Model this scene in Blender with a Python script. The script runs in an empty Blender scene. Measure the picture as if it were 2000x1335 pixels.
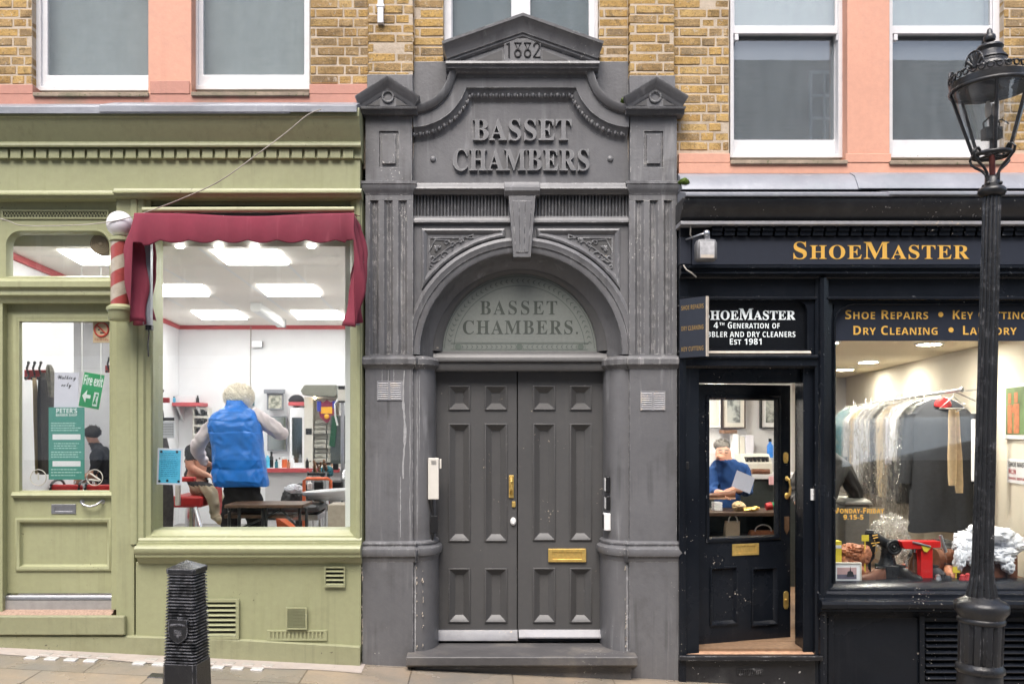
import bpy, bmesh, math, random
from mathutils import Vector, Matrix, noise as mnoise
random.seed(7)
R = math.radians
PI = math.pi
sc = bpy.context.scene
col = sc.collection

# ------------------------------------------------------------------ camera, sky, sun, exposure
CX, CZ, D0, F, VX, VY = -0.28, 1.924, 6.8, 1700.0, 930.0, 839.0
def X(px, Y=0.0): return CX + (px - VX) * (D0 + Y) / F
def Z(py, Y=0.0): return CZ + (VY - py) * (D0 + Y) / F
def S(n, Y=0.0): return n * (D0 + Y) / F

cam = bpy.data.cameras.new('camera')
cam.sensor_width = 36.0
cam.lens = 36.0 * F / 2000.0
cam.shift_x = (1000 - VX) / 2000.0
cam.shift_y = (VY - 667.5) / 2000.0
cam.clip_end = 300
cam.dof.use_dof = True
cam.dof.focus_distance = 6.75
cam.dof.aperture_fstop = 2.4
camo = bpy.data.objects.new('camera', cam)
col.objects.link(camo)
camo.location = (CX, -D0, CZ)
camo.rotation_euler = (R(90), 0, 0)
sc.camera = camo

world = bpy.data.worlds.new('World')
sc.world = world
world.use_nodes = True
wn = world.node_tree
sky = wn.nodes.new('ShaderNodeTexSky')
sky.sky_type = 'NISHITA'
sky.sun_disc = False
sky.sun_elevation = R(57)
sky.sun_rotation = R(192)
sky.air_density = 1.0
sky.dust_density = 4.0
sky.ozone_density = 0.3
wn.links.new(sky.outputs[0], wn.nodes['Background'].inputs[0])
wn.nodes['Background'].inputs[1].default_value = 0.105

sl = bpy.data.lights.new('sun', 'SUN')
sl.energy = 1.5
sl.angle = R(40)
sl.color = (1.0, 0.985, 0.97)
so = bpy.data.objects.new('sun', sl)
col.objects.link(so)
so.rotation_euler = (R(33), 0, R(-12))

sc.view_settings.view_transform = 'Standard'
sc.view_settings.look = 'None'
sc.view_settings.exposure = 1.45
sc.view_settings.gamma = 1.0
sc.cycles.use_denoising = True
sc.cycles.max_bounces = 8
sc.cycles.diffuse_bounces = 4
sc.cycles.glossy_bounces = 4
sc.cycles.transparent_max_bounces = 16
sc.cycles.caustics_reflective = False
sc.cycles.caustics_refractive = False
sc.cycles.sample_clamp_indirect = 6.0

# ------------------------------------------------------------------ mesh helpers
ORG = {}
class MB:
    def __init__(s): s.v = []; s.f = []; s.m = []; s.mi = 0; s.M = None
    def add(s, vs, fs):
        n = len(s.v)
        if s.M is not None: vs = [tuple(s.M @ Vector(q)) for q in vs]
        s.v += [tuple(q) for q in vs]
        for a in fs: s.f.append(tuple(i + n for i in a)); s.m.append(s.mi)
    def box(s, x0, x1, y0, y1, z0, z1):
        s.add([(x0,y0,z0),(x1,y0,z0),(x1,y1,z0),(x0,y1,z0),(x0,y0,z1),(x1,y0,z1),(x1,y1,z1),(x0,y1,z1)],
              [(0,3,2,1),(4,5,6,7),(0,1,5,4),(1,2,6,5),(2,3,7,6),(3,0,4,7)])
        return s
    def pb(s, a, b, c, d, Y, Yb):                       # box whose front face sits at depth Y on that picture rectangle
        return s.box(X(a, Y), X(c, Y), Y, Yb, Z(d, Y), Z(b, Y))
    def prism(s, pts, y0, y1):                          # outline in x,z pushed from y0 to y1
        n = len(pts)
        s.add([(x, y0, z) for x, z in pts] + [(x, y1, z) for x, z in pts],
              [tuple(range(n)), tuple(range(2*n - 1, n - 1, -1))] + [(i, i + n, (i + 1) % n + n, (i + 1) % n) for i in range(n)])
        return s
    def exx(s, prof, x0, x1):                           # closed (y,z) profile along x
        n = len(prof)
        s.add([(x0, y, z) for y, z in prof] + [(x1, y, z) for y, z in prof],
              [tuple(range(n)), tuple(range(2*n - 1, n - 1, -1))] + [(i, i + n, (i + 1) % n + n, (i + 1) % n) for i in range(n)])
        return s
    def exz(s, prof, z0, z1):                           # closed (x,y) profile along z
        n = len(prof)
        s.add([(x, y, z0) for x, y in prof] + [(x, y, z1) for x, y in prof],
              [tuple(range(n)), tuple(range(2*n - 1, n - 1, -1))] + [(i, i + n, (i + 1) % n + n, (i + 1) % n) for i in range(n)])
        return s
    def sweep(s, path, prof, closed=False, plane='xz'):  # (u,w) profile along a flat path; u = to the left of travel
        n = len(path); k = len(prof); vs = []
        P = [Vector(q) for q in path]
        for i in range(n):
            a = (P[i] - P[i - 1]) if (i > 0 or closed) else None
            b = (P[(i + 1) % n] - P[i]) if (i < n - 1 or closed) else None
            if a is None: a = b
            if b is None: b = a
            a = a.normalized(); b = b.normalized()
            na = Vector((-a.y, a.x)); nb = Vector((-b.y, b.x))
            m = (na + nb)
            if m.length < 1e-6: m = na.copy()
            m.normalize(); m /= max(0.35, m.dot(na))
            for u, w in prof:
                q = P[i] + m * u
                vs.append((q.x, w, q.y) if plane == 'xz' else (q.x, q.y, w))
        fs = []
        for i in range(n if closed else n - 1):
            j = (i + 1) % n
            for t in range(k):
                t2 = (t + 1) % k
                fs.append((i*k + t, j*k + t, j*k + t2, i*k + t2))
        if not closed: fs += [tuple(range(k)), tuple(range(n*k - 1, (n - 1)*k - 1, -1))]
        s.add(vs, fs); return s
    def lathe(s, cx, cy, prof, n=24, mod=None):         # (r,z) profile round a vertical axis
        vs = []; k = len(prof)
        for i in range(n):
            a = 2*PI*i/n
            for r, z in prof:
                q = r * (mod(a, z) if mod else 1.0)
                vs.append((cx + q*math.cos(a), cy + q*math.sin(a), z))
        fs = [(i*k + t, ((i + 1) % n)*k + t, ((i + 1) % n)*k + t + 1, i*k + t + 1) for i in range(n) for t in range(k - 1)]
        fs += [tuple(i*k for i in range(n))[::-1], tuple(i*k + k - 1 for i in range(n))]
        s.add(vs, fs); return s
    def tube(s, pts, r, n=8, close=False):
        P = [Vector(q) for q in pts]; m = len(P); vs = []
        up = Vector((0.13, 0.2, 0.97))
        for i in range(m):
            if close: t = P[(i + 1) % m] - P[i - 1]
            else: t = P[min(i + 1, m - 1)] - P[max(i - 1, 0)]
            t.normalize()
            a = t.cross(up)
            if a.length < 0.05: a = t.cross(Vector((1, 0, 0)))
            a.normalize(); b = t.cross(a)
            rr = r[i] if isinstance(r, (list, tuple)) else r
            for j in range(n):
                h = 2*PI*j/n
                vs.append(P[i] + a*(rr*math.cos(h)) + b*(rr*math.sin(h)))
        fs = [(i*n + j, ((i + 1) % m)*n + j, ((i + 1) % m)*n + (j + 1) % n, i*n + (j + 1) % n) for i in range(m if close else m - 1) for j in range(n)]
        if not close: fs += [tuple(range(n))[::-1], tuple((m - 1)*n + j for j in range(n))]
        s.add(vs, fs); return s
    def ball(s, c, r, n=12, sx=1, sy=1, sz=1):
        vs = [(c[0], c[1], c[2] - r*sz)]; k = n // 2
        for i in range(1, k):
            p = -PI/2 + PI*i/k
            for j in range(n):
                a = 2*PI*j/n
                vs.append((c[0] + r*sx*math.cos(p)*math.cos(a), c[1] + r*sy*math.cos(p)*math.sin(a), c[2] + r*sz*math.sin(p)))
        vs.append((c[0], c[1], c[2] + r*sz)); L = len(vs) - 1
        fs = [(0, 1 + (j + 1) % n, 1 + j) for j in range(n)]
        for i in range(k - 2):
            for j in range(n):
                fs.append((1 + i*n + j, 1 + i*n + (j + 1) % n, 1 + (i + 1)*n + (j + 1) % n, 1 + (i + 1)*n + j))
        b = 1 + (k - 2)*n
        fs += [(L, b + j, b + (j + 1) % n) for j in range(n)]
        s.add(vs, fs); return s
    def loft(s, rings):                                 # rings of points joined in turn, capped
        n = len(rings[0]); vs = [q for r_ in rings for q in r_]; m = len(rings)
        fs = [(i*n + j, i*n + (j + 1) % n, (i + 1)*n + (j + 1) % n, (i + 1)*n + j) for i in range(m - 1) for j in range(n)]
        fs += [tuple(range(n))[::-1], tuple((m - 1)*n + j for j in range(n))]
        s.add(vs, fs); return s
    def crumple(s, c, rx, ry, rz, seed=1, amp=.4, freq=2.2, n=64, flat=None):   # heap of creased cloth
        off = Vector((seed*7.13, seed*3.7, seed*1.9)); base = len(s.v)
        s.ball(c, 1.0, n, rx, ry, rz)
        for i in range(base, len(s.v)):
            q = Vector(s.v[i]) - Vector(c); d = Vector((q.x/rx, q.y/ry, q.z/rz))
            w = d*freq + off; w = w + Vector((mnoise.noise(w*1.7), mnoise.noise(w*1.7 + Vector((9, 2, 5))), mnoise.noise(w*1.7 + Vector((3, 8, 1)))))*.8
            f = 1 - abs(mnoise.noise(w))*2.2; f2 = 1 - abs(mnoise.noise(w*2.1 + Vector((4, 4, 4))))*2.2
            k_ = 1 + amp*(.75*mnoise.noise(d*.95 + off) + .38*f + .12*f2 - .20)
            z = c[2] + q.z*k_
            if flat is not None: z = max(z, flat)
            s.v[i] = (c[0] + q.x*k_, c[1] + q.y*k_, z)
        return s
    def sheet(s, fn, nu, nv):                           # open grid of fn(u,v)
        vs = [fn(i/nu, j/nv) for j in range(nv + 1) for i in range(nu + 1)]
        w = nu + 1
        s.add(vs, [(j*w + i, j*w + i + 1, (j + 1)*w + i + 1, (j + 1)*w + i) for j in range(nv) for i in range(nu)])
        return s
    def quad(s, a, b, c, d): s.add([a, b, c, d], [(0, 1, 2, 3)]); return s
    def plate(s, x0, x1, z0, z1, yf, yb, holes=(), back=True):   # slab with rectangular holes
        xs = sorted(set([x0, x1] + [h[0] for h in holes] + [h[1] for h in holes]))
        zs = sorted(set([z0, z1] + [h[2] for h in holes] + [h[3] for h in holes]))
        xs = [q for q in xs if x0 - 1e-9 <= q <= x1 + 1e-9]; zs = [q for q in zs if z0 - 1e-9 <= q <= z1 + 1e-9]
        nx, nz = len(xs) - 1, len(zs) - 1
        def solid(i, j):
            if i < 0 or j < 0 or i >= nx or j >= nz: return False
            cx, cz = (xs[i] + xs[i+1])/2, (zs[j] + zs[j+1])/2
            return not any(h[0] < cx < h[1] and h[2] < cz < h[3] for h in holes)
        w = nx + 1; N = w*(nz + 1)
        vs = [(x, yf, z) for z in zs for x in xs] + [(x, yb, z) for z in zs for x in xs]
        fs = []
        for j in range(nz):
            for i in range(nx):
                if not solid(i, j): continue
                a, b, c, d = j*w + i, j*w + i + 1, (j+1)*w + i + 1, (j+1)*w + i
                fs += [(a, b, c, d), (a + N, d + N, c + N, b + N)]
                if not solid(i, j-1): fs.append((a, a + N, b + N, b))
                if not solid(i, j+1): fs.append((d, c, c + N, d + N))
                if not solid(i-1, j): fs.append((a, d, d + N, a + N))
                if not solid(i+1, j): fs.append((b, b + N, c + N, c))
        s.add(vs, fs); return s
    def build(s, name, mat, parent=None, bevel=0.0, smooth=35, org=None, seg=2, solid=0, sub=0, recalc=True):
        me = bpy.data.meshes.new(name)
        if parent is not None: o0 = ORG[parent.name]
        elif org is not None: o0 = Vector(org)
        else:
            xs = [q[0] for q in s.v]; ys = [q[1] for q in s.v]; zs = [q[2] for q in s.v]
            o0 = Vector(((min(xs) + max(xs))/2, (min(ys) + max(ys))/2, min(zs)))
        me.from_pydata([(q[0] - o0.x, q[1] - o0.y, q[2] - o0.z) for q in s.v], [], s.f)
        mats = mat if isinstance(mat, (list, tuple)) else [mat]
        for m_ in mats: me.materials.append(m_)
        if len(mats) > 1:
            for p, i in zip(me.polygons, s.m): p.material_index = i
        if recalc:
            bm = bmesh.new(); bm.from_mesh(me)
            bmesh.ops.recalc_face_normals(bm, faces=bm.faces)
            bm.to_mesh(me); bm.free()
        if smooth:
            for p in me.polygons: p.use_smooth = True
            me.set_sharp_from_angle(angle=R(smooth))
        me.update()
        o = bpy.data.objects.new(name, me); col.objects.link(o)
        if parent is not None: o.parent = parent
        else: o.location = o0
        ORG[o.name] = o0
        if bevel:
            b = o.modifiers.new('bevel', 'BEVEL'); b.width = bevel; b.segments = seg; b.limit_method = 'ANGLE'
            b.angle_limit = R(40); b.harden_normals = True; b.use_clamp_overlap = True
        if solid:
            b = o.modifiers.new('solid', 'SOLIDIFY'); b.thickness = solid; b.offset = 0
        if sub:
            b = o.modifiers.new('sub', 'SUBSURF'); b.levels = sub; b.render_levels = sub
        return o

def tag(o, label, cat, group=None, kind=None):
    o['label'] = label; o['category'] = cat
    if group: o['group'] = group
    if kind: o['kind'] = kind
    return o
def struct(o, label=None):
    o['kind'] = 'structure'
    if label: o['label'] = label; o['category'] = o.name.split('.')[0].replace('_', ' ')
    return o
def thing(name, label, cat, loc=(0, 0, 0), group=None, rot=(0, 0, 0), local=False):
    o = bpy.data.objects.new(name, None); col.objects.link(o)
    o.empty_display_size = 0.1
    o.location = loc; o.rotation_euler = rot
    ORG[o.name] = Vector((0, 0, 0)) if local else Vector(loc)
    return tag(o, label, cat, group)
def arc(cx, cz, r, a0, a1, n=24): return [(cx + r*math.cos(a0 + (a1 - a0)*i/n), cz + r*math.sin(a0 + (a1 - a0)*i/n)) for i in range(n + 1)]
def rectpath(x0, x1, z0, z1): return [(x0, z0), (x1, z0), (x1, z1), (x0, z1)]     # counter-clockwise: left = inside

# ------------------------------------------------------------------ lettering (glyph outlines of the built-in font stack)
ALPH = {'serif': (0x1D400, 0x1D41A, 0x1D7CE), 'sansb': (0x1D5D4, 0x1D5EE, 0x1D7EC), 'sans': (0x1D5A0, 0x1D5BA, 0x1D7E2), 'script': (0x1D4D0, 0x1D4EA, 0x1D7CE)}
def uni(c, st):
    if st == 'plain': return c
    u, l, d = ALPH[st]
    if 'A' <= c <= 'Z': return chr(u + ord(c) - 65)
    if 'a' <= c <= 'z': return chr(l + ord(c) - 97)
    if '0' <= c <= '9': return chr(d + ord(c) - 48)
    return c
_tc = bpy.data.curves.new('glyph', 'FONT')
_to = bpy.data.objects.new('glyph', _tc)
col.objects.link(_to)
_gc = {}
def _mesh(body, ext, off):
    _tc.body = body; _tc.extrude = ext; _tc.offset = off; _tc.size = 1.0; _tc.resolution_u = 4
    dg = bpy.context.evaluated_depsgraph_get(); dg.update()
    me = bpy.data.meshes.new_from_object(_to.evaluated_get(dg))
    r = ([tuple(v.co) for v in me.vertices], [tuple(p.vertices) for p in me.polygons])
    bpy.data.meshes.remove(me)
    return r
def _w(body):
    v = _mesh(body, 0, 0)[0]
    return max(q[0] for q in v) if v else 0
def glyph(c, st, ext, off):
    k = (c, st, ext, off)
    if k not in _gc:
        u = uni(c, st); h = uni('H', st)
        a = ('adv', c, st)
        if a not in _gc:
            if ('HH', st) not in _gc: _gc[('HH', st)] = _w(h + h)
            _gc[a] = _w(h + u + h) - _gc[('HH', st)]
        _gc[k] = (_mesh(u, ext, off) if c != ' ' else ([], [])) + (_gc[a],)
    return _gc[k]
def lettering(mb, txt, cx, z0, y, cap, width=None, st='serif', small=1.0, depth=0, off=0.0, space=0.0, T=None):
    """Capitals of height cap (m) standing on z0, centred on cx (or fitted to width); lower case letters draw as small capitals when small < 1."""
    CAP = 0.70
    sz = cap / CAP; pen = 0; put = []
    for c in txt:
        k = 1.0
        if small < 1 and c.islower(): c = c.upper(); k = small
        v, f, adv = glyph(c, st, depth / sz if depth else 0, off)
        put.append((v, f, pen, k)); pen += (adv + space) * k
    sx = (width / (pen * sz - space*sz)) if width else 1.0
    x0 = cx - pen*sz*sx/2
    for v, f, p, k in put:
        vs = [(x0 + (p + q[0]*k)*sz*sx, y - q[2]*sz, z0 + q[1]*sz*k) for q in v]
        if T: vs = [T(q) for q in vs]
        mb.add(vs, f)
    return mb
# ------------------------------------------------------------------ materials
def newmat(name):
    m = bpy.data.materials.new(name); m.use_nodes = True
    nt = m.node_tree; nt.nodes.clear()
    return m, nt
class NT:
    def __init__(s, nt): s.nt = nt
    def n(s, t, **kw):
        o = s.nt.nodes.new(t)
        for k, v in kw.items(): setattr(o, k, v)
        return o
    def l(s, a, b): s.nt.links.new(a, b)
    def pos(s): return s.n('ShaderNodeNewGeometry').outputs['Position']
    def mapv(s, vec, sc3):
        o = s.n('ShaderNodeVectorMath', operation='MULTIPLY'); s.l(vec, o.inputs[0]); o.inputs[1].default_value = sc3
        return o.outputs[0]
    def noise(s, vec, scale, detail=4, rough=0.55, dist=0.0):
        o = s.n('ShaderNodeTexNoise'); s.l(vec, o.inputs['Vector'])
        o.inputs['Scale'].default_value = scale; o.inputs['Detail'].default_value = detail
        o.inputs['Roughness'].default_value = rough; o.inputs['Distortion'].default_value = dist
        return o.outputs[0]
    def ramp(s, v, a, b, ya=0.0, yb=1.0):
        o = s.n('ShaderNodeMapRange'); s.l(v, o.inputs[0])
        for i, q in zip((1, 2, 3, 4), (a, b, ya, yb)): o.inputs[i].default_value = q
        return o.outputs[0]
    def math(s, op, a, b=0.0, c=None):
        o = s.n('ShaderNodeMath', operation=op)
        for i, q in enumerate((a, b) if c is None else (a, b, c)):
            if isinstance(q, (int, float)): o.inputs[i].default_value = q
            else: s.l(q, o.inputs[i])
        return o.outputs[0]
    def mix(s, fac, a, b, blend='MIX'):
        o = s.n('ShaderNodeMix', data_type='RGBA', blend_type=blend)
        for i, q in ((0, fac), (6, a), (7, b)):
            if isinstance(q, (int, float)): o.inputs[i].default_value = q
            elif isinstance(q, (tuple, list)): o.inputs[i].default_value = (q[0], q[1], q[2], 1)
            else: s.l(q, o.inputs[i])
        return o.outputs[2]
def bsdf(N, colr, rough=0.5, metal=0.0, spec=0.5, bump=None, bstr=0.2, bdist=0.003, coat=0.0, emit=None, estr=0.0, alpha=None, trans=0.0, sheen=0.0):
    p = N.n('ShaderNodeBsdfPrincipled'); o = N.n('ShaderNodeOutputMaterial')
    def put(k, v):
        if isinstance(v, (int, float)): p.inputs[k].default_value = v
        elif isinstance(v, (tuple, list)): p.inputs[k].default_value = (v[0], v[1], v[2], 1)
        else: N.l(v, p.inputs[k])
    put('Base Color', colr); put('Roughness', rough); put('Metallic', metal); put('Specular IOR Level', spec)
    if coat: put('Coat Weight', coat); p.inputs['Coat Roughness'].default_value = 0.12
    if sheen: put('Sheen Weight', sheen)
    if emit: put('Emission Color', emit); put('Emission Strength', estr)
    if alpha is not None: put('Alpha', alpha)
    if trans: put('Transmission Weight', trans)
    if bump is not None:
        b = N.n('ShaderNodeBump'); b.inputs['Strength'].default_value = bstr; b.inputs['Distance'].default_value = bdist
        N.l(bump, b.inputs['Height']); N.l(b.outputs[0], p.inputs['Normal'])
    N.l(p.outputs[0], o.inputs[0])
    return p
def mul(c, k): return tuple(min(1.0, q*k) for q in c)
def paint(name, c, rough=0.5, var=0.10, vscale=1.3, streak=None, samt=0.0, chip=None, camt=0.0, edge=None, eamt=0.0, dirt=None, damt=0.0, bump=0.25, spec=0.5, coat=0.0, bscale=45, metal=0.0, drip=None, dramt=0.0):
    m, nt = newmat(name); N = NT(nt); P = N.pos()
    n1 = N.noise(P, vscale, 6, 0.62); n2 = N.noise(P, 22, 5, 0.6)
    cc = N.mix(N.ramp(n1, 0.3, 0.7), mul(c, 1 - var), mul(c, 1 + var))
    cc = N.mix(N.ramp(n2, 0.35, 0.65), cc, N.mix(1.0, cc, (0.93, 0.93, 0.94), 'MULTIPLY'))
    if streak:
        st = N.noise(N.mapv(P, (14, 14, 0.9)), 1.0, 5, 0.6, 0.4)
        f = N.math('MULTIPLY', N.ramp(st, 0.56, 0.72), N.ramp(N.noise(P, 1.1, 3), 0.42, 0.62))
        cc = N.mix(N.math('MULTIPLY', f, samt), cc, streak)
    if drip:
        st = N.noise(N.mapv(P, (19, 19, 0.55)), 1.0, 6, 0.62, 0.3)
        cc = N.mix(N.math('MULTIPLY', N.math('MULTIPLY', N.ramp(st, 0.5, 0.68), N.ramp(N.noise(P, 1.7, 4), 0.45, 0.6)), dramt), cc, drip)
    if dirt:
        d = N.noise(P, 3.4, 8, 0.68, 0.3)
        cc = N.mix(N.math('MULTIPLY', N.ramp(d, 0.52, 0.74), damt), cc, dirt)
    ch = None
    if chip:
        a = N.noise(P, 38, 4, 0.6); b = N.noise(P, 2.6, 3)
        ch = N.ramp(N.math('ADD', a, N.math('MULTIPLY', b, 0.6)), 1.135 - camt, 1.15 - camt)
        cc = N.mix(ch, cc, chip)
    if edge:
        bv = N.n('ShaderNodeBevel', samples=3); bv.inputs[0].default_value = 0.011
        g = N.n('ShaderNodeNewGeometry')
        dt = N.n('ShaderNodeVectorMath', operation='DOT_PRODUCT'); N.l(bv.outputs[0], dt.inputs[0]); N.l(g.outputs['Normal'], dt.inputs[1])
        e = N.ramp(dt.outputs['Value'], 0.985, 0.90)
        w = N.ramp(N.noise(P, 17, 5, 0.7), 0.62 - eamt*0.25, 0.70 - eamt*0.2)
        cc = N.mix(N.math('MULTIPLY', e, w), cc, edge)
    bm = N.math('ADD', N.noise(P, bscale, 5, 0.6), N.math('MULTIPLY', n2, 0.8))
    rr = N.ramp(n1, 0.3, 0.7, rough - 0.07, rough + 0.09)
    bsdf(N, cc, rr, metal, spec, bm, bump, 0.004, coat)
    return m
def plain(name, c, rough=0.6, var=0.08, metal=0.0, bump=0.12, scale=25, spec=0.4, coat=0, sheen=0):
    m, nt = newmat(name); N = NT(nt); P = N.pos()
    n = N.noise(P, scale, 4)
    bsdf(N, N.mix(N.ramp(n, 0.3, 0.7), mul(c, 1 - var), mul(c, 1 + var)), rough, metal, spec, n, bump, 0.003, coat, sheen=sheen)
    return m
def glow(name, c, s):
    m, nt = newmat(name); N = NT(nt)
    e = N.n('ShaderNodeEmission'); e.inputs[0].default_value = (*c, 1); e.inputs[1].default_value = s
    o = N.n('ShaderNodeOutputMaterial'); N.l(e.outputs[0], o.inputs[0]); return m
def glassmat(name, tint=(0.97, 0.985, 0.98), refl=0.06, wob=0.0, haze=0.0, hazec=(0.6, 0.62, 0.62), rough=0.0):
    m, nt = newmat(name); N = NT(nt); P = N.pos()
    t = N.n('ShaderNodeBsdfTransparent'); t.inputs[0].default_value = (*tint, 1)
    g = N.n('ShaderNodeBsdfGlossy'); g.inputs['Roughness'].default_value = rough
    lw = N.n('ShaderNodeLayerWeight'); lw.inputs[0].default_value = 0.5
    f = N.math('ADD', N.math('MULTIPLY', N.math('POWER', lw.outputs['Facing'], 4.0), 0.85), refl)
    if wob:
        b = N.n('ShaderNodeBump'); b.inputs['Strength'].default_value = wob; b.inputs['Distance'].default_value = 0.02
        N.l(N.noise(N.mapv(P, (1, 1, 1.6)), 3.0, 2), b.inputs['Height']); N.l(b.outputs[0], g.inputs['Normal'])
    mx = N.n('ShaderNodeMixShader'); N.l(f, mx.inputs[0]); N.l(t.outputs[0], mx.inputs[1]); N.l(g.outputs[0], mx.inputs[2])
    out = mx.outputs[0]
    if haze:
        d = N.n('ShaderNodeBsdfDiffuse'); d.inputs[0].default_value = (*hazec, 1)
        h = N.n('ShaderNodeMixShader')
        N.l(N.math('MULTIPLY', N.ramp(N.noise(N.mapv(P, (5, 5, 1.2)), 2.2, 6, 0.65), 0.3, 0.75, 0.75, 1.15), haze), h.inputs[0]); N.l(out, h.inputs[1]); N.l(d.outputs[0], h.inputs[2]); out = h.outputs[0]
    o = N.n('ShaderNodeOutputMaterial'); N.l(out, o.inputs[0])
    return m

M = {}
M['grey'] = paint('grey_masonry_paint', (0.140, 0.1395, 0.145), 0.42, 0.13, 0.9, drip=(0.055, 0.055, 0.057), dramt=0.6, streak=(0.36, 0.36, 0.37), samt=0.6, chip=(0.5, 0.48, 0.45), camt=0.05, edge=(0.40, 0.40, 0.40), eamt=0.5, dirt=(0.06, 0.057, 0.055), damt=0.45, bump=0.35)
M['grey_worn'] = paint('worn_grey_paint', (0.150, 0.1495, 0.154), 0.45, 0.16, 1.6, drip=(0.05, 0.048, 0.047), dramt=0.7, streak=(0.45, 0.44, 0.43), samt=0.8, chip=(0.5, 0.48, 0.45), camt=0.10, edge=(0.5, 0.49, 0.47), eamt=0.5, dirt=(0.05, 0.045, 0.042), damt=0.6, bump=0.5)
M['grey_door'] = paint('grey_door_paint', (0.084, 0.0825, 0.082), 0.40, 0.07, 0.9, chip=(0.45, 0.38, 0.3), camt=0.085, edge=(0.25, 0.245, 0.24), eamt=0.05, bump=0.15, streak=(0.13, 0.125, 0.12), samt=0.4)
M['grey_light'] = paint('scuffed_light_grey', (0.30, 0.30, 0.315), 0.45, 0.12, 3, chip=(0.5, 0.42, 0.33), camt=0.13, dirt=(0.12, 0.11, 0.1), damt=0.5, edge=(0.5, 0.42, 0.34), eamt=0.4)
M['green'] = paint('sage_green_paint', (0.33, 0.338, 0.195), 0.42, 0.06, 0.8, drip=(0.17, 0.175, 0.10), dramt=0.35, streak=(0.22, 0.235, 0.11), samt=0.35, chip=(0.14, 0.13, 0.07), camt=0.075, edge=(0.47, 0.48, 0.33), eamt=0.15, dirt=(0.22, 0.21, 0.115), damt=0.18, bump=0.15)
M['green_low'] = paint('weathered_green_paint', (0.285, 0.288, 0.17), 0.5, 0.08, 1.2, drip=(0.14, 0.14, 0.085), dramt=0.5, streak=(0.2, 0.2, 0.1), samt=0.5, chip=(0.10, 0.09, 0.06), camt=0.12, edge=(0.5, 0.5, 0.36), eamt=0.2, dirt=(0.16, 0.15, 0.08), damt=0.55, bump=0.35)
M['black'] = paint('black_gloss_paint', (0.0075, 0.0095, 0.0135), 0.22, 0.2, 1.2, chip=(0.42, 0.38, 0.33), camt=0.085, edge=(0.28, 0.29, 0.31), eamt=0.0, dirt=(0.022, 0.022, 0.024), damt=0.3, bump=0.22, streak=(0.03, 0.03, 0.034), samt=0.35, spec=0.28)
M['black_worn'] = paint('worn_black_paint', (0.016, 0.0165, 0.019), 0.32, 0.3, 2.2, chip=(0.5, 0.48, 0.46), camt=0.12, edge=(0.4, 0.4, 0.41), eamt=0.35, dirt=(0.07, 0.07, 0.07), damt=0.6, bump=0.55)
M['iron'] = paint('black_cast_iron', (0.019, 0.0195, 0.0215), 0.30, 0.25, 3, chip=(0.42, 0.41, 0.4), camt=0.075, edge=(0.18, 0.18, 0.19), eamt=0.3, dirt=(0.05, 0.045, 0.04), damt=0.4, bump=0.5, bscale=70)  # pale edges: wear, plus the shaft's highlights put into the colour
M['iron_bollard'] = paint('matt_black_iron', (0.019, 0.0195, 0.0215), 0.34, 0.2, 3, chip=(0.5, 0.49, 0.48), camt=0.055, edge=(0.22, 0.22, 0.24), eamt=0.8, dirt=(0.06, 0.057, 0.054), damt=0.5, bump=0.5, bscale=80)  # pale edges put the sky's gleam on the ribs into the colour
M['pink'] = paint('salmon_masonry_paint', (0.62, 0.318, 0.222), 0.62, 0.05, 1.4, streak=(0.5, 0.2, 0.14), samt=0.3, chip=(0.3, 0.2, 0.15), camt=0.07, dirt=(0.42, 0.25, 0.2), damt=0.35, bump=0.3)
M['pink_dirty'] = paint('stained_salmon_paint', (0.47, 0.225, 0.17), 0.66, 0.10, 2.2, streak=(0.3, 0.17, 0.12), samt=0.5, chip=(0.2, 0.15, 0.11), camt=0.11, dirt=(0.24, 0.18, 0.13), damt=0.8, bump=0.45)
M['moss'] = paint('mossy_sill_stone', (0.30, 0.24, 0.18), 0.85, 0.3, 8, chip=(0.12, 0.12, 0.06), camt=0.2, dirt=(0.15, 0.15, 0.09), damt=0.8, bump=0.7)
M['white'] = paint('white_gloss_paint', (0.68, 0.675, 0.685), 0.35, 0.03, 1.5, streak=(0.6, 0.58, 0.55), samt=0.3, chip=(0.3, 0.28, 0.25), camt=0.05, dirt=(0.55, 0.52, 0.48), damt=0.2, bump=0.12)
M['lead'] = paint('lead_flashing', (0.25, 0.26, 0.29), 0.40, 0.13, 2.0, streak=(0.40, 0.41, 0.43), samt=0.6, dirt=(0.2, 0.25, 0.26), damt=0.4, bump=0.5, bscale=9, metal=0.15)
M['brass'] = plain('brass', (0.80, 0.55, 0.17), 0.42, 0.12, 0.75, 0.1, 40)
M['steel'] = plain('steel', (0.5, 0.5, 0.52), 0.32, 0.1, 0.9, 0.1, 40)
M['chrome'] = plain('chrome', (0.75, 0.75, 0.77), 0.15, 0.05, 1.0, 0.05, 20)
M['dark'] = plain('gap_shade_black', (0.012, 0.012, 0.012), 0.8, 0.2)  # near-black colour standing in for shade in gaps
M['shell'] = plain('plain_building_shell', (0.25, 0.2, 0.14), 0.9, 0.2, 0, 0.3, 6)
M['gold'] = plain('gold_leaf_lettering', (0.80, 0.47, 0.10), 0.38, 0.06, 0.25, 0.05, 30)
M['white_letter'] = plain('white_lettering', (0.80, 0.86, 0.86), 0.5, 0.03)
M['cloth_red'] = paint('faded_crimson_canvas', (0.20, 0.028, 0.050), 0.9, 0.14, 2.2, streak=(0.38, 0.10, 0.13), samt=0.5, chip=(0.6, 0.5, 0.5), camt=0.055, dirt=(0.22, 0.03, 0.05), damt=0.5, bump=0.25, bscale=160)
M['glass'] = glassmat('shop_window_glass', refl=0.05)
M['glass_door'] = glassmat('door_glass', refl=0.075)
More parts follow.
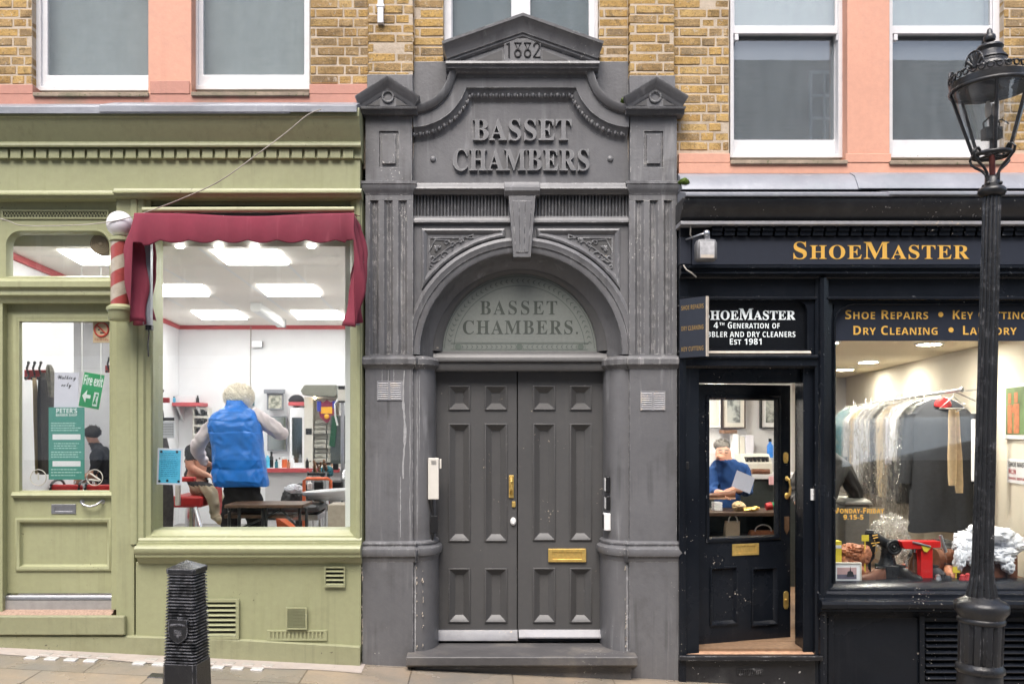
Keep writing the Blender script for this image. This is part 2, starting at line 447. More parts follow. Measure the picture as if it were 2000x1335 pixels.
M['glass_up'] = glassmat('old_sash_glass', (0.9, 0.93, 0.93), 0.13, 0.004, 0.15, (0.50, 0.56, 0.61), 0.014)
M['glass_lamp'] = glassmat('lantern_glass', (0.92, 0.93, 0.92), 0.10, 0.4, 0.05)

# brick: one colour per brick
m, nt = newmat('london_stock_brick'); N = NT(nt); P = N.pos()
g = N.n('ShaderNodeNewGeometry'); ri = g.outputs['Random Per Island']
cr = N.n('ShaderNodeValToRGB'); N.l(ri, cr.inputs[0])
els = [(0.0, (0.51, 0.33, 0.115)), (0.2, (0.42, 0.27, 0.10)), (0.38, (0.53, 0.365, 0.15)), (0.55, (0.29, 0.20, 0.105)), (0.68, (0.42, 0.295, 0.15)), (0.82, (0.24, 0.175, 0.105)), (0.93, (0.43, 0.265, 0.095)), (1.0, (0.33, 0.25, 0.15))]
for i, (p_, c_) in enumerate(els):
    e = cr.color_ramp.elements[i] if i < 2 else cr.color_ramp.elements.new(p_)
    e.position = p_; e.color = (*c_, 1)
nn = N.noise(P, 14, 8, 0.7); n3 = N.noise(P, 60, 5, 0.7)
cc = N.mix(N.ramp(nn, 0.48, 0.72), cr.outputs[0], (0.46, 0.32, 0.16))
cc = N.mix(N.math('MULTIPLY', N.ramp(N.noise(P, 9, 7, 0.7, 0.5), 0.54, 0.70), 0.75), cc, (0.11, 0.085, 0.055))
cc = N.mix(N.math('MULTIPLY', N.ramp(n3, 0.53, 0.68), 0.75), cc, (0.13, 0.10, 0.06))
cc = N.mix(N.math('MULTIPLY', N.ramp(N.noise(P, 26, 5, .65, .6), .60, .66), .8), cc, (0.52, 0.45, 0.36))
cc = N.mix(N.math('MULTIPLY', N.ramp(N.noise(P, 1.3, 6, .7), .46, .66), .75), cc, N.mix(1.0, cc, (0.42, 0.38, 0.34), 'MULTIPLY'))
bsdf(N, cc, 0.9, 0, 0.2, N.math('ADD', nn, N.math('MULTIPLY', n3, 0.7)), 0.9, 0.012)
M['brick'] = m
m, nt = newmat('lime_mortar'); N = NT(nt); P = N.pos()
n = N.noise(P, 30, 6, 0.7)
cc = N.mix(N.ramp(n, 0.3, 0.7), (0.43, 0.355, 0.27), (0.53, 0.45, 0.365)); cc = N.mix(N.math('MULTIPLY', N.ramp(N.noise(P, 4, 6), 0.5, 0.7), 0.6), cc, (0.28, 0.22, 0.16))
bsdf(N, cc, 0.95, 0, 0.1, n, 0.8, 0.008); M['mortar'] = m

# york stone paving: slabs with joints
m, nt = newmat('york_stone_paving'); N = NT(nt); P = N.pos()
sp = N.n('ShaderNodeSeparateXYZ'); N.l(P, sp.inputs[0])
cb = N.n('ShaderNodeCombineXYZ'); N.l(sp.outputs[0], cb.inputs[0]); N.l(sp.outputs[1], cb.inputs[1])
bt = N.n('ShaderNodeTexBrick'); N.l(cb.outputs[0], bt.inputs['Vector'])
bt.offset = 0.37; bt.inputs['Scale'].default_value = 1.0; bt.inputs['Mortar Size'].default_value = 0.007; bt.inputs['Mortar Smooth'].default_value = 0.3
bt.inputs['Brick Width'].default_value = 0.78; bt.inputs['Row Height'].default_value = 0.52; bt.inputs['Bias'].default_value = 0.0
bt.inputs['Color1'].default_value = (0.27, 0.235, 0.19, 1); bt.inputs['Color2'].default_value = (0.205, 0.195, 0.175, 1); bt.inputs['Mortar'].default_value = (0.12, 0.105, 0.085, 1)
n1 = N.noise(P, 3.2, 7, 0.65, 0.4); n2 = N.noise(P, 40, 5, 0.65)
cc = N.mix(N.ramp(n1, 0.35, 0.7), bt.outputs[0], N.mix(1.0, bt.outputs[0], (1.35, 1.2, 1.05), 'MULTIPLY'))
cc = N.mix(N.math('MULTIPLY', N.ramp(N.noise(P, 2.1, 5), 0.52, 0.68), 0.5), cc, (0.17, 0.15, 0.115))
cc = N.mix(N.math('MULTIPLY', N.ramp(N.noise(P, 75, 3, 0.5), 0.70, 0.74), 0.6), cc, (0.55, 0.5, 0.42))
rr = N.ramp(N.noise(P, 1.7, 4), 0.4, 0.65, 0.14, 0.5)
bsdf(N, cc, rr, 0, 0.5, N.math('ADD', n2, N.math('MULTIPLY', bt.outputs['Fac'], -1.5)), 0.35, 0.006); M['paving'] = m
M['cement'] = paint('pale_cement_strip', (0.44, 0.385, 0.345), 0.6, 0.10, 2.5, chip=(0.25, 0.2, 0.16), camt=0.11, dirt=(0.36, 0.29, 0.23), damt=0.6, bump=0.5)
M['asphalt'] = plain('asphalt', (0.22, 0.21, 0.20), 0.6, 0.3, 0, 0.6, 120)
M['kerb'] = plain('granite_kerb', (0.3, 0.29, 0.28), 0.7, 0.2, 0, 0.4, 60)
M['stone_dark'] = paint('worn_dark_step', (0.085, 0.082, 0.083), 0.45, 0.25, 3, chip=(0.4, 0.38, 0.36), camt=0.09, edge=(0.3, 0.29, 0.29), eamt=0.4, dirt=(0.2, 0.18, 0.155), damt=0.7, bump=0.5)
M['coir'] = plain('worn_stone_threshold', (0.36, 0.25, 0.19), 0.95, 0.3, 0, 0.9, 60)
# interiors
M['wall_white'] = plain('white_wall_emulsion', (0.84, 0.84, 0.86), 0.8, 0.02, 0, 0.05, 6)
M['wall_cream'] = plain('cream_wall_emulsion', (0.72, 0.66, 0.55), 0.8, 0.03, 0, 0.05, 6)
M['wall_lilac'] = plain('grey_wall_emulsion', (0.62, 0.61, 0.62), 0.8, 0.03, 0, 0.05, 6)
m, nt = newmat('far_brickwork'); N = NT(nt); P = N.pos()
sp = N.n('ShaderNodeSeparateXYZ'); N.l(P, sp.inputs[0]); cb = N.n('ShaderNodeCombineXYZ'); N.l(sp.outputs[0], cb.inputs[0]); N.l(sp.outputs[2], cb.inputs[1])
bt = N.n('ShaderNodeTexBrick'); N.l(cb.outputs[0], bt.inputs['Vector']); bt.inputs['Scale'].default_value = 1; bt.inputs['Brick Width'].default_value = .23; bt.inputs['Row Height'].default_value = .09; bt.inputs['Mortar Size'].default_value = .012
bt.inputs['Color1'].default_value = (0.26, 0.22, 0.16, 1); bt.inputs['Color2'].default_value = (0.42, 0.36, 0.27, 1); bt.inputs['Mortar'].default_value = (0.42, 0.37, 0.3, 1)
bsdf(N, N.mix(N.ramp(N.noise(P, .9, 5), .4, .65), bt.outputs[0], (0.20, 0.17, 0.13)), .9); M['brick_far'] = m
M['ceil'] = plain('ceiling_tile', (0.88, 0.83, 0.77), 0.9, 0.03, 0, 0.1, 40)
M['ceil_cream'] = plain('cream_ceiling', (0.72, 0.62, 0.45), 0.8, 0.03)
M['joint'] = plain('ceiling_rail_metal', (0.80, 0.80, 0.80), 0.5, 0.03)
M['red'] = plain('red_paint', (0.42, 0.035, 0.04), 0.4, 0.08)
M['red_trim'] = plain('faded_red_trim', (0.55, 0.10, 0.11), 0.5, 0.08)
M['red_bright'] = plain('bright_red_enamel', (0.66, 0.018, 0.016), 0.28, 0.08, 0, 0.1, 25, 0.5, 0.3)
M['red_vinyl'] = plain('red_vinyl', (0.50, 0.03, 0.03), 0.35, 0.1)
M['floor_grey'] = plain('grey_vinyl_floor', (0.30, 0.29, 0.28), 0.5, 0.1)
M['wood'] = plain('brown_wood', (0.20, 0.10, 0.05), 0.5, 0.25, 0, 0.2, 18)
M['wood_dark'] = plain('dark_wood', (0.07, 0.04, 0.025), 0.45, 0.25, 0, 0.2, 18)
M['wood_pale'] = plain('worn_pale_wood', (0.45, 0.27, 0.17), 0.75, 0.25, 0, 0.5, 25)
M['plastic_white'] = plain('white_plastic', (0.78, 0.78, 0.77), 0.35, 0.02)
M['plastic_cream'] = plain('cream_plastic', (0.66, 0.63, 0.57), 0.4, 0.03)
M['ceramic'] = plain('white_ceramic', (0.85, 0.85, 0.86), 0.12, 0.01, 0, 0.02, 5, 0.5, 0.4)
M['black_plastic'] = plain('black_plastic', (0.015, 0.015, 0.016), 0.35, 0.1)
M['rubber'] = plain('grey_cable_sheath', (0.36, 0.33, 0.29), 0.6, 0.05)
M['skin'] = plain('skin', (0.58, 0.31, 0.22), 0.5, 0.16, 0, 0.15, 26, 0.4)
M['hair_blond'] = plain('pale_blond_hair', (0.86, 0.76, 0.65), 0.55, 0.25, 0, 0.8, 55)
M['hair_grey'] = plain('grey_hair', (0.20, 0.18, 0.16), 0.6, 0.25, 0, 0.6, 70)
M['hair_dark'] = plain('dark_hair', (0.03, 0.025, 0.022), 0.5, 0.25, 0, 0.6, 70)
M['vest'] = plain('blue_quilted_nylon', (0.014, 0.185, 0.66), 0.36, 0.14, 0, 0.5, 13, 0.5)
M['shirt'] = plain('white_pink_shirt', (0.70, 0.62, 0.63), 0.8, 0.06, 0, 0.5, 14)
M['trouser'] = plain('black_trouser', (0.014, 0.013, 0.014), 0.8, 0.1)
M['khaki'] = plain('khaki_trouser', (0.42, 0.35, 0.24), 0.85, 0.08, 0, 0.4, 14)
M['tee'] = plain('black_tshirt', (0.03, 0.03, 0.034), 0.8, 0.12, 0, 0.4, 14)
M['jumper'] = plain('navy_blue_jumper', (0.014, 0.06, 0.21), 0.85, 0.15, 0, 0.4, 22)
M['jacket_dark'] = plain('dark_puffer_jacket', (0.03, 0.03, 0.03), 0.5, 0.2, 0, 0.4, 14)
M['suit'] = plain('charcoal_suit_cloth', (0.034, 0.036, 0.042), 0.85, 0.14, 0, 0.3, 30)
M['mirror'] = plain('mirror_glass', (0.42, 0.46, 0.47), 0.08, 0.02, 1.0, 0.0)
M['paper'] = plain('white_paper', (0.82, 0.82, 0.84), 0.7, 0.02)
M['paper_lilac'] = plain('pale_lilac_paper', (0.70, 0.69, 0.78), 0.7, 0.02)
M['ink'] = plain('black_ink', (0.02, 0.02, 0.025), 0.6, 0.05)
M['teal'] = plain('teal_poster', (0.085, 0.30, 0.245), 0.55, 0.04)
M['teal_pale'] = plain('pale_teal_print', (0.45, 0.68, 0.62), 0.6, 0.04)
M['exit_green'] = plain('exit_sign_green', (0.02, 0.33, 0.12), 0.4, 0.04)
M['cream_card'] = plain('cream_card', (0.66, 0.50, 0.33), 0.6, 0.04)
M['sky_poster'] = plain('cyan_poster', (0.10, 0.48, 0.72), 0.5, 0.12, 0, 0.05, 30)
M['navy'] = plain('navy_board', (0.026, 0.030, 0.042), 0.35, 0.06, 0, 0.08, 20)
M['vinyl_black'] = plain('black_window_vinyl', (0.006, 0.007, 0.009), 0.25, 0.1, 0, 0.03, 10)
M['vinyl_navy'] = plain('navy_window_vinyl', (0.022, 0.026, 0.038), 0.3, 0.06, 0, 0.03, 10)
M['pale_rub'] = plain('pale_worn_edge', (0.50, 0.44, 0.37), 0.7, 0.15)
M['yellow'] = plain('yellow_card', (0.75, 0.60, 0.06), 0.6, 0.05)
M['orange'] = plain('orange_plastic', (0.75, 0.16, 0.06), 0.4, 0.05)
M['leather'] = plain('brown_leather', (0.14, 0.055, 0.03), 0.35, 0.25, 0, 0.25, 30)
M['leather_tan'] = plain('tan_leather', (0.42, 0.17, 0.09), 0.4, 0.3, 0, 0.3, 30)
M['beige'] = plain('beige_cloth', (0.60, 0.45, 0.27), 0.8, 0.1)
M['linen'] = plain('crumpled_white_linen', (0.76, 0.77, 0.82), 0.85, 0.04, 0, 0.5, 18)
M['bag_paper'] = plain('cream_paper_bag', (0.62, 0.52, 0.38), 0.75, 0.05)
M['teal_cloth'] = plain('teal_cloth', (0.04, 0.16, 0.20), 0.8, 0.2)
m, nt = newmat('clear_garment_plastic'); N = NT(nt); P = N.pos()
t = N.n('ShaderNodeBsdfTransparent'); gl = N.n('ShaderNodeBsdfGlossy'); gl.inputs['Roughness'].default_value = 0.12; df = N.n('ShaderNodeBsdfTranslucent'); df.inputs[0].default_value = (0.9, 0.87, 0.8, 1)
b = N.n('ShaderNodeBump'); b.inputs['Strength'].default_value = 1.0; b.inputs['Distance'].default_value = 0.02; N.l(N.noise(N.mapv(P, (1, 1, 0.35)), 32, 4, 0.6, 1.5), b.inputs['Height']); N.l(b.outputs[0], gl.inputs['Normal'])
m1 = N.n('ShaderNodeMixShader'); m1.inputs[0].default_value = 0.20; N.l(t.outputs[0], m1.inputs[1]); N.l(gl.outputs[0], m1.inputs[2])
m2 = N.n('ShaderNodeMixShader'); N.l(N.ramp(N.noise(N.mapv(P, (1, 1, 0.3)), 22, 4, 0.6, 1.2), 0.5, 0.68, 0.06, 0.6), m2.inputs[0]); N.l(m1.outputs[0], m2.inputs[1]); N.l(df.outputs[0], m2.inputs[2])
o = N.n('ShaderNodeOutputMaterial'); N.l(m2.outputs[0], o.inputs[0]); M['poly'] = m
# barber stripes: helix round the pole's own axis
m, nt = newmat('barber_stripes'); N = NT(nt)
tcn = N.n('ShaderNodeTexCoord'); sp = N.n('ShaderNodeSeparateXYZ'); N.l(tcn.outputs['Object'], sp.inputs[0])
an = N.math('DIVIDE', N.math('ARCTAN2', sp.outputs[1], sp.outputs[0]), 2*PI)
ph = N.math('FRACT', N.math('ADD', N.math('ADD', N.math('MULTIPLY', sp.outputs[2], -1/0.205), an), 10.3))
cc = N.mix(N.math('GREATER_THAN', ph, 0.5), (0.42, 0.37, 0.30), (0.32, 0.06, 0.055))
cc = N.mix(N.ramp(N.noise(N.pos(), 25, 5), 0.45, 0.8), cc, N.mix(1.0, cc, (0.75, 0.72, 0.7), 'MULTIPLY'))
bsdf(N, cc, 0.35, 0, 0.5, coat=0.5); M['stripes'] = m
# frosted fanlight
m, nt = newmat('frosted_fanlight_glass'); N = NT(nt); P = N.pos()
n = N.noise(P, 40, 4)
bsdf(N, N.mix(N.ramp(n, 0.3, 0.7), (0.165, 0.178, 0.164), (0.19, 0.203, 0.188)), 0.28, 0, 0.5, n, 0.05); M['frost'] = m
M['frost_dark'] = plain('clear_cut_glass', (0.075, 0.084, 0.075), 0.2, 0.1)
M['frost_mid'] = plain('etched_pattern_glass', (0.115, 0.135, 0.118), 0.25, 0.1)
M['paint_run'] = plain('pale_paint_run', (0.34, 0.34, 0.345), 0.5, 0.2, 0, 0.3, 40)
M['grey_letter'] = paint('top_lit_worn_letter_paint', (0.175, 0.174, 0.178), 0.45, 0.1, 2, edge=(0.4, 0.4, 0.4), eamt=0.5)  # paler colour carries the top light on the letters; edges worn
# ------------------------------------------------------------------ ground
SLX, Z00 = -0.0511, 0.0275
def pz(x, Y=0.0): return Z00 + SLX*x + (0.02*Y if Y < 0 else 0)
def slope_sheet(name, mat, x0, x1, y0, y1, dz=0.0, n=12, wob=0.0):
    mb = MB()
    def fn(u, v):
        x = x0 + (x1 - x0)*u; y = y0 + (y1 - y0)*v
        return (x, y, pz(x, y) + dz + (random.uniform(-wob, wob) if wob else 0))
    mb.sheet(fn, n, max(2, n//4))
    return mb.build(name, mat, smooth=60)
struct(slope_sheet('pavement', M['paving'], -14, 14, -2.35, 0.45, 0, 40, 0.0012))
mb = MB()
for i in range(28):
    x = -14 + i
    mb.add([(x, -2.50, pz(x, -2.4)), (x + .992, -2.50, pz(x + .992, -2.4)), (x + .992, -2.35, pz(x + .992, -2.4)), (x, -2.35, pz(x, -2.4)),
            (x, -2.50, pz(x, -2.4) - .3), (x + .992, -2.50, pz(x + .992, -2.4) - .3), (x + .992, -2.35, pz(x + .992, -2.4) - .3), (x, -2.35, pz(x, -2.4) - .3)],
           [(0, 1, 2, 3), (4, 5, 6, 7), (0, 1, 5, 4), (1, 2, 6, 5), (2, 3, 7, 6), (3, 0, 4, 7)])
struct(mb.build('kerb', M['kerb'], bevel=.01))
struct(slope_sheet('road', M['asphalt'], -40, 40, -11.4, -2.50, -.11, 40))
# pale cement strip with pavement lights along the green shop
mb = MB()
def strip_fn(u, v):
    x = -5.2 + 4.05*u; y = -0.21 + (0.30)*v + 0.012*(math.sin(x*3.1) + math.sin(x*7.3))*(1 - v)
    return (x, y, pz(x, y) + 0.004)
mb.sheet(strip_fn, 60, 3)
struct(mb.build('pavement_strip', M['cement']))
def pavement_light(x0, n, rows=2):
    for r_ in range(rows):
        for i in range(n):
            mb = MB(); x = x0 + i*0.148 + (.05 if r_ else 0); y = -0.25 + r_*0.115; k = .045
            q = [(x - k, y - .033), (x + k, y - .033), (x + k, y + .033), (x - k, y + .033)]
            mb.add([(a, b, pz(a, b) + (.011 if r_ == 0 else .0075)) for a, b in q] + [(a, b, pz(a, b) - .02) for a, b in q],
                   [(0, 1, 2, 3), (0, 4, 5, 1), (1, 5, 6, 2), (2, 6, 7, 3), (3, 7, 4, 0)])
            tag(mb.build('pavement_light', M['lens'] if r_ == 0 else M['lens_dull'], bevel=.004), 'small square glass pavement light set along the foot of the green shop', 'pavement light', 'glass pavement lights by the green shop')
M['lens_dull'] = plain('dull_pavement_light_glass', (0.42, 0.39, 0.36), 0.3, 0.15, 0, 0.2, 60, 0.6)
M['lens'] = plain('pavement_light_glass', (0.58, 0.58, 0.57), 0.12, 0.15, 0, 0.2, 60, 0.6)
pavement_light(X(62, -.25), 4)
pavement_light(X(272, -.25), 7)

# ------------------------------------------------------------------ brick upper storey
bb = thing('brick_building', 'yellow brick upper storey with salmon window piers above the shops', 'building', (0, .12, 4.4))
YW = .12
COURSE = .0755
def sub_iv(iv, a, b):
    out = []
    for p, q in iv:
        if b <= p or a >= q: out.append((p, q))
        else:
            if p < a: out.append((p, a))
            if b < q: out.append((b, q))
    return out
def bricks(mb, x0, x1, z0, z1, y, holes=(), d=.10, seed=1):
    rnd = random.Random(seed); z00 = Z(165, YW); r0 = math.floor((z0 - z00)/COURSE)
    k = r0
    while z00 + k*COURSE < z1:
        a = z00 + k*COURSE + .0045; b = a + COURSE - .009
        zc = (a + b)/2
        iv = [(x0, x1)]
        for h in holes:
            if h[2] < zc < h[3]: iv = sub_iv(iv, h[0], h[1])
        for p, q in iv:
            x = p - (0.06 if k % 2 else 0.0); st = (k % 2 == 0)
            while x < q - .012:
                L = (.216 if st else .103) + rnd.uniform(-.006, .006)
                c0, c1 = max(p, x), min(q, x + L)
                if q - c1 < .035: c1 = q
                if c1 - c0 > .03 and b > z0 and a < z1:
                    dy = rnd.gauss(0, .0018); t = .0025
                    j = [rnd.uniform(-t, t) for _ in range(8)]
                    mb.add([(c0 + j[0], y + dy, a + j[1]), (c1 + j[2], y + dy, a + j[3]), (c1, y + d, a), (c0, y + d, a),
                            (c0 + j[4], y + dy, b + j[5]), (c1 + j[6], y + dy, b + j[7]), (c1, y + d, b), (c0, y + d, b)],
                           [(0,3,2,1),(4,5,6,7),(0,1,5,4),(1,2,6,5),(2,3,7,6),(3,0,4,7)])
                x = c1 + .009; st = not st
        k += 1
H = [(X(62, YW), X(606, YW), Z(205, YW) - 1, 5.9), (X(866, YW), X(1170, YW), Z(160, YW), 5.9), (X(1424, YW), X(1961, YW), Z(340, YW) - .5, 5.9),
     (X(718, .06), X(808, .06), 3, 7), (X(1229, .06), X(1318, .06), 3, 7),
     (-6, X(719, YW), 3, Z(165, YW)), (X(800, YW), X(1240, YW), 3, Z(160, YW)), (X(1316, YW), 6, 3, Z(301, YW))]
mb = MB(); bricks(mb, -5.2, 5.6, Z(305, YW), 6.2, YW, H)
wallo = mb.build('brick_wall', M['brick'], bb, bevel=.009, smooth=0)
mb = MB(); mb.plate(-5.2, 5.6, 4.0, 6.2, YW + .0035, .38, [H[0][:2] + (3.9, 5.9), H[1], H[2][:2] + (3.9, 5.9)])
mb.build('mortar', M['mortar'], wallo)
for a, b, sd in ((718, 808, 5), (1229, 1318, 9)):
    mb = MB(); bricks(mb, X(a, .06), X(b, .06), Z(150 if a < 1000 else 147, .06), 6.2, .06, (), .09, sd)
    p = mb.build('brick_pier', M['brick'], bb, bevel=.009, smooth=0)
    mb = MB(); mb.box(X(a, .06) + .008, X(b, .06) - .008, .0635, .125, 4.3, 6.2); mb.build('mortar', M['mortar'], p)
# shell behind, so the rooms are dark and the sky stays outside
mb = MB()
mb.box(-6.9, -6.7, .38, 9, -.4, 9); mb.box(-6.9, -5.2, .2, .38, -.4, 9); mb.box(5.6, 5.8, .1, 9, -.6, 9); mb.box(-6.7, 5.6, 8.8, 9, -.6, 9); mb.box(-6.9, 5.8, YW, 9, 9, 9.2); mb.box(-5.2, 5.6, YW, .38, 6.2, 9)
mb.box(-6.7, 5.6, .38, 8.8, 3.75, 3.9)
mb.build('building_shell', M['shell'], bb)
def pier(a, b, zb, mat):
    mb = MB(); y = .085
    mb.box(X(a, y), X(b, y), y, .30, zb, 6.2)
    w = X(b, y) - X(a, y)
    return mb.build('window_pier', mat, bb, bevel=.008)
pier(289, 374, Z(204, .08), M['pink']); pier(1655, 1738, Z(337, .08), M['pink'])
# bands under the windows
mb = MB(); y = .075
mb.box(-5.2, X(719, y), y, .3, Z(206, y), Z(184, y)); mb.box(-5.2, X(64, y), y, .3, Z(184, y) + .001, Z(165, y)); mb.box(X(604, y), X(719, y), y, .3, Z(184, y) + .001, Z(164, y)); 
mb.box(X(293, .07), X(370, .07), .07, .08, Z(184, y) + .001, Z(158, y))
mb.build('sill_band', M['pink_dirty'], bb, bevel=.008)
mb = MB(); y = .075
mb.box(X(1326, y), 5.6, y, .3, Z(339, y), Z(318, y)); mb.box(X(1326, y), X(1426, y), y, .3, Z(318, y) + .001, Z(299, y)); mb.box(X(1960, y), 5.6, y, .3, Z(318, y) + .001, Z(299, y))
mb.box(X(1652, .07), X(1741, .07), .07, .08, Z(318, y) + .001, Z(300, y))
mb.build('sill_band', M['pink'], bb, bevel=.008)
for a, b, p in ((64, 290, 188), (373, 604, 187), (1427, 1656, 320), (1738, 1961, 321)):
    mb = MB(); mb.exx([(.055, Z(p, .055)), (.055, Z(p - 8, .055)), (.24, Z(p - 12, .06)), (.24, Z(p, .06))], X(a, .06), X(b, .06))
    mb.build('window_sill', M['moss'], bb, bevel=.006)
# sash windows
M['net'] = plain('grey_net_curtain', (0.50, 0.51, 0.50), 0.9, 0.06, 0, 0.2, 9)
M['net_blue'] = plain('blue_grey_blind', (0.18, 0.21, 0.225), 0.9, 0.05, 0, 0.1, 9)
M['blind'] = plain('pale_roller_blind', (0.62, 0.64, 0.61), 0.9, 0.04, 0, 0.2, 9)
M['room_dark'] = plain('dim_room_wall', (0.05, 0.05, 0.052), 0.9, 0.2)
def sash_simple(a, b, ga, gb, gz, fz, mat, mid=None):
    w = MB(); yf = .19
    w.plate(X(a, yf), X(b, yf), Z(fz, yf), 5.9, yf, .26, [(X(a, yf) + S(15), X(b, yf) - S(7), Z(fz, yf) + S(9), 5.84)])
    fr = w.build('window', M['white'], bb, bevel=.004)
    s_ = MB(); ys = .215
    holes = [(X(ga, ys), X(gb, ys), Z(gz, ys), 5.8)]
    if mid: holes = [(X(ga, ys), X(mid[0], ys), Z(gz, ys), 5.8), (X(mid[1], ys), X(gb, ys), Z(gz, ys), 5.8)]
    s_.plate(X(a, yf) + S(12), X(b, yf) - S(4), Z(fz, yf) + S(6), 5.86, ys, .255, holes)
    s_.build('sash', M['white'], fr, bevel=.006)
    g = MB(); g.box(X(ga, ys) - .01, X(gb, ys) + .01, .235, .239, Z(gz, ys) - .01, 5.82); g.build('pane', M['glass_up'], fr)
    c = MB()
    c.sheet(lambda u, v: (X(a, .3) + (X(b, .3) - X(a, .3))*u, .33 + .0015*math.sin(u*40) + .002*math.sin(u*13 + v*3), Z(fz, .3) + (5.9 - Z(fz, .3))*v), 80, 4)
    c.build('curtain', mat, fr)
sash_simple(65, 303, 93, 289.5, 147, 177, M['net'])
sash_simple(372, 605, 397, 594, 146, 175, M['net'])
sash_simple(867, 1169, 884, 1150, 250, 262, M['net_blue'], (998.5, 1036))
def sash_double(a, b, ga, gb):
    w = MB(); yf = .18
    w.plate(X(a, yf), X(b, yf), Z(308, yf), 5.9, yf, .30, [(X(a, yf) + S(7), X(b, yf) - S(22), Z(308, yf) + S(7), 5.84)])
    fr = w.build('window', M['white'], bb, bevel=.004)
    u_ = MB(); yu = .195
    u_.plate(X(a, yf) + S(5), X(b, yf) - S(20), Z(66, yu), 5.86, yu, .23, [(X(ga, yu), X(gb, yu), Z(50, yu), 5.8)])
    for q in (a + 9, b - 25): u_.box(X(q, yu), X(q + 8, yu), yu, .23, Z(79, yu), Z(66, yu) - .001)
    u_.build('upper_sash', M['white'], fr, bevel=.006)
    l_ = MB(); yl = .245
    l_.plate(X(a, yf) + S(5), X(b, yf) - S(20), Z(305, yl), Z(58, yl), yl, .285, [(X(ga - 1, yl), X(gb - 1, yl), Z(273, yl), Z(68, yl))])
    l_.build('lower_sash', M['white'], fr, bevel=.006)
    g = MB(); g.box(X(ga, yu) - .01, X(gb, yu) + .01, .21, .214, Z(50, yu) - .01, 5.82); g.build('pane', M['glass_up'], fr)
    g = MB(); g.box(X(ga, yl) - .01, X(gb, yl) + .01, .262, .266, Z(273, yl) - .01, Z(66, yl)); g.build('pane', M['glass_up'], fr)
    c = MB(); c.box(X(a, .29) + .02, X(b, .29) - .06, .31, .314, Z(56, .31), 5.9); c.build('roller_blind', M['blind'], fr)
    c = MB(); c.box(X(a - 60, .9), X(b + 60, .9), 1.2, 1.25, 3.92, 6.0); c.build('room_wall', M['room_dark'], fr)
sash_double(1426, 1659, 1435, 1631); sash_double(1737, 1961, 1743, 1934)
# pipe on the brick pier
mb = MB(); mb.box(X(737, .03), X(749, .03), .028, .062, Z(45, .03), 6.0); mb.box(X(735, .03), X(751, .03), .025, .0635, Z(14, .03), Z(8, .03))
tag(mb.build('plastic_conduit', M['white'], bevel=.006), 'white cable conduit running up the brick pier above the left gable', 'conduit')

# ------------------------------------------------------------------ building across the street (seen in the window panes)
ob = thing('opposite_building', 'brick building across the lane that the window panes reflect', 'building', (0, -11, 0))
mb = MB(); mb.plate(-14, 16, 3.4, 9.7, -11.3, -11.0, [(x, x + 1.2, 4.6, 6.6) for x in (-12.5, -10, -7.5, -5, -2.5, 0, 2.5, 5, 7.5, 10, 12.5)])
mb.box(-14, 3.4, -11.3, -11.0, 9.702, 11.6); mb.box(-14, 16, -14, -13.8, -2, 8.5); 
mb.build('wall', M['brick_far'], ob)
for x in (-12.5, -10, -7.5, -5, -2.5, 0, 2.5, 5, 7.5, 10, 12.5):
    mb = MB(); mb.plate(x, x + 1.2, 4.6, 6.6, -11.16, -11.1, [(x + .07, x + .56, 4.7, 5.55), (x + .64, x + 1.13, 4.7, 5.55), (x + .07, x + .56, 5.65, 6.5), (x + .64, x + 1.13, 5.65, 6.5)]); w_ = mb.build('window', M['white'], ob)
    mb = MB(); mb.box(x, x + 1.2, -11.25, -11.2, 4.6, 6.6); mb.build('pane', M['black_plastic'], w_)
mb = MB(); x = 6.72; mb.plate(x, x + .62, 7.95, 9.45, -10.995, -10.93, [(x + .05 + .28*i, x + .29 + .28*i, 8.0 + .48*j, 8.43 + .48*j) for i in (0, 1) for j in (0, 1, 2)]); w_ = mb.build('window', M['white'], ob)
mb = MB(); mb.box(x + .04, x + .58, -10.985, -10.97, 8.0, 9.4); mb.build('pane', M['black_plastic'], w_)
mb = MB(); mb.box(-14, 16, -11.3, -11.04, 1.3, 3.395); mb.box(-14, 16, -11.2, -10.9, 3.2, 3.45); mb.build('pale_stucco', plain('pale_stucco', (0.78, 0.77, 0.75), 0.7, 0.08), ob)
mb = MB(); mb.box(-14, 16, -11.3, -11.02, -1.2, 1.295); mb.build('stall_riser', M['black_plastic'], ob)
mb = MB(); mb.prism([(7.3, 1.15), (10.0, 1.72), (10.0, 2.2), (7.3, 2.15)], -11.035, -10.98); mb.build('reflected_glow_panel', glow('reflected_glow', (0.78, 0.88, 1.0), .85), ob)  # unseen glowing panel, shaped to mirror a bright patch in the shop glass

# ------------------------------------------------------------------ grey painted doorcase
po = thing('stone_doorcase', 'dark grey painted stone doorcase with gabled top and arched doorway', 'doorcase', (X(1018), .1, pz(0)))
MX = X(1018.5)                                    # axis of the doorcase
def mir(x): return 2*MX - x
def both(fn):                                     # build the left piece, then its mirror
    for s in (0, 1): fn((lambda x: x) if s == 0 else mir)
def plan(mx, o=0.0):                              # plan outline of one pier below the impost, o = grown outwards
    x0, x1, xc, xj = X(712), X(805), X(810), X(849, .1)
    pts = [(x0 - o, .30), (x0 - o, .05 - o), (x1 + o*.3, .05 - o), (x1 + o*.3, .075 - o), (xc, .075 - o)]
    n = 12
    for i in range(n + 1):
        a = PI/2*i/n
        pts.append((xc + (xj - xc + o)*math.sin(a), .075 - o + (.215 + o)*(1 - math.cos(a))))
    pts.append((xj + o, .42)); pts.append((x0 + .02, .42))
    return [(mx(x), y) for x, y in pts]
def walk(mx):                                     # open path for the bands that run round the pier
    pts = plan(mx)[:-1]
    return pts
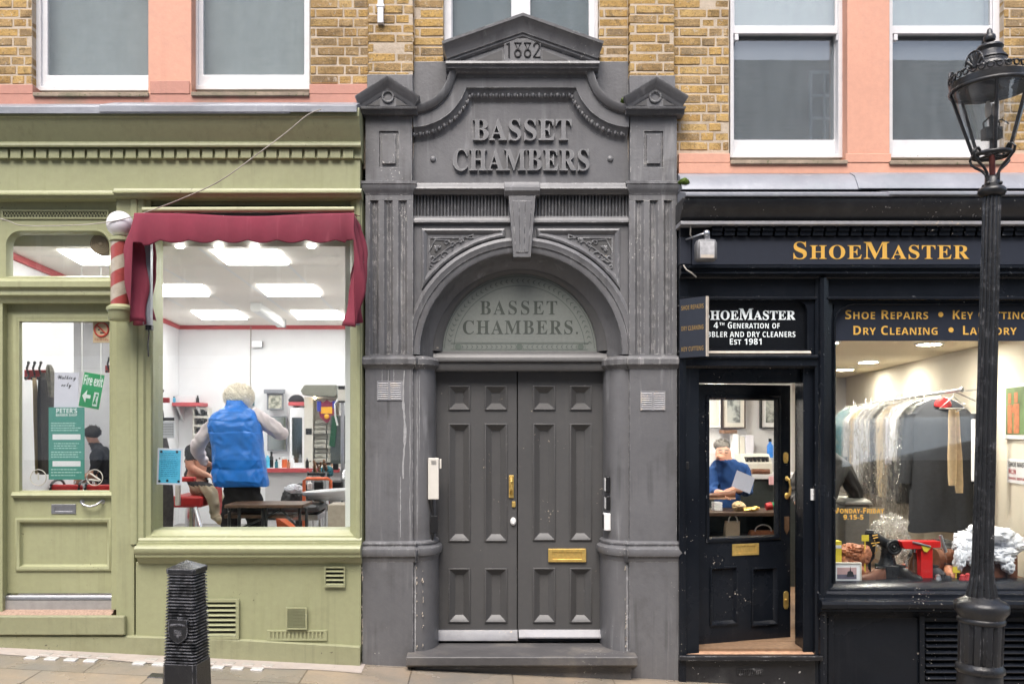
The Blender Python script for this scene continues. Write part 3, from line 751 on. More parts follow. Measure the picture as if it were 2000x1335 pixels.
def pier_parts(mx):
    mb = MB(); mb.exz(plan(mx), Z(1060), Z(712)); body = mb.build('pilaster', M['grey'], po, smooth=30)
    # fluted shaft above the impost
    mb = MB(); y = .05; x0, x1 = X(712), X(806)
    prof = [(x0, .3), (x0, y)]
    for a, b in ((721, 738), (749, 766), (777, 794)):
        fa, fb = X(a), X(b); prof += [(fa, y), (fa + .004, y + .008), (fa + (fb - fa)*.3, y + .024), (fa + (fb - fa)*.36, y + .024), (fa + (fb - fa)*.5, y + .016), (fa + (fb - fa)*.64, y + .024), (fa + (fb - fa)*.7, y + .024), (fb - .004, y + .008), (fb, y)]
    prof += [(x1, y), (x1, .3)]
    pr = [(mx(a), b) for a, b in prof]
    mb.exz(pr, Z(690), Z(388)); 
    mb.box(min(mx(x0), mx(x1)), max(mx(x0), mx(x1)), y, .3, Z(388), Z(374)); mb.box(min(mx(x0), mx(x1)), max(mx(x0), mx(x1)), y, .3, Z(699), Z(690))
    mb.build('fluted_shaft', M['grey_worn'], po, smooth=25, bevel=.003, seg=1)
    # impost band, base mouldings
    path = walk(mx); left = (mx(1) == 1)
    sg = 1 if left else -1
    def band(prof): 
        mb = MB(); mb.sweep(path, [(sg*u, z) for u, z in prof], plane='xy'); return mb
    # left of travel must be outwards: path goes round clockwise on the left pier
    O = -1
    b = MB(); b.sweep(path, [(O*sg*-u*-1, z) for u, z in [(-.02, Z(719)), (.004, Z(719)), (.012, Z(715)), (.034, Z(710)), (.036, Z(700)), (.028, Z(698)), (.012, Z(694)), (-.02, Z(692))]], plane='xy')
    b.build('impost', M['grey_worn'], po, smooth=40)
    b = MB(); b.sweep(path, [(O*sg*u, z) for u, z in [(-.02, Z(1098)), (.022, Z(1098)), (.028, Z(1094)), (.030, Z(1089)), (.048, Z(1086)), (.056, Z(1079)), (.050, Z(1072)), (.022, Z(1068)), (.020, Z(1066)), (.027, Z(1064)), (.026, Z(1061)), (.010, Z(1058)), (-.02, Z(1056))]], plane='xy')
    b.build('base_moulding', M['grey'], po, smooth=40)
    b = MB(); b.exz(plan(mx, .022), pz(mx(X(760))) - .06, Z(1096.5)); b_ = b.build('pilaster_base', M['grey'], po, smooth=30, bevel=.004)
    # upper block with its small sunk panel
    mb = MB(); y = .05; pxr = sorted((mx(X(743)), mx(X(773)))); bx = sorted((mx(X(712)), mx(X(804))))
    mb.plate(bx[0], bx[1], Z(351), Z(222), y, .3, [(pxr[0] - .014, pxr[1] + .014, Z(323), Z(252))])
    mb.box(pxr[0] - .014, pxr[1] + .014, y + .012, .2, Z(323), Z(252)); mb.box(pxr[0] + .006, pxr[1] - .006, y - .006, y + .02, Z(316), Z(258))
    mb.build('pilaster_block', M['grey_worn'], po, bevel=.004)
    mb = MB(); cx = sorted((mx(X(712)), mx(X(804))))
    pth = [(cx[0], .3), (cx[0], .05), (cx[1], .05), (cx[1], .12)]
    mb.sweep(pth, [(u*-1, z) for u, z in [(-.01, Z(376)), (.004, Z(376)), (.010, Z(371)), (.026, Z(366)), (.030, Z(358)), (.036, Z(357)), (.036, Z(352)), (-.01, Z(350))]], plane='xy')
    mb.build('pilaster_cap', M['grey'], po, smooth=40)
    # small gable on top
    c = mx(X(757, -.02)); g = MB(); y = -.02
    hw = S(62, y); zt = Z(155 if left else 157, y); zl = Z(190, y); zb = Z(207, y)
    g.prism([(c - S(52, y), zb), (c + S(52, y), zb), (c, zt - S(20, y))], y + .025, .3)
    rk = [(c - S(55, y), Z(204, y)), (c, zt + .005 - S(15, y)), (c + S(55, y), Z(204, y))]
    g.sweep(rk, [(-.03, .3), (-.03, y + .02), (-.012, y + .008), (0, y + .004), (.006, y - .004), (.030, y - .016), (.050, y - .034), (.062, y - .036), (.062, .3)])
    g.exx([(.3, Z(207, -.05)), (-.045, Z(207, -.05)), (-.04, Z(212, -.04)), (.0, Z(213, 0)), (.012, Z(222, 0)), (.3, Z(222, 0))], c - S(58, -.04), c + S(58, -.04))
    g.tube([(c + .042*math.cos(a), y + .016, Z(187, y) + .042*math.sin(a)) for a in [2*PI*i/20 for i in range(20)]], .008, 6, True)
    g.build('pilaster_gable', M['grey'], po, smooth=35)
    g = MB()
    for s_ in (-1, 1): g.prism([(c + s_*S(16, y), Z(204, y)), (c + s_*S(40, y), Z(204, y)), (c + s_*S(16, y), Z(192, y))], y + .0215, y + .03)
    g.build('gable_recess_shade', M['grey_door'], po)  # flat darker plates: shade of sunk triangles put into the colour
    # block of wall behind
    mb = MB(); q = sorted((mx(X(718, .09)), mx(X(807, .09)))); mb.box(q[0], q[1], .05, .3, Z(230, .09), Z(145 if left else 147, .05))
    q = sorted((mx(X(805, .1)), mx(X(872, .1)))); mb.box(q[0], q[1], .105, .3, Z(205, .1), Z(119, .1))
    mb.build('backing_block', M['grey'], po, bevel=.006)
    if left:                                                    # old runs of pale paint and chipped corners
        rnd = random.Random(3); mb = MB()
        for px, py0, py1, w, yy in ((788, 722, 935, 3.2, .05), (781, 930, 1050, 1.2, .05), (745, 720, 760, 1, .05), (757, 720, 770, 1.2, .05), (768, 720, 752, 1, .05), (800, 722, 1056, .9, .05), (813.5, 722, 1056, 1.0, .0745), (818, 730, 880, .8, .072)):
            n_ = 26; L = [(px + rnd.uniform(-.5, .5) + 2.0*math.sin(i*.35 + px)*(w > 2), py0 + (py1 - py0)*i/n_, w*rnd.uniform(.35, 1)*math.sin(PI*(i + .6)/(n_ + 1.2))**.4) for i in range(n_ + 1)]
            for (a, b, c1), (d, e, c2) in zip(L, L[1:]): mb.add([(X(a - c1), yy - .0012, Z(b)), (X(a + c1), yy - .0012, Z(b)), (X(d + c2), yy - .0012, Z(e)), (X(d - c2), yy - .0012, Z(e))], [(0, 1, 2, 3)])
        mb.build('paint_runs', M['paint_run'], body)
    rnd = random.Random(9 + left); mb = MB()
    for i in range(46):
        px = rnd.choice((813, 825, 706.5, 706.5) if left else (813, 706.5, 706.5)); py = rnd.uniform(1105, 1270); yy = .0255 if px < 720 else .0505; a = mx(X(px + rnd.uniform(-1, 1))); h_ = rnd.uniform(.003, .016); w_ = rnd.uniform(.002, .006)
        mb.prism([(a - w_, Z(py) - h_), (a + w_*.6, Z(py) - h_*.7), (a + w_, Z(py) + h_*.4), (a - w_*.3, Z(py) + h_)], yy - .003, yy + .01)
    mb.build('paint_chips', M['pale_rub'], b_)
    # air brick
    v = sorted((mx(X(737)), mx(X(782)))); zz = (Z(779), Z(745)) if left else (Z(799), Z(765))
    mb = MB(); mb.plate(v[0] - .008, v[1] + .008, zz[0] - .008, zz[1] + .008, .043, .052, [(v[0], (v[0] + v[1])/2 - .01, zz[0], zz[1]), ((v[0] + v[1])/2 + .01, v[1], zz[0], zz[1])])
    for i in range(8):
        z = zz[0] + (zz[1] - zz[0])*(i + .5)/8
        for a, b in ((v[0], (v[0] + v[1])/2 - .01), ((v[0] + v[1])/2 + .01, v[1])): mb.exx([(.038, z - .006), (.044, z + .004), (.050, z + .004), (.050, z - .006)], a, b)
    mb.build('air_brick', M['grey_light'], po)
    return body
both(pier_parts)

# arched gable band, egg-and-dart, name panel
ycx, ycz = X(805.5, .05), Z(138, .05)
r110 = S(110, .05); zt = Z(171, .05)
a0, a1 = -PI/2 + .02, -math.asin((ycz - zt)/r110)
left = arc(ycx, ycz, r110, a0, a1, 18)
path = left + [(mir(x), z) for x, z in left[::-1]]
mb = MB(); mb.sweep(path, [(-.002, .16), (-.002, .045), (.098, .045), (.104, .02), (.118, .005), (.146, -.008), (.156, -.008), (.158, .16)])
mb.build('gable_band', M['grey'], po, smooth=28)
mb = MB(); mb.sweep(path, [(.0, .06), (-.03, .075), (-.075, .115), (-.096, .118), (-.098, .16), (0, .16)])
dense = []
for i in range(len(path) - 1):
    p, q = Vector(path[i]), Vector(path[i + 1]); n = max(1, int((q - p).length/.012))
    for j in range(n): dense.append((p + (q - p)*j/n, (q - p).normalized()))
acc = 0; last = None
for p, t in dense:
    if last is None or (p - last).length > .043:
        last = p; nrm = Vector((-t.y, t.x)); c = p - nrm*.048
        mb.ball((c.x, .088, c.y), .021, 8, 0.75, 0.9, 1.0); c2 = p - nrm*.05 + t*.0215; mb.ball((c2.x, .088, c2.y), .01, 6, 0.6, 1, 1.6)
mb.build('egg_moulding', M['grey'], po, smooth=50)
yn = .12
pan = [(X(805, yn), Z(358, yn)), (mir(X(805, yn)), Z(358, yn))] + [(mir(x), z) for x, z in left] + left[::-1]
mb = MB(); mb.prism(pan, yn, .3)
for px in (846, 1192): mb.ball((X(px, yn), yn, Z(311, yn)), .026, 12, 1, .7, 1)
pnl = mb.build('name_panel', M['grey'], po, smooth=40)
mb = MB(); lettering(mb, 'BASSET', X(1020, .1), Z(274, .1), .107, S(41.5, .1), S(194, .1), 'serif', depth=.018, off=.005, space=.02)
lettering(mb, 'CHAMBERS', X(1018, .1), Z(333, .1), .107, S(42, .1), S(270, .1), 'serif', depth=.018, off=.005, space=.02)
mb.build('raised_lettering', M['grey_letter'], pnl, bevel=.004, smooth=30)

# main pediment with the date
y = -.03; c = X(1020.5, y)
g = MB(); g.prism([(c - S(150, y), Z(121, y)), (c + S(150, y), Z(121, y)), (c, Z(58, y))], y + .03, .25)
rk = [(c - S(146, y), Z(119, y)), (c, Z(68, y)), (c + S(146, y), Z(119, y))]
g.sweep(rk, [(-.018, .25), (-.018, y + .02), (-.004, y + .006), (.012, y + .004), (.016, y - .008), (.04, y - .014), (.075, y - .030), (.105, y - .056), (.112, y - .064), (.132, y - .066), (.134, .25)])
g.exx([(.25, Z(119, -.04)), (-.05, Z(119, -.05)), (-.055, Z(124, -.05)), (-.04, Z(126, -.04)), (-.03, Z(133, -.03)), (.0, Z(134, 0)), (.01, Z(139, 0)), (.035, Z(141, .03)), (.04, Z(151, .04)), (.25, Z(151, .04))], c - S(150, -.04), c + S(150, -.04))
ped = g.build('pediment', M['grey'], po, smooth=35)
g = MB(); g.prism([(c - S(36, y), Z(118, y)), (c + S(36, y), Z(118, y)), (c + S(36, y), Z(84, y)), (c + S(10, y), Z(74, y)), (c - S(10, y), Z(74, y)), (c - S(36, y), Z(84, y))], y + .012, y + .04); g.build('date_plate', M['grey'], ped, bevel=.003)
g = MB()
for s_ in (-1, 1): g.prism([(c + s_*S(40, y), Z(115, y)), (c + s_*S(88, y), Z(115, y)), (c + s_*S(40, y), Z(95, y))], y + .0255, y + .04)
g.build('pediment_recess_shade', M['grey_door'], ped)  # darker flat triangles painted as the shade of sunk ones
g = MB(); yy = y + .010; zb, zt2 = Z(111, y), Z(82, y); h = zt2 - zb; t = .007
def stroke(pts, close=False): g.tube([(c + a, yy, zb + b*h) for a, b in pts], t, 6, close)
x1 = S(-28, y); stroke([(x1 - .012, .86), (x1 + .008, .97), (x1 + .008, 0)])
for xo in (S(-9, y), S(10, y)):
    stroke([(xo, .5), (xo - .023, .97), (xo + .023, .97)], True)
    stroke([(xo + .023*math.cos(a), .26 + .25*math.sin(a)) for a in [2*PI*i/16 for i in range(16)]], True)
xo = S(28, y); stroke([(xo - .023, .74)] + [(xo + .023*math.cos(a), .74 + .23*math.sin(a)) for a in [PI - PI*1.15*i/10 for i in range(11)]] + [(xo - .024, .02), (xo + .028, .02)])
M['incision_shade'] = plain('numeral_shade_black', (0.02, 0.02, 0.021), 0.6, 0.1)  # near-black strokes stand for the shade inside incised figures
g.build('date_numerals', M['incision_shade'], ped, smooth=50)

# entablature: string course, reeded frieze, keystone, arch
x0, x1 = X(800, .1), mir(X(800, .1))
mb = MB(); mb.exx([(.3, Z(357)), (.055, Z(357, .05)), (.05, Z(361, .05)), (.035, Z(363, .03)), (.03, Z(368, .03)), (.06, Z(374, .06)), (.075, Z(379, .07)), (.3, Z(379, .07))], x0, x1)
mb.exx([(.10, Z(422, .1)), (.085, Z(424, .08)), (.07, Z(428, .07)), (.07, Z(434, .07)), (.10, Z(437, .1)), (.3, Z(437, .1)), (.3, Z(422, .1))], x0, x1)
mb.build('string_course', M['grey'], po, smooth=40)
mb = MB(); n = 66
prof = [(x0, .3)]
for i in range(n):
    a = x0 + (x1 - x0)*i/n; w = (x1 - x0)/n
    prof += [(a + .02*w, .135), (a + .2*w, .112), (a + .5*w, .104), (a + .8*w, .112)]
prof.append((x1, .3))
mb.exz(prof, Z(423, .1), Z(379, .1)); mb.build('reeded_frieze', M['grey'], po, smooth=40)
mb = MB(); 
def key(w0, w1, z0, z1, ya, yb): mb.add([(MX + S(1.5) - w1, ya, z1), (MX + S(1.5) + w1, ya, z1), (MX + S(1.5) + w0, ya, z0), (MX + S(1.5) - w0, ya, z0), (MX + S(1.5) - w1, yb, z1), (MX + S(1.5) + w1, yb, z1), (MX + S(1.5) + w0, yb, z0), (MX + S(1.5) - w0, yb, z0)],
      [(0, 1, 2, 3), (4, 5, 6, 7), (0, 1, 5, 4), (1, 2, 6, 5), (2, 3, 7, 6), (3, 0, 4, 7)])
key(S(17), S(26.5), Z(501), Z(381), .02, .3)
for s_ in (-1, 0, 1):
    w = S(6.2); o_ = s_*S(12.5)
    mb.add([(MX + S(1.5) + o_ - w, .013, Z(391)), (MX + S(1.5) + o_ + w, .013, Z(391)), (MX + S(1.5) + o_*.66 + w*.62, .013, Z(492)), (MX + S(1.5) + o_*.66 - w*.62, .013, Z(492)), (MX + S(1.5) + o_ - w, .03, Z(391)), (MX + S(1.5) + o_ + w, .03, Z(391)), (MX + S(1.5) + o_*.66 + w*.62, .03, Z(492)), (MX + S(1.5) + o_*.66 - w*.62, .03, Z(492))],
      [(0, 1, 2, 3), (4, 5, 6, 7), (0, 1, 5, 4), (1, 2, 6, 5), (2, 3, 7, 6), (3, 0, 4, 7)])
mb.exx([(.3, Z(355)), (.03, Z(355, .03)), (.015, Z(361, 0)), (.0, Z(364, 0)), (.0, Z(372, 0)), (.02, Z(377, 0)), (.03, Z(382, .02)), (.3, Z(382, .02))], MX + S(1.5) - S(35), MX + S(1.5) + S(35))
mb.build('keystone', M['grey'], po, bevel=.004)
ACX, ACZ = X(1017.5, .1), Z(692, .1)
def AR(n): return S(n, .1)
# spandrel wall with the arch cut out
mb = MB(); k = 32; xs0, xs1 = X(802, .1), mir(X(802, .1)); zt = Z(436, .1); zb = Z(693, .1)
out = [(xs0, zb)] + [(xs0, zt), (xs1, zt), (xs1, zb)] 
inner = arc(ACX, ACZ, AR(198), 0, PI, k)
vs = []; fs = []
for i, (x, z) in enumerate(inner):
    a = PI*i/k
    tx = 1e9 if abs(math.cos(a)) < 1e-6 else ((xs1 - ACX) if math.cos(a) > 0 else (xs0 - ACX))/math.cos(a)
    tz = 1e9 if math.sin(a) < 1e-6 else (zt - ACZ)/math.sin(a)
    t = min(tx, tz); vs += [(x, .10, z), (ACX + t*math.cos(a), .10, ACZ + t*math.sin(a))]
for i in range(k): fs.append((2*i, 2*i + 1, 2*i + 3, 2*i + 2))
fs.append((1, len(vs), 3)) ; 
mb.add(vs, fs[:-1])
# square corners left by the fan
for s_ in (xs0, xs1):
    ang = math.atan2(zt - ACZ, s_ - ACX); i = int(ang/PI*k)
    p1 = vs[2*i + 1]; p2 = vs[2*i + 3]
    mb.add([p1, (s_, .10, zt), p2], [(0, 1, 2)])
mb.build('spandrel_wall', M['grey'], po, recalc=True, smooth=0)
full = arc(ACX, ACZ, AR(198), 0, PI, 56)
mb = MB(); mb.sweep(full, [(0, .30), (0, .085), (-.012, .078), (-.045, .078), (-.052, .066), (-.075, .062), (-.092, .055), (-.118, .072), (-.122, .12), (-.122, .30)])
mb.build('arch', M['grey'], po, smooth=35)
mb = MB(); mb.sweep(full, [(0.002, .30), (-.002, .10), (.01, .14), (.03, .18), (.06, .22), (.09, .245), (.10, .26), (.098, .40), (0, .40)])
mb.build('arch_reveal', M['grey'], po, smooth=45)
# carved spandrels
def spandrel(mx):
    y = .10
    pts = [(X(826, y), Z(449, y)), (X(984, y), Z(449, y))]
    r = AR(233); t0, t1 = math.acos((ACX - X(984, y))/r), math.acos((ACX - X(826, y))/r)
    pts += [(ACX - r*math.cos(t), ACZ + r*math.sin(t)) for t in [t0 + (t1 - t0)*i/14 for i in range(15)]]
    pts = pts[::-1] if mx(1) == 1 else [(mx(a), b) for a, b in pts]
    mb = MB(); mb.sweep(pts, [(-.012, .105), (-.006, .082), (.008, .076), (.03, .09), (.04, .105)], closed=True)
    fr = mb.build('spandrel_panel', M['grey'], po, smooth=30)
    g = MB(); P_ = lambda px, py: (mx(X(px, y)), Z(py, y))
    r2 = AR(252); a = [(X(839, y), Z(465, y)), (X(924, y), Z(465, y))]
    t0, t1 = math.acos((ACX - X(924, y))/r2), math.acos((ACX - X(839, y))/r2)
    a += [(ACX - r2*math.cos(t), ACZ + r2*math.sin(t)) for t in [t0 + (t1 - t0)*i/8 for i in range(9)]]
    g.sweep([(mx(p), q) for p, q in a], [(-.004, .104), (-.004, .092), (.004, .092), (.004, .104)], closed=True)
    # leaf: a palmette with two scrolls
    cx_, cz_ = P_(856, 487)
    sg = 1 if mx(1) == 1 else -1
    for i in range(7):
        an = R(225 - 180 + (i - 3)*27 + 90); dx, dz = math.cos(an)*sg, math.sin(an)
        L = .034 if i != 3 else .042
        g.tube([(cx_ + dx*.006, .096, cz_ + dz*.006), (cx_ + dx*L*.6, .092, cz_ + dz*L*.6), (cx_ + dx*L, .098, cz_ + dz*L)], [.005, .0085, .003], 6)
    for qx, qz, tw in ((868, 499, 1), (846, 505, -1), (884, 478, 1), (842, 520, -1), (900, 471, 1), (872, 474, 1)):
        px_, pz_ = P_(qx, qz); rr = .036 if qx in (868, 846) else .022
        g.tube([(px_ + sg*rr*(1 - .75*i/12)*math.cos(tw*i*.55), .096, pz_ + rr*(1 - .75*i/12)*math.sin(tw*i*.55)) for i in range(13)], .007, 6)
    lo = [P_(850, 468), P_(838, 492), P_(846, 512), P_(866, 506), P_(884, 490), P_(878, 470)]
    g.tube([(q[0], .097, q[1]) for q in lo], .006, 6, True)
    g.build('leaf_carving', M['grey'], fr, smooth=50)
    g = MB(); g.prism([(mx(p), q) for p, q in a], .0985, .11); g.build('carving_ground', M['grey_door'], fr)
both(spandrel)
# fanlight
yg = .30; fx, fz = X(1014.5, yg), Z(686, yg); fr_ = S(151, yg)
fl = MB(); fa = arc(fx, fz, fr_, 0, PI, 48)
fl.sweep(fa, [(0.0, yg - .02), (-.02, yg - .035), (-.045, yg - .05), (-.085, yg - .052), (-.16, yg - .03), (-.16, .42), (.0, .42)])
fl.exx([(.42, Z(724, .22)), (.235, Z(724, .23)), (.225, Z(720, .22)), (.225, Z(708, .22)), (.205, Z(705, .2)), (.205, Z(702, .2)), (.25, Z(698, .25)), (.262, Z(693, .25)), (.265, Z(690, .26)), (.29, Z(686, .3)), (.42, Z(686, .3))], X(846, .25), X(1187, .25))
fo = fl.build('fanlight', M['grey_door'], po, smooth=35)
mb = MB(); mb.prism([(fx + (fr_ + .01)*math.cos(PI*i/48), fz + (fr_ + .01)*math.sin(PI*i/48)) for i in range(49)], yg, yg + .006); mb.build('pane', M['frost'], fo)
mb = MB(); ye = yg - .0015
# etched border: leaf chevrons round the arch and along the bottom
def chev(x, z, an, s_=.02):
    for k_ in (-1, 1):
        d = an + k_*2.35
        a_ = Vector((x, z)); b_ = a_ + Vector((math.cos(d), math.sin(d)))*s_*1.3; n_ = Vector((-math.sin(d), math.cos(d)))*s_*.22
        q = [a_ + n_, b_ + n_*.3, b_ - n_*.3, a_ - n_]
        mb.add([(p.x, ye, p.y) for p in q], [(0, 1, 2, 3)])
for i in range(38):
    a = R(8) + (R(172) - R(8))*i/37; rr = fr_ - .055
    chev(fx + rr*math.cos(a), fz + rr*math.sin(a), a + PI/2)
for i in range(26):
    x = fx - .5 + 1.0*i/25; chev(x, fz + .038, 0 if i < 13 else PI, .017)
for x in (fx, fx + .50, fx - .50):
    mb.add([(x + .026*math.cos(2*PI*i/16), ye - .0004, fz + .038 + .026*math.sin(2*PI*i/16)) for i in range(16)], [tuple(range(16))])
for r1, r2 in ((fr_ - .016, fr_ - .021), (fr_ - .092, fr_ - .097)):
    a_ = arc(fx, fz, r1, .04, PI - .04, 48); b_ = arc(fx, fz, r2, .04, PI - .04, 48)
    for i in range(48): mb.add([(a_[i][0], ye, a_[i][1]), (a_[i+1][0], ye, a_[i+1][1]), (b_[i+1][0], ye, b_[i+1][1]), (b_[i][0], ye, b_[i][1])], [(0, 1, 2, 3)])
for za, zb_ in ((.014, .018), (.060, .064), (.070, .073)): mb.add([(fx - .56, ye, fz + za), (fx + .56, ye, fz + za), (fx + .56, ye, fz + zb_), (fx - .56, ye, fz + zb_)], [(0, 1, 2, 3)])
mb.build('etched_border', M['frost_mid'], fo)
mb = MB(); lettering(mb, 'BASSET', X(1015, yg), Z(614, yg), ye, S(27, yg), S(152, yg), 'serif', space=.12)
lettering(mb, 'CHAMBERS.', X(1018, yg), Z(652, yg), ye, S(27, yg), S(228, yg), 'serif', space=.08)
mb.build('etched_lettering', M['frost_dark'], fo)
# double door
def door_leaf(x0, x1, z0, z1, yf, panels, name='door_leaf'):
    mb = MB(); mb.plate(x0, x1, z0, z1, yf, yf + .045, [(a, b, c_, d) for a, b, c_, d in panels])
    for a, b, c_, d in panels:
        mb.box(a, b, yf + .030, yf + .040, c_, d)
        mb.sweep(rectpath(a, b, c_, d), [(-.006, yf + .002), (-.006, yf - .012), (.004, yf - .015), (.012, yf - .006), (.02, yf + .002), (.05, yf + .026), (.052, yf + .034), (-.002, yf + .034)], closed=True)
    return mb.build(name, M['grey_door'], po, bevel=0.003, seg=1, smooth=30)
yd = .34
def R4(a, b, c_, d, y=yd): return (X(a, y), X(b, y), Z(d, y), Z(c_, y))
pl = [R4(877, 917, 754, 799), R4(948, 989, 754, 799), R4(877, 917, 828, 1055), R4(948, 989, 828, 1055), R4(877, 917, 1110, 1213), R4(948, 989, 1110, 1213)]
prr = [R4(1042, 1083, 754, 799), R4(1114, 1154, 754, 799), R4(1042, 1083, 828, 1053), R4(1114, 1154, 828, 1053), R4(1042, 1083, 1109, 1213), R4(1114, 1154, 1109, 1213)]
dl = door_leaf(X(846, yd), X(1009.6, yd), Z(1230, yd), Z(722, yd), yd, pl)
dr = door_leaf(X(1011.4, yd), X(1188, yd), Z(1230, yd), Z(722, yd), yd - .006, prr)
for par, a, b, t, u in ((dl, 850, 1011, 1229, 1251), (dr, 1013, 1184, 1228, 1246)):
    mb = MB(); mb.exx([(yd + .02, Z(t, yd)), (yd - .012, Z(t, yd)), (yd - .05, Z(u - 3, yd - .05)), (yd - .05, Z(u, yd - .05)), (yd + .02, Z(u, yd - .05))], X(a, yd - .03), X(b, yd - .03))
    mb.build('weather_bar', M['grey_light'], par, bevel=.003)
mb = MB(); yb_ = yd - .026; mb.plate(*R4(1071, 1145, 1071, 1097, yb_), yb_, yb_ + .02, [R4(1079, 1136, 1078, 1091, yb_)]); mb.box(*R4(1079, 1136, 1078, 1091, yb_)[:2], yb_ + .006, yb_ + .012, *R4(1079, 1136, 1078, 1091, yb_)[2:])
mb.build('letter_plate', M['brass'], dr, bevel=.003)
mb = MB(); mb.box(X(994, yb_), X(1003.5, yb_), yb_ + .014, yb_ + .03, Z(972, yb_), Z(928, yb_)); mb.tube([(X(998.5, yb_), yb_ + .015, Z(933, yb_)), (X(998.5, yb_), yb_ - .03, Z(940, yb_)), (X(998.5, yb_), yb_ - .035, Z(955, yb_)), (X(998.5, yb_), yb_ + .015, Z(964, yb_))], .012, 8)
mb.box(X(1000, yb_), X(1007, yb_), yb_ + .012, yb_ + .03, Z(990, yb_), Z(979, yb_)); mb.build('door_handle', M['brass'], dl, bevel=.003)
mb = MB(); mb.lathe(0, 0, [(0, 0), (.024, 0), (.024, .012), (.014, .024), (0, .024)], 16); mb.v = [(X(1002.5, yb_) + a, yb_ + .024 - c_, Z(1018, yb_) + b*1.35) for a, b, c_ in mb.v]
mb.build('lock_cylinder', M['plastic_white'], dl)
# jamb backing and step
mb = MB(); mb.plate(X(800, .42), mir(X(800, .42)), pz(0) - .1, Z(436, .42), .40, .45, [(X(862, .4), X(1176, .4), Z(1245, .4), Z(560, .4))])
mb.build('jamb', M['grey_door'], po)
mb = MB(); mb.box(X(840, .3), X(1195, .3), .30, .55, -.1, Z(1258, .3)); mb.build('threshold', M['stone_dark'], po, bevel=.006)
zs = CZ - (1283 - VY)*(D0 - .10)/F
mb = MB(); n = 24
xa, xb = X(793, -.10), X(1246, -.10)
mb.exx([(-.10, zs), (-.088, zs + .006), (.31, zs + .012), (.31, zs - .25), (-.10, zs - S(16)), ], xa, xb)
mb.exx([(-.03, zs - S(16) - .001), (.0, zs - S(16) - .001), (.0, -.25), (-.03, -.25)], X(812, 0), X(1232, 0))
tag(mb.build('doorstep', M['stone_dark'], bevel=.008), 'worn dark stone step in front of the grey double doors', 'doorstep')

M['moss_green'] = plain('bright_moss', (0.07, 0.11, 0.015), 0.9, 0.4, 0, 0.8, 90)
for px, py, yy_, r_, lab in ((1221, 197, .04, .03, 'small green moss tuft at the left foot of the right hand gable'), (1336, 356, -.05, .035, 'green moss tuft where the black cornice meets the grey doorcase')):
    mb = MB(); mb.crumple(tuple((X(px, yy_), yy_, Z(py, yy_))), r_*1.2, r_, r_*.7, px, .6, 3, 32); tag(mb.build('moss_tuft', M['moss_green'], smooth=60), lab, 'moss')
# ------------------------------------------------------------------ green barber shop front
gs = thing('barber_shopfront', 'sage green painted shopfront with dentil cornice, glazed door and big plate window', 'shopfront', (X(350), 0, pz(X(350))))
G, GL = M['green'], M['green_low']
XE, XR = -5.2, X(706)
mb = MB()
mb.exx([(.3, Z(203, .1)), (.07, Z(203, .07)), (-.17, Z(206, -.17)), (-.20, Z(208, -.2)), (-.20, Z(222, -.2)), (-.19, Z(222, -.19)), (-.17, Z(213, -.17)), (.3, Z(213, .1))], XE, X(572, -.1))
mb.exx([(.3, Z(200, .1)), (.07, Z(200, .07)), (-.175, Z(204, -.17)), (-.206, Z(206, -.2)), (-.206, Z(219.5, -.2)), (-.19, Z(219, -.19)), (-.17, Z(211, -.17)), (.3, Z(211, .1))], X(205, -.1), X(697, -.2))
mb.build('lead_flashing', M['lead'], gs, bevel=.004, smooth=40)
mb = MB()
mb.exx([(.2, Z(209, -.16)), (-.165, Z(210, -.165)), (-.175, Z(224, -.175)), (-.172, Z(228, -.172)), (-.165, Z(229, -.165)), (-.155, Z(236, -.155)), (-.13, Z(250, -.13)), (-.095, Z(265, -.095)), (-.07, Z(277, -.07)), (-.082, Z(279, -.082)), (-.086, Z(283, -.086)), (-.08, Z(287, -.08)), (-.03, Z(288.5, -.03)), (-.03, Z(309, -.03)), (-.022, Z(311, -.022)), (.2, Z(312, -.02))], XE, X(704, -.1))
co = mb.build('cornice', G, gs, smooth=35, bevel=.003)
mb = MB()
x = X(690, -.05)
while x > XE:
    mb.box(x - S(20), x, -.052, -.028, Z(308, -.06), Z(290, -.06)); x -= S(24.8)
mb.build('dentils', G, co, bevel=.003)
mb = MB(); mb.box(XE, X(704), -.015, .2, Z(374), Z(311.5)); mb.build('fascia_board', G, gs, bevel=.003)
mb = MB()
pr = lambda o: [(.2, Z(372)), (-.03 - o, Z(372, -.03)), (-.035 - o, Z(376, -.03)), (-.055 - o, Z(377, -.05)), (-.055 - o, Z(380.5, -.05)), (-.03 - o, Z(382, -.03)), (-.02 - o, Z(388, -.02)), (.0 - o, Z(391)), (.2, Z(391))]
mb.exx(pr(0), XE, X(224, -.04)); mb.exx([(y_, z_ + .008) for y_, z_ in pr(.03)], X(224, -.04) + .001, X(706, -.06)); mb.build('fascia_moulding', G, gs, smooth=40)
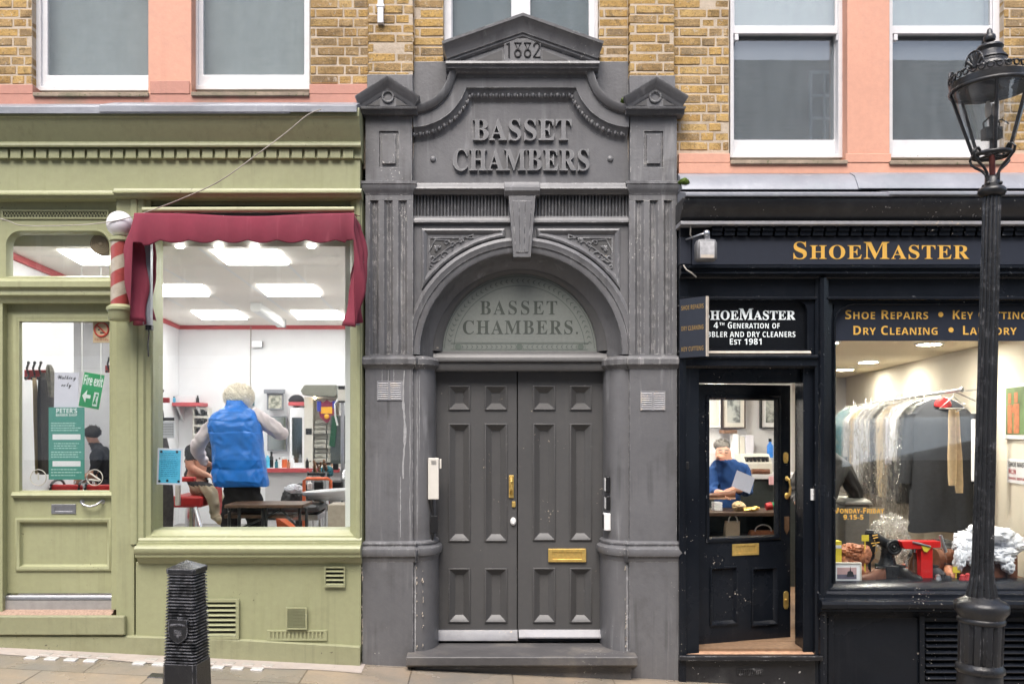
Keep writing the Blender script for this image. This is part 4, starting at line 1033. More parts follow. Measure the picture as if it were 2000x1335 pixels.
# door side: head panel, vent strip, transom light
yd_ = .06
mb = MB()
tx0, tx1, tz0, tz1 = X(12, yd_), X(216, yd_), Z(543, yd_), Z(450, yd_)
mb.plate(XE, X(228, yd_), Z(548, yd_), Z(388, yd_), yd_, .14, [(tx0, tx1, tz0, tz1)])
for px, sgn in ((12, 1), (216, -1)):                            # rounded upper corners
    cx_ = X(px, yd_) + sgn*.12; cz_ = tz1 - .12
    a_ = arc(cx_, cz_, .12, PI/2, PI if sgn > 0 else 0, 8)
    mb.prism([(X(px, yd_), tz1)] + a_, yd_ + .001, .138)
hd = mb.build('transom_frame', G, gs, bevel=.003)
mb = MB()
q = .12
tp = [(tx0, tz0), (tx1, tz0), (tx1, tz1 - q)] + arc(tx1 - q, tz1 - q, q, 0, PI/2, 8)[1:] + arc(tx0 + q, tz1 - q, q, PI/2, PI, 8)
mb.sweep(tp, [(-.012, yd_ + .002), (-.008, yd_ - .012), (.004, yd_ - .012), (.022, yd_ + .03), (.024, yd_ + .06), (-.012, yd_ + .06)], closed=True)
mb.build('transom_bead', G, hd, smooth=40)
mb = MB(); mb.box(tx0 + .004, tx1 - .004, yd_ + .045, yd_ + .049, tz0 + .004, tz1 - .004); mb.build('transom_pane', M['glass'], hd)
mb = MB(); xa, xb = X(5, yd_), X(212, yd_); za, zb = Z(427, yd_), Z(411, yd_)
mb.box(xa, xb, yd_ - .004, yd_ + .01, za, zb); vo = mb.build('vent_strip', plain('olive_dark_vent', (0.06, 0.06, 0.035), 0.7, 0.1), gs)
mb = MB(); n = 34
for i in range(n + 1):
    for d in (-1, 1):
        x = xa + (xb - xa)*i/n; mb.tube([(x, yd_ - .006, za), (x + d*(xb - xa)/n*1.6, yd_ - .006, zb)], .0028, 4)
mb.sweep(rectpath(xa, xb, za, zb), [(-.004, yd_), (-.004, yd_ - .012), (.008, yd_ - .012), (.008, yd_)], closed=True)
mb.build('vent_lattice', G, vo)
mb = MB()
mb.exx([(.14, Z(541, .05)), (.05, Z(543, .05)), (.0, Z(547, .0)), (-.01, Z(549, -.01)), (-.01, Z(560, -.01)), (.01, Z(563, .01)), (.02, Z(568, .02)), (.015, Z(571, .015)), (.015, Z(576, .015)), (.04, Z(580, .04)), (.06, Z(592, .06)), (.14, Z(592, .06))], XE, X(229, 0))
mb.build('transom_bar', G, gs, smooth=35, bevel=.002)
mb = MB(); mb.box(XE, X(5, .06), .06, .3, .1, Z(590, .06)); mb.build('door_jamb', G, gs, bevel=.004)
# door
dY = .13
mb = MB(); gx0, gx1, gz0, gz1 = X(38, dY), X(217, dY), Z(960, dY), Z(626, dY)
px0, px1, pz0, pz1 = X(40, dY), X(210, dY), Z(1105, dY), Z(1019, dY)
mb.plate(X(2, dY), X(227, dY), Z(1158, dY), Z(590, dY), dY, dY + .045, [(gx0, gx1, gz0, gz1), (px0, px1, pz0, pz1)])
mb.box(px0, px1, dY + .02, dY + .04, pz0, pz1)
gd = mb.build('shop_door', G, gs, bevel=.003)
mb = MB(); mb.sweep(rectpath(gx0, gx1, gz0, gz1), [(-.05, dY + .002), (-.05, dY - .008), (-.03, dY - .014), (-.01, dY - .008), (-.006, dY - .016), (.006, dY - .016), (.012, dY + .02), (-.05, dY + .02)], closed=True)
mb.exx([(dY + .02, Z(958, dY)), (dY - .02, Z(960, dY)), (dY - .04, Z(966, dY)), (dY - .03, Z(970, dY)), (dY + .02, Z(972, dY))], X(26, dY), X(222, dY))
mb.sweep(rectpath(px0, px1, pz0, pz1), [(-.034, dY + .002), (-.034, dY - .014), (-.02, dY - .02), (-.002, dY - .012), (.004, dY + .012), (.012, dY + .02), (.012, dY + .03), (-.034, dY + .03)], closed=True)
mb.build('door_moulding', G, gd, smooth=40)
mb = MB(); mb.box(gx0 - .004, gx1 + .004, dY + .02, dY + .025, gz0 - .004, gz1 + .004); mb.build('door_pane', M['glass_door'], gd)
mb = MB(); y = dY - .006; mb.plate(X(100, y), X(148, y), Z(1003, y), Z(984, y), y, y + .01, [(X(107, y), X(141, y), Z(998, y), Z(989, y))]); mb.box(X(107, y), X(141, y), y + .004, y + .008, Z(998, y), Z(989, y)); mb.build('letter_plate', M['steel'], gd, bevel=.002)
mb = MB(); mb.tube([(X(160, y), dY, Z(979, y)), (X(161, y), dY - .035, Z(979, y)), (X(168, y), dY - .045, Z(985, y)), (X(180, y), dY - .045, Z(988, y)), (X(192, y), dY - .045, Z(985, y)), (X(199, y), dY - .035, Z(979, y)), (X(200, y), dY, Z(979, y))], .009, 8); mb.ball((X(160, y), dY, Z(979, y)), .02, 8, 1, .3, 1); mb.ball((X(200, y), dY, Z(979, y)), .02, 8, 1, .3, 1); mb.build('pull_handle', M['steel'], gd, smooth=60)
mb = MB(); mb.exx([(dY + .02, Z(1161, dY)), (dY - .02, Z(1161, dY)), (dY - .03, Z(1165, dY)), (dY - .03, Z(1171, dY)), (dY + .02, Z(1171, dY))], X(4, dY), X(227, dY)); mb.build('kick_bar', M['steel'], gd, bevel=.003)
mb = MB(); mb.box(X(2, dY), X(227, dY), dY - .01, dY + .04, Z(1180, dY), Z(1172.5, dY)); mb.build('door_foot', G, gd)
# step
mb = MB(); zt = Z(1203, -.05)
mb.exx([(-.0, zt - .004), (.05, zt + .012), (.13, zt + .03), (.36, zt + .03), (.36, zt - .1), (-.0, zt - .1)], XE, X(226, .1)); st = mb.build('step_tread', M['coir'], gs)
mb = MB(); mb.box(XE, X(243, -.05), -.05, .0, Z(1240, -.05), zt + .002); mb.build('step_board', GL, gs, bevel=.012)
# pilasters
mb = MB(); mb.box(X(227), X(262), .0, .3, pz(X(240)) - .05, Z(389)); mb.box(X(217, .05), X(227), .05, .3, Z(1190, .05), Z(590, .05)); mb.build('pilaster', G, gs, bevel=.005)
mb = MB(); mb.box(X(697), X(706.5), .01, .3, Z(1060), Z(389)); mb.build('pilaster', G, gs, bevel=.005)
# window frame with stepped mouldings
wx0, wx1, wz0, wz1 = X(299, .08), X(684, .08), Z(1036, .08), Z(425, .08)
mb = MB()
def frame_side(a, b):   # profile along z: stepped from the pilaster in to the glass
    pass
pf = [(X(256), .3), (X(256), -.012), (X(262), -.018), (X(268), -.012), (X(270), .0), (X(280), .0), (X(283), .02), (X(288), .025), (X(292), .03), (X(294, .05), .06), (X(299, .08), .075), (X(299, .08), .3)]
mb.exz(pf, Z(1062), Z(389))
pf = [(X(712), .3), (X(706), .02), (X(703), -.004), (X(697), -.004), (X(694), .01), (X(690, .03), .03), (X(687, .05), .05), (X(684, .08), .075), (X(684, .08), .3)]
mb.exz(pf[::-1], Z(1062), Z(389))
mb.box(X(262), X(700), .075, .3, wz1, Z(389))
wf = mb.build('window_frame', G, gs, smooth=30, bevel=.002)
mb = MB(); mb.tube([(X(278, -.06), -.05, Z(410, -.05)), (X(692, -.06), -.05, Z(409, -.05))], .022, 12); mb.build('awning_roller', G, wf, smooth=50)
mb = MB(); mb.box(X(274), X(694), .05, .072, Z(424), Z(398)); mb.build('roller_gap_shade', M['dark'], wf)  # near-black strip painted as the shade in the gap behind the roller
mb = MB(); mb.box(wx0 - .005, wx1 + .005, .11, .116, wz0 - .005, wz1 + .1); mb.build('window_pane', M['glass'], gs)
mb = MB()
mb.exx([(.3, Z(1034, .08)), (.09, Z(1035, .08)), (.02, Z(1046, .02)), (.02, Z(1048, .02)), (.0, Z(1050, .0)), (-.012, Z(1054, -.01)), (-.012, Z(1058, -.01)), (-.03, Z(1059, -.03)), (-.03, Z(1062.5, -.03)), (-.045, Z(1064, -.045)), (-.08, Z(1066, -.08)), (-.095, Z(1071, -.095)), (-.095, Z(1077, -.095)), (-.08, Z(1082, -.08)), (-.075, Z(1083, -.075)), (-.075, Z(1087, -.07)), (-.03, Z(1090, -.03)), (-.015, Z(1098, -.015)), (0, Z(1100)), (.3, Z(1100))], X(262, -.09), X(705, -.05))
mb.build('window_sill', G, gs, smooth=35)
# stall riser and plinth
mb = MB(); mb.box(X(265), X(705), .0, .3, Z(1275), Z(1097)); mb.build('stall_riser', G, gs, bevel=.004)
mb = MB()
xs = [XE, X(0), X(240), X(480), X(640), X(704)]
zt_ = [Z(1238, -.02), Z(1240, -.02), Z(1241, -.02), Z(1249, -.02), Z(1258, -.02), Z(1262, -.02)]
for i in range(5):
    vs = []
    for x, z in ((xs[i], zt_[i]), (xs[i+1], zt_[i+1])):
        vs += [(x, -.03, pz(x) - .05), (x, -.03, z - .006), (x, -.022, z), (x, .01, z + .006), (x, .1, z + .006), (x, .1, pz(x) - .05)]
    mb.add(vs, [(j, (j + 1) % 6, (j + 1) % 6 + 6, j + 6) for j in range(6)])
mb.add([(XE, -.03, pz(XE)), (XE, .1, pz(XE)), (XE, .1, zt_[0]), (XE, -.03, zt_[0])], [(0, 1, 2, 3)])
x = X(704); mb.add([(x, -.03, pz(x) - .05), (x, .1, pz(x) - .05), (x, .1, zt_[5] + .006), (x, -.03, zt_[5] - .006)], [(0, 1, 2, 3)])
mb.build('plinth', GL, gs, smooth=30, recalc=True)
# air vents
def louvre(x0, x1, z0, z1, n, y, par, mat, name, fw=.02, depth=.02, proud=.012, gap=.12):
    mb = MB(); mb.plate(x0 - fw, x1 + fw, z0 - fw, z1 + fw, y - proud, y + .002, [(x0, x1, z0, z1)])
    for i in range(n):
        z = z0 + (z1 - z0)*(i + .5)/n; h = (z1 - z0)/n
        mb.exx([(y - proud + .001, z - h*.42), (y - proud + .001, z - h*.30), (y + .012, z + h*gap), (y + .012, z + h*(gap - .12))], x0, x1)
    o = mb.build(name, mat, par, bevel=.0015, seg=1)
    mb = MB(); mb.box(x0, x1, y + .0125, y + .02, z0, z1); mb.build('vent_shade_panel', M['dark'], o)  # near-black panel painted as the shade between the slats
    return o
louvre(X(392), X(462), Z(1240), Z(1174), 7, -.016, gs, G, 'louvre_vent', .026)
louvre(X(637), X(672), Z(1142), Z(1108), 4, -.014, gs, G, 'louvre_vent', .012)
louvre(X(563), X(598), Z(1224), Z(1187), 13, -.02, gs, G, 'fine_vent', .012, proud=.012, gap=.3)
mb = MB(); y = -.012; x0, x1, z0, z1 = X(527), X(634), Z(1246), Z(1233)
mb.plate(x0 - .02, x1 + .02, z0 - .016, z1 + .016, y, .002, [(x0 + (x1 - x0)*(i + .25)/14, x0 + (x1 - x0)*(i + .75)/14, z0, z1) for i in range(14)])
o = mb.build('slotted_vent', G, gs, bevel=.002)
mb = MB(); mb.box(x0, x1, -.0045, -.001, z0, z1); mb.build('vent_gauze', M['green_low'], o)

# ------------------------------------------------------------------ awning
aw = thing('awning', 'faded crimson canvas awning folded down over the barber window', 'awning', (X(480), 0, Z(420)))
yf, yb = -.36, -.03
pl_ = [Vector((X(297, yb) - .02, yb)), Vector((X(262, yf), yf)), Vector((X(692, yf), yf)), Vector((X(706, yb), yb))]
lens = [(pl_[i+1] - pl_[i]).length for i in range(3)]; tot = sum(lens)
def along(s):
    d = s*tot
    for i in range(3):
        if d <= lens[i] or i == 2: return pl_[i] + (pl_[i+1] - pl_[i])*(d/lens[i]), i, d/lens[i]
        d -= lens[i]
def fn(u, v):
    p, i, t = along(u)
    n = Vector((0, -1)) if i == 1 else (Vector((-1, 0)) if i == 0 else Vector((1, 0)))
    ztop = Z(419, yf) + .012*math.sin(u*9) - (.02 if i != 1 else 0)
    if i == 1:
        e = min(t, 1 - t)
        zb = Z(469, yf) - .020*abs(math.sin(t*PI*7.5 + .4)) + (.02 if e < .04 else 0) - .035*max(0, 1 - t/.12) - .0*e
        amp = .006 + .03*max(0, 1 - e/.08)
        off = amp*v*math.sin(t*PI*16 + .8) + .04*v*(1 - v)
    else:
        w = t if i == 2 else 1 - t                        # 0 at the front corner
        zb = (Z(632, yf) + .05*w + .02*math.sin(w*9)) if i == 0 else (Z(640, yf) + .10*w)
        off = (.055*math.sin(w*PI*3.4 + .9*v) + .022*math.sin(v*5.3 + w*4 + i*2) + .010*math.sin(v*13 - w*9))*min(1, v*3)
        if i == 2: off -= .05*v*(1 - w)
        off += .03*math.sin(v*PI)*(1 - w)
    z = ztop + (zb - ztop)*v
    q = p + n*off
    return (q.x, q.y, z)
mb = MB(); mb.sheet(fn, 200, 22); mb.build('canvas_valance', M['cloth_red'], aw, smooth=60, solid=.0025)
mb = MB(); mb.sheet(lambda u, v: (pl_[1].x + (pl_[2].x - pl_[1].x)*u + .0, yf + (yb - yf)*v, Z(419, yf) - .004 + .012*math.sin(u*9) + .07*v + .01*math.sin(u*30)*v*(1 - v)), 60, 6); mb.build('canvas_top', M['cloth_red'], aw, smooth=60, solid=.005)
for a, b, y_ in ((279, 294, -.22), (694, 701, -.10)):
    mb = MB(); mb.box(X(a, y_), X(b, y_), y_, y_ + .05, Z(634, y_), Z(470, y_)); mb.box(X(a, y_) + .012, X(b, y_) - .012, y_ - .006, y_ - .001, Z(630, y_), Z(474, y_)); mb.build('folding_arm', M['lead'], aw, bevel=.006)
mb = MB(); y_ = -.2; mb.tube([(X(288, y_), y_, Z(634, y_)), (X(291, y_), y_, Z(650, y_)), (X(289, y_), y_, Z(672, y_)), (X(290, y_), y_, Z(696, y_))], .005, 6); mb.box(X(284, y_), X(296, y_), y_, y_ + .04, Z(644, y_), Z(634.5, y_)); mb.build('pull_cord', M['iron'], aw)
# ------------------------------------------------------------------ barber pole (object space on its own axis)
py_ = -.20; r_ = S(17.5, py_); zb_ = Z(612, py_)
bp = thing('barber_pole', 'red and white striped barber pole topped by a white globe', 'barber pole', (X(234.5, py_), py_, zb_))
bx_ = X(234.5, py_)
mb = MB(); mb.lathe(bx_, py_, [(0, Z(597, py_)), (r_, Z(597, py_)), (r_, Z(472, py_)), (0, Z(472, py_))], 32); mb.build('striped_cylinder', M['stripes'], bp, smooth=40)
mb = MB(); mb.lathe(bx_, py_, [(0, Z(626, py_)), (r_*1.1, Z(626, py_)), (r_*1.25, Z(622, py_)), (r_*1.25, Z(610, py_)), (r_*1.32, Z(608, py_)), (r_*1.45, Z(606, py_)), (r_*1.45, Z(601, py_)), (r_*1.2, Z(598, py_)), (r_, Z(595, py_)), (0, Z(595, py_))], 32)
mb.box(bx_ - .03, bx_ + .03, py_, .0, Z(620, py_), Z(608, py_)); mb.build('base_cup', G, bp, smooth=40)
mb = MB(); mb.lathe(bx_, py_, [(0, Z(474, py_)), (r_*1.02, Z(474, py_)), (r_*1.18, Z(471, py_)), (r_*1.18, Z(466, py_)), (r_*.7, Z(463, py_)), (r_*.6, Z(458, py_)), (0, Z(458, py_))], 32)
mb.box(bx_ - .02, bx_ + .02, py_, .0, Z(472, py_), Z(467, py_)); mb.build('cap_ring', G, bp, smooth=40)
mb = MB(); mb.ball((bx_, py_, Z(438, py_)), S(25.5, py_), 32); mb.build('globe', plain('opal_globe', (0.80, 0.78, 0.82), 0.25, 0.02, 0, 0.03, 8, 0.5, 0.3), bp, smooth=80)
# cable slung from the cornice to the pole
mb = MB(); pts = []
ctl = [(628, 213, -.24), (600, 225, -.25), (560, 258, -.25), (500, 303, -.25), (430, 353, -.27), (360, 386, -.27), (300, 409, -.27), (255, 424, -.27), (215, 433, -.30), (160, 439, -.2), (95, 441, -.12), (40, 440, -.1), (18, 432, -.08), (-10, 424, -.08), (-60, 410, -.08)]
P_ = [Vector((X(a, y), y, Z(b, y))) for a, b, y in ctl]
for i in range(len(P_) - 1):
    p0, p1, p2, p3 = P_[max(0, i-1)], P_[i], P_[i+1], P_[min(len(P_)-1, i+2)]
    for j in range(6):
        t = j/6; pts.append(0.5*((2*p1) + (p2 - p0)*t + (2*p0 - 5*p1 + 4*p2 - p3)*t*t + (3*p1 - p0 - 3*p2 + p3)*t**3))
mb.tube(pts + [P_[-1]], .0038, 6); tag(mb.build('slack_cable', M['rubber'], smooth=60), 'thin slack cable slung from the green cornice past the white globe', 'cable')
# ------------------------------------------------------------------ black shop front
ks = thing('shoe_repair_shopfront', 'glossy black shopfront with gold lettered fascia, open door and display window', 'shopfront', (X(1700), 0, pz(X(1700))))
B, BW = M['black'], M['black_worn']
XL, XQ = X(1327), 5.6
mb = MB()
mb.exx([(.3, Z(339, .05)), (.06, Z(339, .06)), (-.02, Z(345, -.02)), (-.085, Z(366, -.085)), (-.09, Z(370, -.09)), (-.07, Z(370.5, -.07)), (.3, Z(370.5, .05))], XL, X(1678, -.05))
mb.exx([(.3, Z(337, .05)), (.06, Z(337, .06)), (-.025, Z(343, -.02)), (-.092, Z(364, -.09)), (-.098, Z(368, -.098)), (-.07, Z(369, -.07)), (.3, Z(369, .05))], X(1672, -.05), XQ)
mb.exx([(.3, Z(374, -.03)), (-.03, Z(374, -.03)), (-.20, Z(376, -.2)), (-.225, Z(377, -.22)), (-.225, Z(383, -.22)), (-.21, Z(385, -.2)), (.3, Z(385, -.1))], X(1338, -.2), X(1742, -.2))
mb.exx([(.3, Z(373, -.03)), (-.03, Z(373, -.03)), (-.205, Z(374, -.2)), (-.232, Z(375.5, -.22)), (-.232, Z(381, -.22)), (-.21, Z(384, -.2)), (.3, Z(384, -.1))], X(1733, -.2), XQ)
mb.build('lead_flashing', M['lead'], ks, bevel=.004, smooth=40)
mb = MB()
mb.exx([(.3, Z(385, -.19)), (-.20, Z(385, -.2)), (-.205, Z(390, -.2)), (-.195, Z(398, -.19)), (-.165, Z(410, -.165)), (-.12, Z(422, -.12)), (-.085, Z(431, -.08)), (.3, Z(432, -.07))], X(1334, -.2), XQ)
kc = mb.build('cornice', BW, ks, smooth=40, bevel=.003)
mb = MB(); mb.exx([(.3, Z(431.5, -.1)), (-.115, Z(431.5, -.11)), (-.13, Z(434, -.13)), (-.13, Z(438, -.13)), (-.115, Z(440, -.11)), (.3, Z(440, -.1))], X(1328, -.1), XQ); mb.build('cornice_bead', M['grey_light'], kc, bevel=.002)
mb = MB(); mb.box(XL, XQ, -.03, .3, Z(463, -.03), Z(439, -.03))
x = X(1390, -.08)
while x < 4.6:
    mb.box(x, x + S(20), -.085, -.029, Z(460, -.08), Z(442, -.08)); mb.box(x, x + S(20), -.10, -.0855, Z(451, -.09), Z(446, -.09)); x += S(24.4)
mb.build('dentils', B, kc, bevel=.003)
mb = MB(); mb.box(XL, X(1349), -.028, .3, Z(517), Z(463)); mb.box(X(1349) + .001, XQ, -.05, .3, Z(517, -.05), Z(462, -.05)); fb = mb.build('fascia_sign', M['navy'], ks, bevel=.004)
mb = MB(); lettering(mb, 'ShoeMaster', X(1720, -.05), Z(505.5, -.05), -.0525, S(34, -.05), S(346, -.05), 'serif', .80, off=.0, space=.045); mb.build('gold_lettering', M['gold'], fb)
mb = MB()
mb.exx([(.3, Z(517, -.05)), (-.04, Z(517, -.04)), (-.07, Z(519, -.07)), (-.07, Z(523, -.07)), (-.05, Z(525, -.05)), (-.045, Z(530, -.045)), (-.06, Z(531, -.06)), (-.06, Z(534, -.06)), (-.03, Z(538, -.03)), (-.01, Z(544, -.01)), (.3, Z(544, -.01))], XL, XQ)
mb.build('fascia_moulding', B, ks, smooth=35)
# frieze, door-head, pilasters
mb = MB(); mb.box(X(1328), X(1597), .02, .3, Z(580, .02), Z(543, .02)); mb.box(X(1616), XQ, .02, .3, Z(580, .02), Z(543, .02)); 
mb.exx([(.3, Z(578)), (.02, Z(578)), (.0, Z(580)), (.0, Z(584)), (.03, Z(587)), (.3, Z(587))], X(1328), X(1597)); mb.exx([(.3, Z(578)), (.02, Z(578)), (.0, Z(580)), (.0, Z(584)), (.03, Z(587)), (.3, Z(587))], X(1616), XQ)
mb.build('frieze', B, ks, bevel=.003)
mb = MB(); pf = [(X(1593), .3), (X(1593), .01), (X(1598), .0), (X(1600), -.025), (X(1606), -.035), (X(1612), -.025), (X(1614), .0), (X(1619), .01), (X(1621), .03), (X(1627, .07), .06), (X(1627, .07), .3)]
mb.exz(pf, pz(X(1610)) - .05, Z(543)); mb.build('pilaster', B, ks, smooth=30)
mb = MB(); mb.exz([(X(1327), .3), (X(1327), .0), (X(1334), -.008), (X(1340), .0), (X(1342), .03), (X(1362, .1), .05), (X(1362, .1), .3)], pz(XL) - .05, Z(700)); mb.build('pilaster', B, ks, smooth=30)
mb = MB(); mb.box(X(1327), X(1345), .01, .3, Z(700) + .001, Z(543)); mb.build('pilaster', B, ks, bevel=.004)
# transom sign over the door
ty = .07
sx0, sx1, sz0, sz1 = X(1352, ty), X(1573, ty), Z(683, ty), Z(588, ty)
mb = MB(); mb.plate(X(1345, .03), X(1593, .03), Z(700, .03), Z(586, .03), .03, .14, [(sx0, sx1, sz0, sz1)])
for px, s_ in ((sx0, 1), (sx1, -1)):
    a_ = arc(px + s_*.085, sz1 - .085, .085, PI/2, PI if s_ > 0 else 0, 8); mb.prism([(px, sz1)] + a_, .031, .138)
tf = mb.build('transom_frame', B, ks, bevel=.004)
mb = MB(); mb.box(sx0, sx1, ty, ty + .01, sz0, sz1); mb.build('transom_glass', M['vinyl_black'], tf)
mb = MB(); e = ty - .002
lettering(mb, 'ShoeMaster', X(1461, ty), Z(624, ty), e, S(22, ty), S(184, ty), 'serif', .80, off=.012, space=.02)
lettering(mb, 'Generation of', X(1472, ty), Z(641, ty), e, S(12, ty), S(103, ty), 'sansb', .82, off=-.006, space=.03)
lettering(mb, '4', X(1398, ty), Z(641, ty), e, S(12, ty), None, 'sansb', off=-.006); lettering(mb, 'TH', X(1410, ty), Z(635, ty), e, S(5.5, ty), None, 'sansb')
lettering(mb, 'COBBLER AND DRY CLEANERS', X(1458, ty), Z(658, ty), e, S(10.5, ty), S(192, ty), 'sansb', off=-.008, space=.03)
lettering(mb, 'Est 1981', X(1457, ty), Z(672.5, ty), e, S(11.5, ty), S(66, ty), 'sansb', .82, space=.03)
mb.build('white_lettering', M['white_letter'], tf)
mb = MB(); mb.exx([(.1, Z(683, .05)), (.04, Z(683, .04)), (.015, Z(688, .01)), (.015, Z(690, .01)), (.1, Z(690, .05))], X(1380), X(1586)); mb.build('transom_bead', M['pale_rub'], tf, bevel=.002)
mb = MB(); mb.exx([(.3, Z(691)), (.0, Z(692)), (-.02, Z(695)), (-.02, Z(699)), (.0, Z(701)), (.0, Z(714)), (.02, Z(719)), (.3, Z(719))], X(1334), X(1597)); mb.build('transom_bar', B, ks, smooth=35, bevel=.002)
# door frame
mb = MB(); mb.box(X(1342, .1), X(1362, .12), .12, .24, Z(1272, .12), Z(716, .12)); mb.box(X(1342, .12), X(1597, .12), .12, .24, Z(747, .12), Z(716, .12) - .001); mb.box(X(1565, .10), X(1599, .05), .06, .24, Z(1272, .06), Z(716, .06)); mb.build('door_frame', B, ks, bevel=.005)
# the open door: hinge on the left, swung in 16 degrees (sub-pieces in the door's own space)
hx, hy = X(1359, .20), .20
ang = R(16.5); Wd = (X(1546.5, .20 + .225) - hx)/math.cos(ang)
T16 = Matrix.Translation((hx, hy, 0)) @ Matrix.Rotation(ang, 4, 'Z')
def DZ(py): return Z(py, .20)
u = lambda px: (px - 1359)/(1546.5 - 1359)*Wd
mb = MB(); mb.M = T16
gl = (u(1384.5), u(1518.5), DZ(1052), DZ(778))
pa = [(u(1389), u(1436), DZ(1220), DZ(1112)), (u(1470), u(1517), DZ(1226), DZ(1117))]
mb.plate(0, Wd, DZ(1266), DZ(749), 0, .045, [gl] + pa)
for a, b, c_, d in pa: mb.box(a, b, .02, .04, c_, d)
ld = mb.build('shop_door', B, ks, bevel=.003)
mb = MB(); mb.M = T16
for a, b, c_, d in pa: mb.sweep(rectpath(a, b, c_, d), [(-.016, .002), (-.016, -.012), (-.004, -.014), (.006, .006), (.018, .018), (.018, .03), (-.016, .03)], closed=True)
mb.sweep(rectpath(*gl), [(-.03, .002), (-.03, -.01), (-.02, -.014), (-.004, -.012), (.004, .012), (.008, .03), (-.03, .03)], closed=True)
mb.build('door_moulding', B, ld, smooth=40)
mb = MB(); mb.M = T16; mb.box(gl[0] - .004, gl[1] + .004, .02, .025, gl[2] - .004, gl[3] + .004); mb.build('door_pane', M['glass_door'], ld)
mb = MB(); mb.M = T16; q = (u(1429), u(1481.5), DZ(1088), DZ(1065)); mb.plate(*q, -.008, .004, [(q[0] + .03, q[1] - .03, q[2] + .022, q[3] - .02)]); mb.box(q[0] + .03, q[1] - .03, -.003, .002, q[2] + .022, q[3] - .02); mb.build('letter_plate', M['brass'], ld, bevel=.002)
def plateq(a, b, c_, d): 
    mb = MB(); mb.M = T16; h = (b - a)/2; x = (a + b)/2
    mb.prism([(x + h*math.cos(t), (c_ + h if k == 0 else d - h) + h*math.sin(t)) for k, t0 in ((0, PI), (1, 0)) for t in [t0 + PI*i/6 for i in range(7)]], -.008, .002)
    mb.lathe(0, 0, [(0, 0), (h*.5, 0), (h*.5, .008), (0, .009)], 10); n = 4*10
    return mb
def euro(px, py0, py1, w=5.5):
    mb = MB(); mb.M = T16; h = S(w, .2); x = u(px)
    zt, zb = DZ(py0), DZ(py1)
    mb.prism([(x + h*math.cos(t), zt - h + h*math.sin(t)) for t in [PI*i/8 for i in range(9)]] + [(x - h, zb + h), (x - h*.5, zb), (x + h*.5, zb), (x + h, zb + h)], -.008, .003)
    mb.tube([(x, -.018, (zt + zb)/2), (x, .0, (zt + zb)/2)], h*.5, 10)
    return mb
euro(1536, 884, 906).build('lock', M['brass'], ld, bevel=.0015); euro(1536.5, 1164, 1200).build('lock', M['brass'], ld, bevel=.0015)
mb = MB(); mb.M = T16; x = u(1538); mb.tube([(x, 0, DZ(936)), (x, -.035, DZ(940)), (x + .004, -.045, DZ(955)), (x + .002, -.04, DZ(968)), (x, 0, DZ(973))], [.012, .011, .010, .012, .014], 8); mb.ball((x, -.005, DZ(972)), .022, 10, 1, .4, 1.3); mb.ball((x, -.005, DZ(937)), .016, 10, 1, .4, 1.3); mb.build('door_handle', M['brass'], ld, smooth=60)
mb = MB(); mb.M = T16; x = u(1538); h = .022; mb.prism([(x - h, DZ(1014)), (x + h, DZ(1014)), (x + h, DZ(1040)), (x, DZ(1050)), (x - h, DZ(1040))][::-1], -.007, .003); mb.build('finger_plate', plain('worn_copper_plate', (0.36, 0.22, 0.13), 0.35, 0.15, 0.9), ld, bevel=.002)
# threshold and riser under the door
mb = MB(); zt = Z(1280, -.03)
mb.exx([(.03, zt), (.10, zt + .012), (.45, zt + .02), (.45, zt - .12), (.03, zt - .12)], X(1334, .1), X(1590, .1)); mb.build('worn_threshold', M['wood_pale'], ks, bevel=.004)
mb = MB(); mb.box(X(1326), X(1608, -.04), -.04, .029, Z(1290, -.04), zt); mb.build('step_board', BW, ks, bevel=.006)
mb = MB(); mb.box(X(1326), X(1597, .0), .01, .3, pz(X(1600)) - .1, Z(1289.5, .0)); mb.plate(X(1440), X(1490), Z(1318), Z(1306), .004, .012, [(X(1444 + 4*i), X(1446.5 + 4*i), Z(1317), Z(1308)) for i in range(11)]); mb.build('step_riser', BW, ks)
# window
y = .07
mb = MB(); X0, X1 = X(1627, y), 4.45
mb.box(X(1619, .05), XQ, .05, .3, Z(593, .05), Z(586, .05))
a_ = arc(X0 + .16, Z(593, y) - .16, .16, PI/2, PI, 10); mb.prism([(X0, Z(593, y))] + a_, .052, .12)
mb.box(X1, XQ, .03, .3, Z(1140, .05), Z(593, .05) - .001)
mb.build('window_frame', B, ks, bevel=.004)
mb = MB(); mb.tube([(X0 + .004, y - .02, Z(1138, y))] + [(p + .004, y - .02, q - .004) for p, q in a_[::-1]] + [(X1, y - .02, Z(593, y) - .004)], .009, 6); mb.build('window_bead', B, ks, smooth=60)
mb = MB(); mb.box(X0 - .004, X1 + .004, .10, .106, Z(1140, .1), Z(592, .1)); wp = mb.build('window_pane', M['glass'], ks)
mb = MB(); v0 = Z(665.5, .1); ar = arc(X0 + .155, Z(594, .1) - .155, .152, PI/2, PI, 10)
mb.prism([(X0 + .002, v0), (X1 - .002, v0), (X1 - .002, Z(594, .1))] + ar, .0975, .0985); vb = mb.build('vinyl_band', M['vinyl_navy'], wp)
mb = MB(); e = .096
lettering(mb, 'Shoe Repairs', X(1731.5, .1), Z(623, .1), e, S(17, .1), S(164, .1), 'sansb', .80, off=-.004, space=.035)
lettering(mb, 'Key Cutting', X(1933, .1), Z(623, .1), e, S(17, .1), S(149, .1), 'sansb', .80, off=-.004, space=.035)
lettering(mb, 'Dry Cleaning', X(1748.5, .1), Z(653.5, .1), e, S(17, .1), S(168, .1), 'sansb', .80, off=-.004, space=.035)
